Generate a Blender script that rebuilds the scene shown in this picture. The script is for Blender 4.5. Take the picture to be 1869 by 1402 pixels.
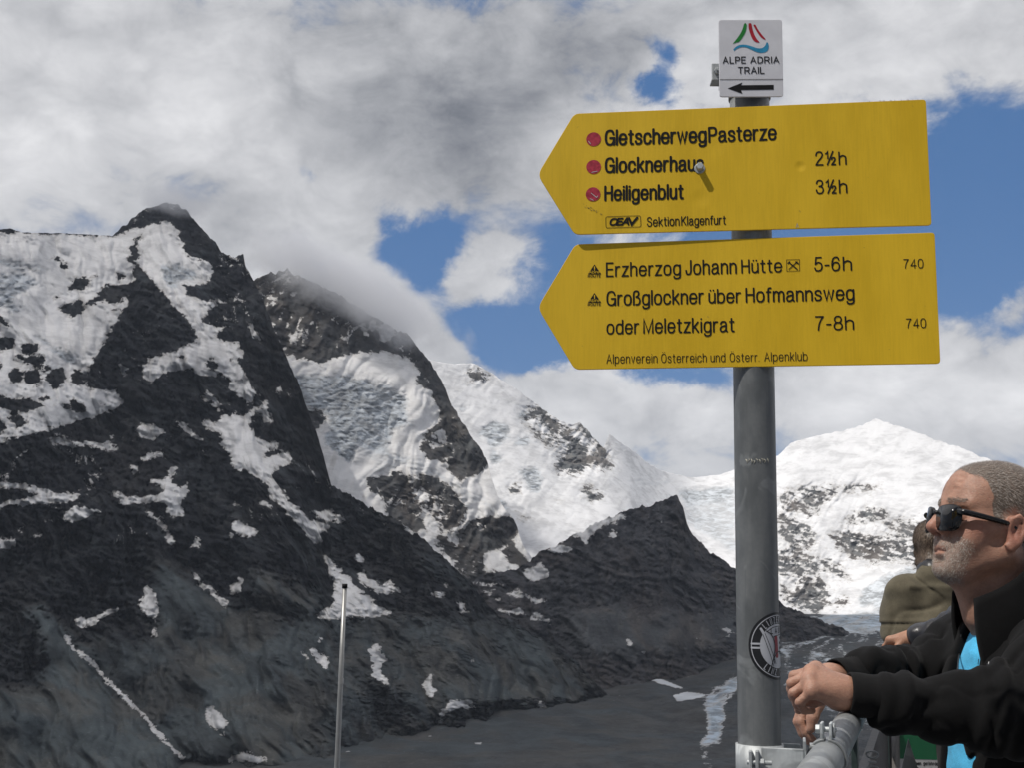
import bpy, bmesh, math, random
import numpy as np
from mathutils import Vector, Matrix

# ------------------------------------------------------------------ scene, camera
scene = bpy.context.scene
for o in list(bpy.data.objects):
    bpy.data.objects.remove(o)
COL = scene.collection
PW, PH, FPX = 1869.0, 1402.0, 2230.0          # photo size, focal length in photo pixels
PITCH, ROLL = math.radians(10.1), math.radians(1.12)
CAM = np.array([0.0, 0.0, 1.4])
_F = np.array([0, math.cos(PITCH), math.sin(PITCH)])
_R0 = np.array([1.0, 0, 0])
_U0 = np.array([0, -math.sin(PITCH), math.cos(PITCH)])
AX_R = math.cos(ROLL)*_R0 - math.sin(ROLL)*_U0*-1.0*-1.0
AX_U = math.cos(ROLL)*_U0 + math.sin(ROLL)*_R0*-1.0*-1.0
# world up leans to the right in the picture: rotate the axes counter-clockwise
AX_R = math.cos(ROLL)*_R0 + math.sin(ROLL)*_U0
AX_U = math.cos(ROLL)*_U0 - math.sin(ROLL)*_R0
AX_F = _F
cam_data = bpy.data.cameras.new("camera")
cam = bpy.data.objects.new("camera", cam_data)
COL.objects.link(cam)
cam_data.sensor_width = 36.0
cam_data.lens = FPX/PW*36.0
cam_data.clip_start, cam_data.clip_end = 0.05, 60000.0
M = Matrix(((AX_R[0], AX_U[0], -AX_F[0], CAM[0]),
            (AX_R[1], AX_U[1], -AX_F[1], CAM[1]),
            (AX_R[2], AX_U[2], -AX_F[2], CAM[2]), (0, 0, 0, 1)))
cam.matrix_world = M
scene.camera = cam

# ------------------------------------------------------------------ light
SUN = np.array([-0.45, -0.30, 0.84]); SUN /= np.linalg.norm(SUN)
sun_data = bpy.data.lights.new("sun", 'SUN')
sun_data.energy = 3.6
sun_data.angle = math.radians(0.53)
sun_data.color = (1.0, 0.95, 0.88)
sun = bpy.data.objects.new("sun", sun_data)
COL.objects.link(sun)
sun.rotation_euler = Vector(SUN).to_track_quat('Z', 'Y').to_euler()
scene.view_settings.view_transform = 'Standard'
scene.view_settings.look = 'None'
scene.view_settings.gamma = 1.0
scene.view_settings.exposure = 0.0
scene.view_settings.use_curve_mapping = False
scene.cycles.use_denoising = True
scene.cycles.max_bounces = 6
scene.cycles.transparent_max_bounces = 12
scene.cycles.volume_bounces = 3
scene.cycles.volume_step_rate = 4.0
scene.cycles.volume_max_steps = 64


def ray(u, v):
    """unit-forward ray through a photo pixel (arrays allowed)"""
    u = np.asarray(u, float); v = np.asarray(v, float)
    a = (u-PW/2)/FPX; b = -(v-PH/2)/FPX
    return AX_F + a[..., None]*AX_R + b[..., None]*AX_U


def at(u, v, depth):
    return CAM + ray(u, v)*np.asarray(depth, float)[..., None]


def athz(u, v, hd):
    """point on the pixel's ray at horizontal distance hd"""
    r = ray(u, v)
    h = np.sqrt(r[..., 0]**2 + r[..., 1]**2)
    return CAM + r*(np.asarray(hd, float)/h)[..., None]


# ------------------------------------------------------------------ node helpers
class NT:
    def __init__(self, tree):
        self.t = tree; self.n = tree.nodes; self.l = tree.links

    def new(self, kind, **kw):
        nd = self.n.new(kind)
        for k, val in kw.items():
            setattr(nd, k, val)
        return nd

    def put(self, nd, key, val):
        if val is None:
            return
        s = nd.inputs[key]
        if isinstance(val, bpy.types.NodeSocket):
            self.l.new(val, s)
        else:
            s.default_value = val

    def math(self, op, a, b=None, c=None, clamp=False):
        nd = self.new('ShaderNodeMath', operation=op, use_clamp=clamp)
        self.put(nd, 0, a); self.put(nd, 1, b); self.put(nd, 2, c)
        return nd.outputs[0]

    def vmath(self, op, a, b=None):
        nd = self.new('ShaderNodeVectorMath', operation=op)
        self.put(nd, 0, a); self.put(nd, 1, b)
        return nd.outputs['Value'] if op in ('DOT_PRODUCT', 'LENGTH', 'DISTANCE') else nd.outputs['Vector']

    def step(self, val, lo, hi, smooth=True, a=0.0, b=1.0):
        nd = self.new('ShaderNodeMapRange')
        nd.interpolation_type = 'SMOOTHSTEP' if smooth else 'LINEAR'
        self.put(nd, 'Value', val); self.put(nd, 'From Min', lo); self.put(nd, 'From Max', hi)
        self.put(nd, 'To Min', a); self.put(nd, 'To Max', b)
        return nd.outputs[0]

    def mix(self, fac, a, b, blend='MIX'):
        nd = self.new('ShaderNodeMix', data_type='RGBA', blend_type=blend)
        self.put(nd, 0, fac); self.put(nd, 6, a); self.put(nd, 7, b)
        return nd.outputs[2]

    def noise(self, vec, scale, detail=4.0, rough=0.55, dist=0.0, color=False):
        nd = self.new('ShaderNodeTexNoise')
        self.put(nd, 'Vector', vec); self.put(nd, 'Scale', scale); self.put(nd, 'Detail', detail)
        self.put(nd, 'Roughness', rough); self.put(nd, 'Distortion', dist)
        return nd.outputs['Color' if color else 'Fac']


def rgba(c):
    return (c[0], c[1], c[2], 1.0)


def srgb(r, g, b):
    f = lambda x: ((x/255+0.055)/1.055)**2.4 if x > 10.31 else x/255/12.92
    return (f(r), f(g), f(b))


def material(name):
    m = bpy.data.materials.new(name)
    m.use_nodes = True
    nt = NT(m.node_tree)
    p = m.node_tree.nodes['Principled BSDF']
    return m, nt, p


# ------------------------------------------------------------------ sky (world): blue sky and cloud decks by direction
world = bpy.data.worlds.new("World")
scene.world = world
world.use_nodes = True
world.cycles.sampling_method = 'MANUAL'
world.cycles.sample_map_resolution = 512
W = NT(world.node_tree)
for nd in list(W.n):
    W.n.remove(nd)
w_out = W.new('ShaderNodeOutputWorld')
sky = W.new('ShaderNodeTexSky', sky_type='NISHITA')
sky.sun_disc = False
sky.sun_elevation = math.asin(SUN[2])
sky.sun_rotation = math.atan2(SUN[0], SUN[1])
sky.altitude = 2400.0
sky.air_density, sky.dust_density, sky.ozone_density = 1.0, 0.35, 2.5
bg_sky = W.new('ShaderNodeBackground')
W.put(bg_sky, 'Color', W.mix(0.65, sky.outputs[0], (0.62, 1.80, 4.25, 1.0)))
W.put(bg_sky, 'Strength', 0.10)
wdir = W.new('ShaderNodeTexCoord').outputs['Generated']
# direction in the frame of the mountain view (x right, y up, z towards the range), a fixed frame of the place
qx = W.vmath('DOT_PRODUCT', wdir, tuple(AX_R)); qy = W.vmath('DOT_PRODUCT', wdir, tuple(AX_U)); qz = W.vmath('DOT_PRODUCT', wdir, tuple(AX_F))
cmb = W.new('ShaderNodeCombineXYZ'); W.put(cmb, 0, qx); W.put(cmb, 1, qy); W.put(cmb, 2, qz)
q = cmb.outputs[0]


def sky_blobs(items):
    """sum of soft elliptical cloud masses: (u, v, ru, rv, weight) in photo pixels"""
    tot = None
    for (u, v, ru, rv, wgt) in items:
        r = ray(u, v); r = r/np.linalg.norm(r)
        c = (float(r @ AX_R), float(r @ AX_U), float(r @ AX_F))
        sub = W.vmath('SUBTRACT', warped, c)
        sca = W.vmath('MULTIPLY', sub, (FPX/ru, FPX/rv, FPX/max(ru, rv)))
        ln = W.vmath('LENGTH', sca)
        val = W.step(ln, 1.0, 0.0, True, 0.0, wgt)
        tot = val if tot is None else W.math('ADD', tot, val)
    return tot


wn = W.noise(q, 8.0, 8.0, 0.62, 0.0, True)
warped = W.vmath('ADD', q, W.vmath('MULTIPLY', W.vmath('SUBTRACT', wn, (0.5, 0.5, 0.5)), (0.10, 0.07, 0.05)))
COVER = [  # negative: holes of blue sky, positive: cloud masses (photo pixels, radii, weight)
    (1215, 130, 60, 95, -0.75), (1180, 160, 45, 45, -0.35),
    (560, 325, 45, 55, -0.45), (765, 455, 125, 110, -1.0), (880, 400, 150, 60, -0.35), (930, 600, 150, 90, -1.0),
    (1040, 640, 150, 60, -0.8), (1220, 690, 160, 45, -0.7), (1000, 480, 130, 150, -0.55),
    (1400, 440, 420, 90, -0.7), (1790, 330, 210, 190, -1.1), (1780, 480, 230, 130, -0.9), (1330, 560, 420, 120, -0.6),
    (180, 400, 90, 40, -0.08),
    (920, 480, 170, 130, 0.42), (860, 520, 90, 70, 0.18), (1850, 545, 55, 40, 0.55), (700, 520, 120, 120, 0.6), (760, 600, 110, 80, 0.5),
    (1000, 760, 420, 110, 0.8), (1700, 720, 420, 140, 0.9), (500, 200, 900, 300, 0.45), (1500, 30, 700, 130, 0.55), (400, 420, 330, 120, 0.35),
    (1700, 90, 260, 80, 0.3), (850, 640, 90, 60, 0.4),
]
BRIGHT = [
    (850, 230, 500, 280, -0.62), (1000, 80, 560, 220, -0.22), (620, 180, 300, 160, -0.12), (260, 120, 330, 140, 0.12),
    (200, 290, 380, 90, 0.16), (80, 40, 240, 90, -0.2), (450, 420, 400, 120, 0.05), (1150, 240, 250, 110, 0.5), (1620, 120, 300, 100, 0.22), (1500, 30, 420, 70, 0.12),
    (730, 540, 160, 140, 0.2), (1000, 760, 450, 150, 0.32), (1650, 720, 450, 170, 0.42), (905, 500, 100, 90, 0.15),
    (700, 620, 60, 60, -0.1), (480, 480, 160, 60, -0.1),
]

cov = sky_blobs(COVER)
stretch = W.vmath('MULTIPLY', q, (1.0, 1.5, 1.0))
n_big = W.noise(stretch, 5.0, 8.0, 0.55)
n_fin = W.noise(stretch, 15.0, 10.0, 0.64, 0.5)
bw = W.vmath('ADD', stretch, W.vmath('MULTIPLY', W.vmath('SUBTRACT', W.noise(stretch, 14.0, 6.0, 0.6, 0.0, True), (0.5, 0.5, 0.5)), (0.10, 0.10, 0.10)))
vor = W.new('ShaderNodeTexVoronoi', feature='F1')
W.put(vor, 'Vector', bw); W.put(vor, 'Scale', 11.0); W.put(vor, 'Detail', 2.0); W.put(vor, 'Roughness', 0.5)
bil = W.math('SUBTRACT', 0.55, vor.outputs['Distance'])          # puffs: high in the middle of each
cov = W.math('ADD', W.math('ADD', cov, 0.86), W.math('MULTIPLY', W.math('SUBTRACT', n_big, 0.5), 1.0))
cov = W.math('ADD', cov, W.math('MULTIPLY', W.math('SUBTRACT', n_fin, 0.5), 1.25))
cov = W.math('ADD', cov, W.math('MULTIPLY', bil, 0.35))
mask = W.step(cov, 0.33, 0.84)
bri = sky_blobs(BRIGHT)
bri = W.math('ADD', W.math('ADD', bri, 0.50), W.math('MULTIPLY', W.math('SUBTRACT', n_big, 0.5), 0.75))
bri = W.math('ADD', bri, W.math('MULTIPLY', W.math('SUBTRACT', n_fin, 0.5), 0.85))
bri = W.math('ADD', bri, W.math('MULTIPLY', bil, 0.5))
# upward part of the direction, for the dimming overhead
wz = W.new('ShaderNodeSeparateXYZ'); W.put(wz, 0, wdir)

ccol = W.mix(W.step(bri, -0.55, 1.05, False), rgba(srgb(108, 113, 123)), rgba(srgb(248, 248, 250)))
# unseen clouds behind the viewer and overhead darkened to lower the ambient light
dim = W.math('MAXIMUM', W.step(qz, 0.55, -0.15), W.step(wz.outputs[2], 0.48, 0.80))
ccol = W.mix(dim, ccol, W.mix(W.step(bri, -0.2, 1.2, False), (0.10, 0.105, 0.115, 1), (0.24, 0.245, 0.26, 1)))
# thin cloud edges keep some blue
bg_cloud = W.new('ShaderNodeBackground')
W.put(bg_cloud, 'Color', ccol); W.put(bg_cloud, 'Strength', 1.0)
mx = W.new('ShaderNodeMixShader')
W.put(mx, 0, mask); W.l.new(bg_sky.outputs[0], mx.inputs[1]); W.l.new(bg_cloud.outputs[0], mx.inputs[2])
W.l.new(mx.outputs[0], w_out.inputs['Surface'])

# ------------------------------------------------------------------ numpy noise
def _hash(ix, iy, seed):
    n = (ix.astype(np.int64)*374761393 + iy.astype(np.int64)*668265263 + seed*974711) & 0x7fffffff
    n = ((n ^ (n >> 13))*1274126177) & 0x7fffffff
    n = (n ^ (n >> 16)) & 0xffff
    return n/65535.0*6.2831853


def gnoise(x, y, seed=0):
    x0 = np.floor(x); y0 = np.floor(y)
    fx = x-x0; fy = y-y0
    sx = fx*fx*fx*(fx*(fx*6-15)+10); sy = fy*fy*fy*(fy*(fy*6-15)+10)
    x0 = x0.astype(np.int64); y0 = y0.astype(np.int64)
    def g(i, j):
        a = _hash(x0+i, y0+j, seed)
        return np.cos(a)*(fx-i)+np.sin(a)*(fy-j)
    a = g(0, 0); b = g(1, 0); c = g(0, 1); d = g(1, 1)
    return ((a+(b-a)*sx) + ((c+(d-c)*sx)-(a+(b-a)*sx))*sy)*1.45


def fbm(x, y, octs=4, seed=0, gain=0.5):
    t = np.zeros_like(x); a = 1.0; s = 0
    for k in range(octs):
        t += a*gnoise(x, y, seed+k*17); s += a
        x = x*2.03+3.7; y = y*2.03+1.3; a *= gain
    return t/s


def ridged(x, y, octs=4, seed=0, gain=0.5):
    t = np.zeros_like(x); a = 1.0; s = 0
    for k in range(octs):
        t += a*(1-np.abs(gnoise(x, y, seed+k*31))*2); s += a
        x = x*2.07+5.1; y = y*2.07+2.3; a *= gain
    return t/s


# ------------------------------------------------------------------ where snow, ice and bare rock lie on the range
MU0, MV0, MU1, MV1 = -420, 240, 2340, 1560       # map window, photo pixels
MW, MH = MU1-MU0, MV1-MV0


def new_map(val=0.0):
    return np.full((MH, MW), val, np.float32)


def paint(m, poly, val, tr=None):
    p = np.array(poly, float)
    if tr is not None:
        p = p/tr[2]+np.array(tr[:2])
    p = p-np.array([MU0, MV0])
    x0, y0 = np.floor(p.min(0)).astype(int)-1; x1, y1 = np.ceil(p.max(0)).astype(int)+2
    x0 = max(x0, 0); y0 = max(y0, 0); x1 = min(x1, MW); y1 = min(y1, MH)
    if x1 <= x0 or y1 <= y0:
        return
    X, Y = np.meshgrid(np.arange(x0, x1)+0.5, np.arange(y0, y1)+0.5)
    ins = np.zeros(X.shape, bool)
    n = len(p)
    for i in range(n):
        ax, ay = p[i]; bx, by = p[(i+1) % n]
        if ay == by:
            continue
        c = ((ay > Y) != (by > Y)) & (X < (bx-ax)*(Y-ay)/(by-ay)+ax)
        ins ^= c
    m[y0:y1, x0:x1][ins] = val


def paint_line(m, pts, w, val, tr=None):
    p = np.array(pts, float)
    if tr is not None:
        p = p/tr[2]+np.array(tr[:2])
    for a, b in zip(p[:-1], p[1:]):
        d = b-a; L = np.hypot(*d)+1e-6; nrm = np.array([-d[1], d[0]])/L*w/2
        e = d/L*w*0.3
        paint(m, [a-e+nrm, b+e+nrm, b+e-nrm, a-e-nrm], val)


def blur(m, r):
    m = m.astype(np.float32)
    for ax in (0, 1):
        for _ in range(2):
            k = 2*r+1
            pad = [(0, 0), (0, 0)]; pad[ax] = (r+1, r)
            c = np.cumsum(np.pad(m, pad, mode='edge'), axis=ax, dtype=np.float64)
            m = ((np.take(c, range(k, c.shape[ax]), ax)-np.take(c, range(0, c.shape[ax]-k), ax))/k).astype(np.float32)
    return m


def sample(m, u, v):
    x = np.clip(u-MU0-0.5, 0, MW-1.001); y = np.clip(v-MV0-0.5, 0, MH-1.001)
    i = x.astype(int); j = y.astype(int); fx = x-i; fy = y-j
    return (m[j, i]*(1-fx)+m[j, i+1]*fx)*(1-fy)+(m[j+1, i]*(1-fx)+m[j+1, i+1]*fx)*fy


Z1 = (0, 340, 2.697); Z2 = (0, 840, 2.495); Z3 = (560, 440, 2.336); Z4 = (560, 880, 2.336); Z5 = (1320, 800, 2.33)
S1 = [(0,225),(560,243),(740,185),(835,170),(895,230),(870,240),(915,280),(890,292),(915,325),(1030,375),(1050,410),(1015,480),(935,490),(885,482),(920,530),(1010,568),(1090,565),(1040,600),(990,655),(1040,690),(1120,685),(1045,745),(1165,770),(1208,830),(1165,860),(1265,1020),(1235,1075),(1180,1040),(1140,1000),(1100,960),(1000,930),(920,900),(790,920),(750,985),(700,920),(700,880),(840,815),(985,750),(920,650),(690,400),(640,540),(590,640),(520,740),(440,890),(430,1000),(590,1010),(610,1080),(480,1130),(280,1190),(90,1235),(0,1260),(-900,1330),(-900,200)]
ROCKS_A = [
 [(665,250),(690,228),(712,245),(690,262),(672,300),(680,335),(668,370),(700,400),(740,450),(690,470),(640,520),(600,560),(560,580),(490,560),(430,600),(420,570),(500,530),(470,515),(560,485),(640,470),(690,450),(650,430),(660,380),(600,360),(640,340),(650,310),(620,300),(660,280)],
 [(260,345),(300,342),(312,360),(280,370)], [(282,405),(318,365),(338,380),(320,410)], [(322,515),(370,450),(430,435),(440,490),(400,510)],
 [(440,440),(485,428),(480,445),(445,455)], [(262,540),(310,530),(305,550),(270,552)], [(280,595),(335,575),(330,565),(400,560),(415,580),(410,630),(350,635),(300,615)],
 [(550,605),(585,595),(595,610),(560,620)], [(560,430),(600,418),(620,440),(590,460)], [(550,375),(575,372),(575,385)],
 [(0,635),(20,645),(45,690),(0,680),(-60,660)], [(-80,740),(60,738),(78,780),(0,815),(-120,820)], [(105,780),(140,765),(195,790),(180,825),(120,820)],
 [(60,840),(100,825),(125,850),(200,830),(225,855),(190,885),(120,870)], [(195,885),(240,878),(250,895),(215,915)], [(35,930),(70,890),(115,920),(110,970),(60,970)],
 [(120,905),(190,900),(210,930),(190,985),(130,975)], [(220,940),(270,890),(320,900),(320,970),(270,1005)], [(340,930),(380,900),(440,930),(420,980),(360,975)],
 [(-60,1015),(30,1040),(130,1045),(220,1085),(130,1115),(60,1110),(30,1100),(-60,1080)], [(30,1150),(60,1110),(150,1160),(90,1195)], [(-60,1140),(0,1140),(30,1190),(0,1230),(-60,1220)],
 [(305,1080),(360,1045),(425,1085),(400,1110),(330,1115)], [(175,1055),(245,1025),(225,1065)], [(250,1075),(290,1080),(270,1095)], [(480,1080),(520,1060),(510,1085)],
 [(875,840),(930,840),(920,860),(880,855)], [(1000,865),(1050,855),(1085,890),(1050,905),(1010,885)], [(1120,850),(1140,838),(1158,860),(1140,875)], [(905,560),(925,565),(915,575)],
 [(1060,745),(1120,700),(1130,740)], [(1030,940),(1100,925),(1145,960),(1120,1010),(1050,1000)], [(1160,940),(1220,950),(1180,965)], [(1180,1020),(1215,1035),(1190,1055)],
 [(-60,870),(0,870),(10,900),(-60,920)],
]
SNOW_A = [
 [(590,870),(620,880),(630,920),(610,950),(595,910)],
 [(1010,1150),(1060,1165),(1110,1130),(1215,1130),(1290,1070),(1345,1040),(1340,1050),(1230,1150),(1240,1200),(1280,1255),(1370,1250),(1380,1290),(1280,1320),(1300,1340),(1420,1310),(1445,1350),(1350,1402),(1170,1402),(1120,1320),(1080,1215),(1000,1190)],
 [(870,1160),(905,1158),(1030,1275),(990,1260),(900,1205)], [(660,1195),(700,1160),(780,1190),(830,1215),(760,1220),(745,1265),(710,1230)],
 [(205,1240),(300,1240),(310,1252),(370,1250),(440,1265),(510,1270),(540,1225),(560,1215),(565,1240),(520,1255),(600,1300),(560,1305),(400,1280),(290,1265)],
 [(600,1205),(615,1235),(605,1265)], [(685,1330),(720,1315),(790,1305),(820,1335),(760,1340),(710,1350)], [(625,1360),(680,1402),(650,1402)],
 [(825,1390),(860,1378),(880,1402),(830,1402)], [(330,1290),(355,1300),(345,1315)], [(990,1030),(1010,1025),(1020,1055),(1000,1060)],
 [(1010,980),(1080,1080),(1060,1095),(1020,1030)], [(1290,1095),(1310,1085),(1315,1110),(1345,1155),(1330,1185),(1300,1150)],
 [(1150,545),(1165,560),(1200,640),(1270,720),(1305,800),(1280,770),(1215,670),(1175,590)], [(1365,980),(1385,980),(1405,1020),(1380,1005)],
 [(1095,335),(1150,345),(1205,375),(1170,365)],
]
SNOW_B = [
 [(-400,90),(60,105),(180,118),(270,150),(355,160),(350,180),(220,200),(80,205),(0,222),(-300,240),(-200,210),(0,198),(100,175),(210,165),(110,140),(0,125),(-300,120)],
 [(290,265),(330,220),(470,220),(450,240),(290,300),(320,275)], [(395,50),(405,50),(490,115),(480,112)],
 [(510,130),(560,165),(640,165),(735,155),(755,125),(690,105),(685,92),(745,85),(775,60),(765,42),(800,25),(815,42),(785,70),(785,105),(830,125),(845,95),(862,130),(850,180),(800,195),(830,205),(855,250),(785,265),(760,240),(770,205),(720,190),(560,205),(520,165)],
 [(640,220),(700,240),(745,290),(800,370),(795,395),(745,370),(760,340),(700,270)], [(855,405),(880,370),(890,335),(915,370),(910,405),(885,398)],
 [(1040,350),(1050,325),(1070,345),(1060,362)], [(1055,285),(1090,275),(1140,310),(1190,325),(1160,340),(1165,365),(1110,345),(1070,315)],
 [(1175,185),(1205,190),(1250,222),(1200,212)], [(1070,180),(1090,205),(1090,215),(1068,195)], [(580,8),(625,40),(632,72),(610,75),(610,45)], [(835,25),(850,25),(850,45)],
 [(1075,0),(1330,0),(1320,15),(1240,45),(1245,85),(1290,150),(1400,260),(1455,300),(1500,290),(1500,312),(1455,315),(1465,390),(1440,395),(1400,340),(1330,260),(1290,220),(1230,160),(1215,110),(1110,45)],
 [(1440,400),(1490,440),(1545,500),(1597,540),(1597,715),(1500,735),(1440,715),(1460,690),(1530,660),(1515,600),(1510,470)],
 [(1400,230),(1440,238),(1500,225),(1560,265),(1597,285),(1490,275),(1430,255)], [(1335,125),(1355,120),(1385,130),(1345,138)], [(1310,290),(1340,300),(1340,315)],
 [(865,520),(895,515),(920,560),(1000,610),(1040,645),(1040,680),(1000,650),(930,590)], [(1040,570),(1080,570),(1100,520),(1115,540),(1100,570),(1085,605),(1045,600)],
 [(630,655),(660,590),(675,555),(700,600),(722,670),(705,720),(700,765),(710,800),(695,815),(685,790),(695,760),(690,720),(650,690)],
 [(340,725),(440,712),(490,685),(540,660),(542,685),(470,725),(410,750),(350,768)],
 [(930,1130),(960,1118),(1000,1150),(1040,1185),(1030,1235),(980,1230),(940,1190)], [(990,1245),(1025,1250),(1015,1268)],
 [(1042,1340),(1090,1345),(1110,1330),(1160,1345),(1255,1365),(1190,1372),(1100,1368),(1048,1385)], [(1430,830),(1470,795),(1485,800),(1460,825)],
 [(1410,870),(1430,850),(1450,880),(1490,895),(1505,935),(1480,948),(1440,915)], [(1365,865),(1385,870),(1412,915),(1395,915)], [(1465,1040),(1480,1035),(1490,1055)],
 [(1560,1130),(1597,1160),(1570,1150)], [(875,1305),(905,1330),(900,1340)], [(465,880),(510,900),(480,895)],
 [(40,330),(65,320),(60,340)], [(80,315),(110,305),(95,335)], [(135,345),(185,325),(185,345)], [(-60,375),(60,360),(80,395),(-60,412)],
]
SNOW_C = [  # lower right slopes of the massif
 [(175,325),(210,315),(215,298),(245,320),(260,335),(225,348)], [(220,390),(245,383),(300,440),(340,430),(360,415),(375,445),(405,465),(340,478),(280,470),(320,480),(230,440)],
 [(50,290),(110,350),(190,410),(205,460),(270,480),(280,510),(375,565),(280,585),(170,570),(40,575),(130,500),(105,400)],
 [(515,475),(550,462),(610,492),(560,495)], [(635,500),(660,510),(680,545),(725,568),(620,550),(655,540)], [(560,410),(600,440),(615,465),(590,450)],
 [(340,85),(370,110),(440,190),(480,260),(450,230),(400,170)], [(315,172),(345,185),(355,205)], [(195,80),(230,100),(235,120)],
 [(260,715),(290,690),(300,680),(320,715),(330,760),(310,800),(350,830),(362,870),(310,855),(280,830),(275,770)], [(505,740),(520,745),(515,780)],
 [(500,870),(520,805),(530,840),(545,880),(535,922),(510,905)], [(555,990),(590,970),(600,935),(690,930),(725,965),(640,965),(600,990),(560,1000)],
 [(550,1010),(580,1010),(590,1035),(570,1045)], [(975,930),(990,918),(1015,955),(1010,965),(975,962)], [(690,735),(705,745),(715,780),(700,770)],
 [(515,562),(540,560),(535,572)], [(560,578),(580,575),(575,592)], [(400,765),(425,790),(415,795)],
]
SNOW_K = [
 [(850,485),(890,455),(950,490),(1010,500),(980,518),(920,490)], [(780,540),(830,540),(880,548),(895,530),(920,560),(950,575),(965,550),(1000,580),(1040,580),(1050,610),(990,590),(930,570),(850,560)],
 [(1060,600),(1085,588),(1090,600)], [(785,500),(825,492),(830,510)], [(730,465),(800,468),(760,478)], [(695,430),(845,435),(830,445),(715,442)],
 [(1085,315),(1105,315),(1095,325)], [(1100,360),(1120,360),(1110,378)], [(1165,190),(1230,170),(1300,165),(1390,145),(1380,155),(1290,180),(1240,200),(1190,270),(1150,230)],
 [(1020,290),(1090,265),(1150,285),(1060,310)], [(1340,660),(1360,670),(1385,690),(1375,710)], [(1390,725),(1445,720),(1430,735)],
 [(1760,620),(1800,630),(1838,640),(1838,648),(1780,645)], [(1640,650),(1690,680),(1660,675)], [(1570,715),(1610,700),(1600,715)], [(1725,660),(1815,660),(1780,668)],
 [(930,365),(1000,345),(1045,410),(980,418),(915,395)], [(1280,230),(1310,195),(1320,215),(1300,250)], [(1500,180),(1540,175),(1510,190)],
 [(1150,680),(1160,675),(1165,690)], [(1670,265),(1700,270),(1720,300),(1700,290)], [(1790,365),(1815,375),(1800,385)],
]
# --- massif maps
snow = new_map(0.0); ice = new_map(0.0); scree = new_map(0.0)
paint(snow, S1, 1, Z1)
for p_ in ROCKS_A: paint(snow, p_, 0, Z1)
for p_ in SNOW_A: paint(snow, p_, 1, Z1)
for p_ in SNOW_B: paint(snow, p_, 1, Z2)
for p_ in SNOW_C: paint(snow, p_, 1, Z4)
paint_line(snow, [(60,1402),(80,1340),(105,1308),(140,1290)], 5, 1, Z1)
paint_line(snow, [(40,70),(0,85)], 6, 1, Z2)
STREAM = [(300,800),(325,840),(350,870),(395,905),(430,930),(460,970),(500,1010),(540,1055),(580,1090),(600,1120),(640,1150),(670,1180),(700,1215),(735,1255),(760,1290),(800,1330),(835,1358)]
paint_line(snow, STREAM, 3.4, 2.3, Z2)
# grey ice on the left snowfield
for p_ in ([(-80,330),(230,405),(200,430),(0,390)], [(-80,420),(130,430),(220,480),(150,500),(0,600),(-80,560)], [(0,580),(60,560),(140,640),(60,620)], [(140,730),(180,725),(300,800),(385,840),(390,885),(340,885),(260,820)], [(780,370),(950,400),(980,450),(880,470),(840,520),(800,450)], [(220,320),(380,330),(340,345)]):
    paint(ice, p_, 0.72, Z1)
# paler scree and grass slopes low on the massif
for p_, w_ in (([(-300,560),(110,640),(200,930),(170,1050),(0,1075),(-300,1075)], 0.05), ([(-300,1060),(170,1040),(210,930),(150,690),(300,790),(480,1000),(830,1380),(830,1500),(-400,1500)], 0.85),
               ([(700,450),(860,520),(1040,650),(1290,720),(1600,740),(1600,1500),(840,1380),(480,980),(330,800),(690,830)], 0.6), ([(860,870),(960,850),(1100,900),(1500,1330),(1240,1402),(1000,1180)], 0.9), ([(1100,480),(1500,640),(1440,720),(1200,620)], 0.75)):
    paint(scree, p_, w_, Z2)
for p_, w_ in (([(200,580),(420,560),(800,600),(1000,640),(1250,860),(1200,960),(700,960),(140,1220),(0,1220),(0,700),(150,640)], 0.55), ([(280,200),(520,180),(760,500),(600,440),(400,330)], 0.2),
               ([(240,850),(420,930),(440,1050),(320,1060),(280,960)], 0.1), ([(560,830),(1000,740),(1220,900),(1150,960),(600,940)], 0.75)):
    paint(scree, p_, w_, Z4)
paint_line(scree, [(140,685),(200,725),(290,800)], 14, 1.6, Z2)
MAPS_L = (blur(snow, 3), blur(ice, 5), blur(scree, 12), blur(snow, 8), blur(snow, 22))

# --- middle ridge maps
snow = new_map(1.0); ice = new_map(0.0); scree = new_map(0.2)
paint(snow, [(-400,-200),(0,-100),(350,340),(450,420),(520,500),(580,600),(600,650),(620,710),(700,800),(760,900),(770,950),(740,990),(650,1030),(620,1010),(590,940),(520,930),(490,890),(500,830),(530,800),(560,770),(570,720),(540,680),(540,640),(460,600),(490,560),(430,510),(340,465),(210,475),(120,495),(70,520),(0,510),(-60,490),(-160,470),(-400,400)], 0, Z3)
paint(snow, [(300,300),(900,300),(900,1000),(770,950),(700,800),(600,640),(520,500)], 0, Z3)
for p_ in ([(60,395),(70,390),(70,425)], [(150,405),(170,405),(165,425)], [(230,360),(250,350),(260,420),(240,400)], [(265,345),(295,340),(300,370),(280,380)], [(305,345),(360,360),(380,400),(320,440),(310,400)], [(180,290),(190,330),(205,350)], [(110,330),(120,330),(120,350)], [(530,830),(590,800),(595,850),(570,880),(530,890)],
           [(480,575),(535,600),(520,606)], [(400,500),(440,505),(470,545),(440,540)]):
    paint(snow, p_, 1, Z3)
paint(snow, [(538,838),(565,838),(565,872),(545,868)], 0, Z3)
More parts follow.
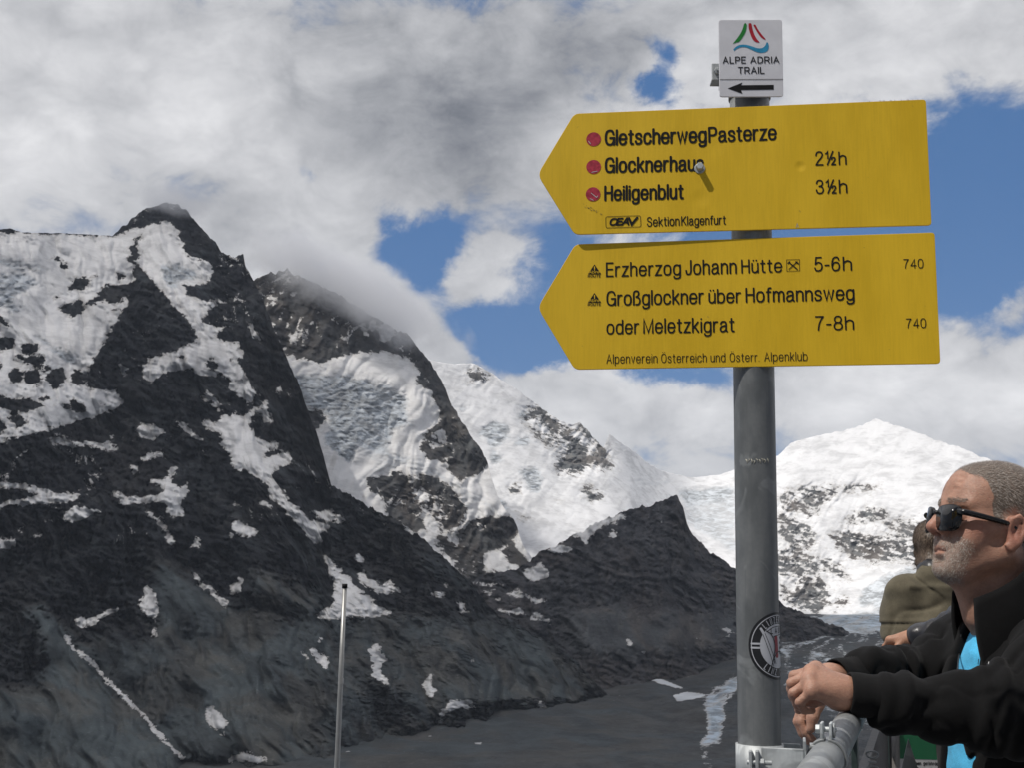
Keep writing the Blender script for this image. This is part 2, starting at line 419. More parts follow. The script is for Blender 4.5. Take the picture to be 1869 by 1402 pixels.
for p_ in ([(1290,590),(1330,640),(1370,745),(1345,720),(1310,650)], [(1350,570),(1400,680),(1380,660)], [(1440,760),(1490,670),(1500,720),(1460,730),(1450,800)], [(1575,720),(1590,725),(1585,760)], [(1680,740),(1705,730),(1705,760)], [(1580,590),(1550,620),(1530,630)], [(1420,710),(1440,750),(1430,740)], [(1460,620),(1485,545),(1470,600)], [(1270,540),(1300,580),(1285,575)], [(1640,640),(1655,650),(1640,680)],
           [(1560,560),(1600,520),(1570,570)], [(1430,520),(1465,505),(1440,560)], [(1180,500),(1260,620),(1240,610)]):
    paint(snow, p_, 0.9, Z1)
for p_ in ([(-40,705),(60,720),(80,740),(75,790),(30,810),(-40,800)], [(250,1015),(330,1010),(370,985),(430,1010),(460,1090),(480,1150),(540,1215),(420,1260),(380,1200),(350,1180),(300,1110),(270,1060)], [(480,990),(560,1010),(640,1080),(680,1140),(660,1215),(600,1250),(540,1215),(520,1140),(470,1060)],
           [(800,1030),(830,1025),(815,1045)], [(850,1060),(900,1030),(920,1070),(870,1090)], [(230,1090),(250,1085),(240,1105)]):
    paint(snow, p_, 0.05, Z3)
Z6 = (548, 602, 2.225)
for p_, w_ in (([(270,610),(330,600),(400,570),(440,610),(480,690),(520,760),(600,850),(660,960),(600,930),(520,830),(440,760),(370,720),(330,690),(280,650)], 0.2),
              ([(440,590),(520,600),(590,650),(640,690),(650,740),(600,790),(560,840),(520,760),(480,680)], 0.3), ([(690,770),(760,765),(840,755),(900,790),(880,850),(800,900),(730,960),(650,980),(640,900),(600,870)], 0.05),
              ([(600,850),(700,860),(740,960),(760,1010),(700,1040),(640,990)], 0.25), ([(820,900),(860,870),(900,910),(940,960),(910,985),(850,950)], 0.0), ([(820,640),(870,625),(910,650),(880,680),(840,670)], 0.0), ([(790,615),(850,605),(830,630)], 0.1),
              ([(640,1000),(800,980),(1000,1010),(1000,1200),(700,1150)], 0.15)):
    paint(snow, p_, w_, Z6)
for p_ in ([(270,670),(320,660),(350,720),(300,720)], [(360,700),(400,760),(450,830),(480,870),(420,800)], [(470,655),(525,680),(515,705),(480,700)], [(490,730),(560,790),(550,850),(500,790)], [(715,790),(755,800),(730,825)], [(600,830),(640,850),(650,880),(610,870)],
           [(740,920),(800,885),(825,930),(790,962),(740,952)], [(800,960),(850,955),(912,1000),(900,1022),(840,1012)], [(895,985),(960,978),(1022,1005),(930,1018)], [(560,880),(600,960),(580,950)]):
    paint(snow, p_, 0.95, Z6)
paint(ice, [(-60,560),(200,570),(380,620),(440,680),(420,740),(470,780),(380,800),(350,900),(240,910),(100,830),(80,740),(-60,700)], 0.78, Z3)
paint(ice, [(60,820),(160,830),(200,880),(210,930),(160,930),(90,870)], 1.3, Z3)
paint(ice, [(180,860),(520,940),(620,1020),(900,1170),(860,1190),(640,1080),(480,980),(300,960)], 0.5, Z3)
paint(scree, [(560,620),(620,720),(700,810),(760,940),(700,900),(600,740)], 0.8, Z3)
MAPS_M = (blur(snow, 3), blur(ice, 6), blur(scree, 10), blur(snow, 8), blur(snow, 18))

# --- far snow mountains maps
snow = new_map(1.0); ice = new_map(0.0); scree = new_map(0.3)
for p_ in ([(670,560),(720,545),(800,575),(760,595),(690,590)], [(820,583),(835,588),(862,612)], [(950,705),(1000,705),(1050,760),(1110,800),(1150,850),(1200,890),(1230,920),(1180,960),(1170,990),(1090,990),(1060,960),(1080,910),(1140,890),(1050,830),(1000,770),(970,740),(920,780),(915,760)],
           [(920,780),(960,790),(1090,885),(1060,890),(990,850),(940,800)], [(1140,790),(1190,780),(1240,830),(1280,890),(1300,975),(1230,970),(1180,960),(1160,900),(1230,910),(1250,880),(1190,830)], [(1165,1045),(1200,1040),(1215,1070),(1260,1070),(1260,1090),(1220,1120),(1195,1085)], [(1055,1100),(1100,1115),(1090,1128)],
           [(870,1150),(950,1180),(1000,1190),(930,1195)], [(1050,1180),(1120,1180),(1100,1190)], [(850,1060),(900,1030),(920,1070),(870,1090)], [(1275,820),(1300,845),(1360,870),(1340,870)], [(1430,910),(1460,930),(1450,932)]):
    paint(snow, p_, 0.02, Z3)
for p_ in ([(1000,735),(1110,850),(1135,872),(1090,850)], [(960,790),(1000,800),(1080,872),(1040,860)]):
    paint(snow, p_, 0.9, Z3)
for p_ in ([(640,700),(700,710),(690,730),(650,730)], [(700,830),(800,770),(870,790),(860,850),(800,890),(740,830)], [(770,890),(860,930),(790,970)], [(900,970),(980,960),(1010,1050),(960,1080),(920,1010)], [(890,730),(960,720),(940,780),(920,780)], [(880,830),(960,840),(940,880),(880,860)], [(730,1080),(800,1090),(900,1160),(800,1150)]):
    paint(ice, p_, 1.05, Z3)
paint(ice, [(1570,1060),(1830,1040),(1830,1215),(1620,1215),(1600,1100)], 0.85, Z3)
paint(ice, [(1340,1010),(1560,1020),(1560,1050),(1400,1040)], 0.6, Z3)
paint(ice, [(1600,100),(1840,60),(1840,320),(1780,280),(1640,200)], 0.62, Z4)
for p_ in ([(235,80),(290,40),(335,10),(330,30),(270,65)], [(225,260),(270,215),(340,205),(430,215),(560,195),(690,205),(690,215),(600,235),(540,225),(470,250),(420,270),(430,300),(380,330),(300,320),(250,290)],
           [(540,310),(620,290),(680,300),(720,330),(690,360),(580,370),(460,345),(540,335)], [(690,360),(730,340),(840,350),(900,330),(900,400),(780,420),(720,410)], [(440,400),(540,400),(640,420),(780,430),(800,520),(700,560),(600,530),(560,520),(500,500),(470,440)],
           [(230,290),(290,340),(380,380),(390,460),(330,490),(260,440),(230,400)], [(235,470),(330,480),(400,520),(420,560),(330,600),(150,560)], [(300,620),(390,580),(450,620),(440,720),(390,760),(300,710),(240,680),(240,620)], [(410,500),(470,520),(560,600),(500,600),(430,560)],
           [(870,25),(920,30),(900,38)], [(1060,70),(1110,72),(1095,82)], [(815,8),(850,10),(835,16)], [(970,20),(1010,35),(980,28)], [(800,440),(1000,400),(1279,380),(1279,600),(900,620),(800,540)], [(835,240),(905,235),(880,262)]):
    paint(snow, p_, 0.30, Z5)
for p_ in ([(240,345),(330,420),(370,440),(300,400)], [(380,420),(440,400),(430,470),(410,490)], [(430,300),(520,320),(470,340)], [(590,395),(700,400),(640,410)], [(700,470),(770,490),(720,500)], [(470,470),(540,500),(500,510)], [(240,580),(300,600),(330,650),(270,640)], [(330,560),(400,580),(350,590)], [(590,440),(640,445),(620,455)], [(300,420),(350,410),(350,440)], [(560,560),(760,520),(790,540),(600,620)],
           [(280,240),(360,225),(340,260),(290,270)], [(540,345),(640,350),(600,362)]):
    paint(snow, p_, 0.95, Z5)
paint(ice, [(470,800),(560,740),(590,640),(700,580),(800,540),(1300,560),(1300,950),(450,950)], 0.85, Z5)
for p_ in ([(560,725),(660,712),(660,735),(590,742)], [(690,660),(760,640),(770,670),(720,690)], [(440,640),(560,640),(520,690),(440,720)]):
    paint(ice, p_, 0.0, Z5)
for p_ in ([(470,690),(540,690),(530,720),(480,730)], [(640,812),(760,780),(800,800),(760,820)]):
    paint(snow, p_, 0.05, Z5)
MAPS_F = (blur(snow, 5), blur(ice, 6), blur(scree, 10), blur(snow, 14), blur(snow, 18))

# --- knob maps
snow = new_map(0.0); ice = new_map(0.0); scree = new_map(0.0)
for p_ in SNOW_K: paint(snow, p_, 1, Z4)
for p_ in ([(1095,835),(1130,810),(1180,780),(1250,770),(1300,745),(1330,755),(1250,790),(1190,820),(1150,880),(1130,850)], [(1000,890),(1060,870),(1110,885),(1060,900)], [(690,1030),(790,1030),(835,1040),(740,1045)], [(720,1065),(790,1058),(790,1075)], [(835,1080),(870,1060),(930,1075),(980,1095),(1020,1110),(960,1105),(900,1090)],
           [(770,1130),(860,1140),(890,1125),(915,1145),(890,1160),(820,1150)], [(925,1155),(950,1145),(990,1175),(1030,1185),(1010,1195),(960,1180)], [(770,1095),(820,1088),(810,1105)], [(900,985),(960,980),(1022,1005),(930,1018)], [(1070,960),(1090,955),(1090,980)]):
    paint(snow, p_, 0.95, (548, 602, 2.225))
paint(scree, [(1100,560),(1300,520),(1500,560),(1838,560),(1838,700),(1340,760),(1160,720)], 0.6, Z4)
MAPS_K = (blur(snow, 3), blur(ice, 6), blur(scree, 12), blur(snow, 6), blur(snow, 18))

# --- valley maps (last one: open glacier ice)
snow = new_map(0.0); ice = new_map(0.0); scree = new_map(0.45); glac = new_map(0.0)
for p_ in ([(1370,820),(1420,815),(1520,845),(1620,885),(1570,880),(1440,840)], [(1555,910),(1620,895),(1690,905),(1700,915),(1640,930),(1580,938)], [(695,1115),(755,1108),(740,1120)], [(140,1152),(200,1148),(196,1154)], [(510,1085),(540,1083),(530,1090)]):
    paint(snow, p_, 1.0, Z4)
for p_ in ([(1840,830),(1770,880),(1700,920),(1700,990),(1720,1050),(1715,1075),(1760,1050),(1785,990),(1760,950),(1790,910),(1840,870)], [(1680,1085),(1760,1075),(1780,1110),(1720,1100),(1690,1120)]):
    pass
for p_, w_ in (([(60,800),(250,770),(430,740),(760,715),(1300,730),(1300,1200),(520,1260),(330,1180),(250,1060),(300,980),(200,930),(230,880),(120,850)], 0.42), ([(400,770),(480,725),(760,700),(1300,720),(1300,1000),(600,960),(420,960),(560,880),(450,830)], 0.75), ([(400,940),(480,905),(560,895),(760,915),(700,945),(500,965)], 0.95), ([(240,800),(330,797),(335,812),(260,812)], 0.9), ([(250,870),(420,840),(560,835),(560,850),(430,862),(260,900)], 0.12), ([(250,1010),(330,960),(420,915),(440,925),(350,985),(260,1060)], 0.10)):
    paint(glac, p_, w_, Z5)
for p_, w_ in (([(1850,815),(1770,865),(1690,915),(1690,990),(1712,1050),(1706,1085),(1680,1100),(1690,1125),(1735,1120),(1790,1100),(1765,1060),(1795,990),(1772,950),(1800,915),(1850,880)], 0.8),):
    paint(glac, p_, w_, Z4); paint(ice, p_, 0.8, Z4)
paint_line(glac, [(1700,1105),(1690,1140),(1700,1180),(1725,1240)], 7, 1.1, Z4)
paint(ice, [(60,760),(1300,700),(1300,1402),(300,1402),(220,1000)], 0.7, Z5)
paint(scree, [(900,1000),(1400,930),(1600,1220),(700,1220)], 0.7, Z4)
paint(scree, [(0,1000),(900,1000),(640,1300),(0,1300)], 0.9, Z4)
for p_, w_ in (([(1040,1200),(1240,1140),(1330,1120),(1330,1135),(1240,1160),(1060,1225)], 0.30), ([(1000,1290),(1200,1235),(1330,1210),(1340,1225),(1200,1262),(1020,1320)], 0.22), ([(700,1370),(900,1340),(1100,1345),(1100,1360),(900,1362),(720,1385)], 0.18), ([(1430,1160),(1640,1150),(1800,1200),(1800,1290),(1600,1260),(1430,1300)], 0.35)):
    paint(glac, p_, w_)
MAPS_V = (blur(snow, 1), blur(ice, 6), blur(scree, 14), blur(glac, 9))



def curve(pts, u):
    p = np.array(pts, float)
    return np.interp(u, p[:, 0], p[:, 1])


# ------------------------------------------------------------------ mountain materials
def terrain_material(name, dark, light, scree, snowc=(0.80, 0.795, 0.79), icec=(0.40, 0.43, 0.46), bump=14.0):
    m, nt, p = material(name)
    pos = nt.new('ShaderNodeTexCoord').outputs['Object']
    at_s = nt.new('ShaderNodeAttribute', attribute_name='snow').outputs['Fac']
    at_i = nt.new('ShaderNodeAttribute', attribute_name='ice').outputs['Fac']
    at_t = nt.new('ShaderNodeAttribute', attribute_name='scree').outputs['Fac']
    n1 = nt.noise(pos, 0.012, 8, 0.62)
    n2 = nt.noise(pos, 0.085, 6, 0.65)
    n3 = nt.noise(pos, 0.0028, 4, 0.5)
    n4 = nt.noise(nt.vmath('MULTIPLY', pos, (1, 1, 3.2)), 0.016, 7, 0.7, 0.6)
    k = nt.math('ADD', nt.math('MULTIPLY', n1, 0.5), nt.math('MULTIPLY', n4, 0.5))
    n5 = nt.noise(nt.vmath('MULTIPLY', pos, (1, 1, 2.2)), 0.045, 6, 0.72, 1.2)
    n6 = nt.noise(nt.vmath('MULTIPLY', pos, (1, 1, 1.6)), 0.0075, 5, 0.6, 0.8)
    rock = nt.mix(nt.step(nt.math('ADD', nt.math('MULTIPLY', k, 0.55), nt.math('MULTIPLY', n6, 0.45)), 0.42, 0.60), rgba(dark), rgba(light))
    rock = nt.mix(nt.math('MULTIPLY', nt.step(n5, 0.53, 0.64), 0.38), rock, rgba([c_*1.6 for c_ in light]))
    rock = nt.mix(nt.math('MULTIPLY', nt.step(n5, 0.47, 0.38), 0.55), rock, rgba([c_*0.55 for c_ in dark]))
    rock = nt.mix(nt.step(n3, 0.42, 0.68), rock, (0.075, 0.055, 0.040, 1), 'MIX') if False else rock
    brown = nt.mix(nt.math('MULTIPLY', nt.step(n3, 0.48, 0.66), 0.30), rock, rgba((light[0]*1.1, light[1]*0.85, light[2]*0.65)))
    scr = nt.mix(nt.step(n1, 0.35, 0.66), rgba([c*0.80 for c in scree]), rgba([c*1.12 for c in scree]))
    scr = nt.mix(nt.step(n2, 0.56, 0.72), scr, rgba([c*1.55 for c in scree]))
    tint = nt.noise(pos, 0.0065, 4, 0.55, 0.6, True)
    scr = nt.mix(1.0, scr, nt.mix(nt.step(tint, 0.44, 0.58), (0.90, 0.99, 1.03, 1), (1.09, 1.01, 0.93, 1)), 'MULTIPLY')
    scr = nt.mix(nt.math('MULTIPLY', nt.step(n5, 0.44, 0.36), 0.45), scr, rgba([c_*0.45 for c_ in scree]))
    sfac = nt.math('ADD', at_t, nt.math('MULTIPLY', nt.math('SUBTRACT', k, 0.5), 1.3), clamp=True)
    rockc = nt.mix(sfac, brown, scr)
    ice = nt.mix(nt.step(n4, 0.40, 0.60), rgba([c*0.55 for c in icec]), rgba([c*1.35 for c in icec]))
    icef = nt.math('ADD', at_i, nt.math('MULTIPLY', nt.math('SUBTRACT', k, 0.5), 0.9))
    greying = nt.math('ADD', nt.math('MULTIPLY', n6, 0.6), nt.math('MULTIPLY', n4, 0.4))
    snowb = nt.mix(nt.step(greying, 0.44, 0.62), rgba(snowc), rgba([c_*0.74 for c_ in snowc]))       # soft grey shading put into the snow colour
    snow = nt.mix(nt.step(icef, 0.25, 0.85), snowb, ice)
    s = nt.math('ADD', at_s, nt.math('MULTIPLY', nt.math('SUBTRACT', n2, 0.5), 1.0))
    s = nt.math('ADD', s, nt.math('MULTIPLY', nt.math('SUBTRACT', n4, 0.5), 1.0))
    sf = nt.step(s, 0.43, 0.57)
    snow = nt.mix(nt.step(s, 0.92, 0.48, True, 0.0, 0.55), snow, rgba((0.40, 0.375, 0.345)))     # dirty thin margins
    nt.put(p, 'Base Color', nt.mix(sf, rockc, snow))
    nt.put(p, 'Roughness', 0.92)
    nt.put(p, 'Specular IOR Level', 0.15)
    bm_ = nt.new('ShaderNodeBump')
    nt.put(bm_, 'Strength', nt.math('MULTIPLY', nt.step(sf, 0, 1, False, 1.0, 0.30), nt.step(sfac, 0, 1, False, 1.0, 0.42))); nt.put(bm_, 'Distance', bump)
    nt.put(bm_, 'Height', nt.math('ADD', nt.math('MULTIPLY', n1, 0.8), nt.math('ADD', nt.math('MULTIPLY', n4, 0.7), nt.math('MULTIPLY', n5, 0.35))))
    nt.l.new(bm_.outputs[0], p.inputs['Normal'])
    return m


def grid_mesh(name, P, attrs, mat, mask=None):
    """P: rows x cols x 3 vertices"""
    nr, nc = P.shape[:2]
    me = bpy.data.meshes.new(name)
    idx = np.arange(nr*nc).reshape(nr, nc)
    f = np.stack([idx[:-1, :-1], idx[:-1, 1:], idx[1:, 1:], idx[1:, :-1]], -1).reshape(-1, 4)
    if mask is not None:
        f = f[mask[:-1, :-1].reshape(-1)]
    me.vertices.add(nr*nc); me.vertices.foreach_set('co', P.reshape(-1).astype(np.float32))
    me.loops.add(len(f)*4); me.loops.foreach_set('vertex_index', f.reshape(-1).astype(np.int32))
    me.polygons.add(len(f))
    me.polygons.foreach_set('loop_start', np.arange(0, len(f)*4, 4, dtype=np.int32))
    me.polygons.foreach_set('loop_total', np.full(len(f), 4, np.int32))
    me.polygons.foreach_set('use_smooth', np.ones(len(f), bool))
    for k, a in attrs.items():
        t = me.attributes.new(k, 'FLOAT', 'POINT'); t.data.foreach_set('value', a.reshape(-1).astype(np.float32))
    me.materials.append(mat)
    me.update(calc_edges=True)
    o = bpy.data.objects.new(name, me)
    COL.objects.link(o)
    o['kind'] = 'structure'
    return o


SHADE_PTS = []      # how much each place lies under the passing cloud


def mountain(name, mat, maps, u0, u1, du, top, bot, dtop, dbot, rows, jag=3.0, relief=1.0, power=1.0, seed=1,
             gully=(1.0, 0.0), snow_noise=0.30, warp=7.0, shade=None, dusting=0.55, crag=1.0, snowsmooth=0.45, streaks=0.30, sdir=(0.7, 0.7)):
    us = np.arange(u0, u1+du, du, dtype=float)
    s = np.linspace(0, 1, rows)
    sm = lambda c: np.convolve(np.pad(c, 30, mode='edge'), np.hanning(61)/np.hanning(61).sum(), 'valid')
    t0 = curve(top, us)
    ja = jag if np.isscalar(jag) else curve(jag, us)
    t = t0 + ja*(fbm(us/30.0, us*0+seed*9.1, 6, seed, 0.70)-0.8*(np.clip(ridged(us/17.0, us*0+seed*3.3, 3, seed+50, 0.6), 0, 1)-0.45))
    b = np.maximum(curve(bot, us), t+6)
    dt = sm(curve(dtop, us)); db = sm(curve(dbot, us)); ts = np.minimum(sm(t0), b-60)
    U = np.repeat(us[None], rows, 0); S = np.repeat(s[:, None], len(us), 1)
    V = b[None]+(t-b)[None]*S
    S2 = np.clip((V-b[None])/(ts-b)[None], 0, 1.25)
    D = db[None]+(dt-db)[None]*S2**power
    # relief along the line of sight: spurs, gullies, crags
    ca, sa = gully
    g1 = (U*ca+V*sa); g2 = (-U*sa+V*ca)
    wx = fbm(U/90, V/90, 3, seed+5)*30
    n_lo = 150*fbm(U/230, V/230, 3, seed+1) + 90*ridged((g1+wx)/75, g2/260, 3, seed+2, 0.6)
    n_hi = 42*ridged((g1+wx*0.6)/24, g2/50, 4, seed+3, 0.6) + 20*fbm(U/12, V/8, 3, seed+4, 0.6) + 22*ridged((g1+wx)/40, g2/120, 4, seed+6, 0.65)
    W1 = fbm(U/30, V/20, 6, seed+21, 0.78); W2 = fbm(U/30, V/20, 6, seed+22, 0.78)
    UU = U+W1*warp*2.2; VV = V+W2*warp*1.7
    sn = sample(maps[0], UU, VV)
    wide = np.clip(sample(maps[3], UU, VV), 0, 1)
    edge = np.clip(4*wide*(1-wide), 0, 1)
    dust = dusting*np.clip(ridged((g1+wx*0.5)/19, g2/46, 4, seed+24, 0.6)-0.15, 0, 1)*np.clip(fbm(U/95, V/70, 3, seed+25)*2.2+0.25, 0, 1)*np.clip((curve([(0, 1150), (400, 1150), (1200, 1080), (2200, 1160)], U)-V)/200, 0, 1)
    sn = 0.75*sn + 0.25*wide + dust*(1-wide) + (snow_noise+0.35)*edge*fbm((U+0.5*V)/17, (V-0.3*U)/6, 4, seed+23, 0.65)
    ice = sample(maps[1], U+W1*14, V+W2*14)
    scr = sample(maps[2], U+W1*30, V+W2*30)
    sx_, sy_ = sdir
    across = (U*sy_-V*sx_)+wx*0.5; along = U*sx_+V*sy_
    scr = scr+streaks*(1.2*fbm(across/9, along/150, 5, seed+31, 0.62)+0.9*ridged(across/30, along/190, 3, seed+32)-0.2)
    n_hi = n_hi + 30*np.clip(ridged((U+0.35*V+wx)/150, (V-0.25*U+wx*0.6)/17, 4, seed+9, 0.55), -0.3, 1)
    ws = np.clip(sample(maps[4], U, V), 0, 1)
    ws = np.maximum(ws, 0.93*np.clip(sample(maps[2], U+W1*20, V+W2*20)*1.5, 0, 1))
    D = D + relief*n_lo*(1-snowsmooth*ws) + relief*crag*n_hi*np.clip(1-1.0*ws, 0.05, 1) + 26*relief*ridged((U+0.4*V)/26, V/11, 4, seed+8, 0.6)*np.clip(ice, 0, 1)
    P = athz(U, V, D)
    # the far side falls away behind the crest
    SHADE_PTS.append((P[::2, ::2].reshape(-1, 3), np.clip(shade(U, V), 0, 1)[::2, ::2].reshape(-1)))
    back = []
    for k in range(1, 7):
        Vb = t + 26*k; Db = D[-1] + 170*k
        back.append(athz(us, Vb, Db))
    P = np.concatenate([P, np.array(back)], 0)
    ext = lambda a: np.concatenate([a]+[a[-1:]]*6, 0)
    return grid_mesh(name, P, {'snow': ext(sn), 'ice': ext(ice), 'scree': ext(scr)}, mat)


# ---- left massif (summit with the snow couloir), in front of everything
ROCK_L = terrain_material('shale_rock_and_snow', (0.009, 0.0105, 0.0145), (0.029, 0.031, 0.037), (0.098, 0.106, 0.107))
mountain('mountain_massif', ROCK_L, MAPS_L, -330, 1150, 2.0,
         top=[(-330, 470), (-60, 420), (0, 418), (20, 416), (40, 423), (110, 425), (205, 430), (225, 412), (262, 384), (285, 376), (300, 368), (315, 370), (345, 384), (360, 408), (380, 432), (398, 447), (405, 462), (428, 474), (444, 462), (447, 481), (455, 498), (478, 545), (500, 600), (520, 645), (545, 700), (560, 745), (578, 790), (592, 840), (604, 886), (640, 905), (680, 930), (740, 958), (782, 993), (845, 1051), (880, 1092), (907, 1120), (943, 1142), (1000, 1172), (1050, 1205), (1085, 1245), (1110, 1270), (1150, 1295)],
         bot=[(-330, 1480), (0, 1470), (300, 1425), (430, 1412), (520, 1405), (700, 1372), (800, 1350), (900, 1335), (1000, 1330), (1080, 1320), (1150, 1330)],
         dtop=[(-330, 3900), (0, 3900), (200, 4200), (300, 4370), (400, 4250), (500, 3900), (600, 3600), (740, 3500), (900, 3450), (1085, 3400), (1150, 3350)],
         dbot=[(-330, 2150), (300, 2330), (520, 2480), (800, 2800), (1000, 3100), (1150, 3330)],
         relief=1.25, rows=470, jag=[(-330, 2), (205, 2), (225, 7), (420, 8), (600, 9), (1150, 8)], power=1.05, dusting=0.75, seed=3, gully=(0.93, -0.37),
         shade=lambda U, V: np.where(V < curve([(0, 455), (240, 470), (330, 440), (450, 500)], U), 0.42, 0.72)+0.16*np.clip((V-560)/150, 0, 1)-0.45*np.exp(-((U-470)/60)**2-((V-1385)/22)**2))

# ---- rock ridge behind with its hanging glacier
ROCK_M = terrain_material('banded_rock_and_glacier', (0.030, 0.031, 0.034), (0.085, 0.082, 0.080), (0.12, 0.12, 0.12))
mountain('mountain_ridge', ROCK_M, MAPS_M, 396, 1010, 2.0,
         top=[(396, 560), (430, 520), (466, 512), (500, 495), (522, 490), (545, 505), (600, 530), (640, 552), (700, 588), (745, 612), (765, 640), (790, 668), (808, 700), (824, 735), (842, 770), (862, 800), (880, 826), (890, 846), (897, 872), (908, 905), (925, 935), (940, 952), (950, 985), (962, 1012), (1010, 1080)],
         bot=[(396, 900), (600, 1010), (760, 1080), (900, 1150), (1010, 1160)],
         dtop=[(396, 4700), (520, 4850), (700, 4900), (800, 4850), (890, 4700), (1010, 4500)],
         dbot=[(396, 4000), (700, 4000), (900, 4050), (1010, 4150)],
         rows=300, jag=9.0, relief=0.9, seed=13, gully=(0.85, 0.5), power=0.9, dusting=1.0,
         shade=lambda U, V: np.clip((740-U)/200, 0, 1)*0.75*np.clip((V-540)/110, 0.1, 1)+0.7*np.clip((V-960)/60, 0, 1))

# ---- snow dome, saddle, far snow peak and the rock flank under it
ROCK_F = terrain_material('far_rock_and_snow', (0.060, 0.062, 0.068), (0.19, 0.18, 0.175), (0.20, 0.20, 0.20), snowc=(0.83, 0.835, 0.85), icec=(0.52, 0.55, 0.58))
mountain('snow_mountains', ROCK_F, MAPS_F, 720, 2140, 2.0,
         top=[(720, 690), (780, 655), (800, 660), (830, 664), (866, 664), (890, 676), (920, 696), (950, 716), (980, 738), (1010, 760), (1040, 776), (1058, 772), (1085, 800), (1102, 818), (1112, 792), (1130, 806), (1160, 826), (1185, 848), (1215, 862), (1260, 872), (1310, 868), (1345, 856), (1380, 848), (1420, 832), (1445, 808), (1475, 800), (1520, 790), (1560, 782), (1600, 764), (1625, 775), (1660, 784), (1700, 800), (1750, 816), (1790, 834), (1850, 850), (1950, 880), (2140, 900)],
         bot=[(720, 1080), (900, 1130), (1150, 1090), (1250, 1150), (1400, 1240), (1500, 1250), (1600, 1250), (1800, 1250), (2140, 1250)],
         dtop=[(720, 5600), (870, 5900), (1100, 6100), (1260, 7000), (1420, 7000), (1600, 7100), (1800, 6900), (2140, 6500)],
         dbot=[(720, 4600), (950, 4500), (1200, 4800), (1420, 5000), (1560, 5300), (1700, 5000), (2140, 4700)],
         dusting=0.9, snow_noise=0.75, rows=280, jag=[(720, 2), (940, 2), (1040, 6), (1110, 6), (1130, 2), (1180, 3), (1260, 1.5), (1420, 2), (1600, 4), (1800, 4), (2140, 3)], relief=0.62, crag=2.2, snowsmooth=0.86, seed=29, gully=(0.8, 0.6), power=0.85, warp=9,
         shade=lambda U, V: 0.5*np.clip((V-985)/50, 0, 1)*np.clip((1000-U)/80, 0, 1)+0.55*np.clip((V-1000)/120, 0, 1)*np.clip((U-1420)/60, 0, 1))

# ---- dark rock knob in the glacier
ROCK_K = terrain_material('knob_rock', (0.040, 0.041, 0.047), (0.100, 0.099, 0.105), (0.105, 0.104, 0.104))
mountain('rock_knob', ROCK_K, MAPS_K, 826, 1760, 2.0,
         top=[(826, 1085), (850, 1066), (880, 1052), (920, 1044), (945, 1036), (968, 1024), (985, 1008), (1030, 990), (1060, 970), (1090, 955), (1120, 941), (1160, 927), (1190, 921), (1215, 911), (1236, 906), (1246, 925), (1254, 958), (1266, 980), (1290, 1003), (1330, 1030), (1380, 1075), (1440, 1110), (1490, 1131), (1530, 1144), (1570, 1166), (1640, 1212), (1760, 1270)],
         bot=[(826, 1350), (1080, 1330), (1160, 1300), (1760, 1300)],
         dtop=[(826, 3800), (940, 3950), (1100, 4150), (1240, 4350), (1400, 4500), (1570, 4750), (1760, 5000)],
         dbot=[(826, 3300), (940, 3400), (1080, 3500), (1250, 3900), (1440, 4200), (1570, 4500), (1760, 4800)],
         rows=190, jag=7.0, relief=0.7, seed=41, gully=(0.9, -0.4),
         shade=lambda U, V: 0.9-0.35*np.clip((U-1255)/60, 0, 1)*np.clip((1100-V)/60, 0, 1))


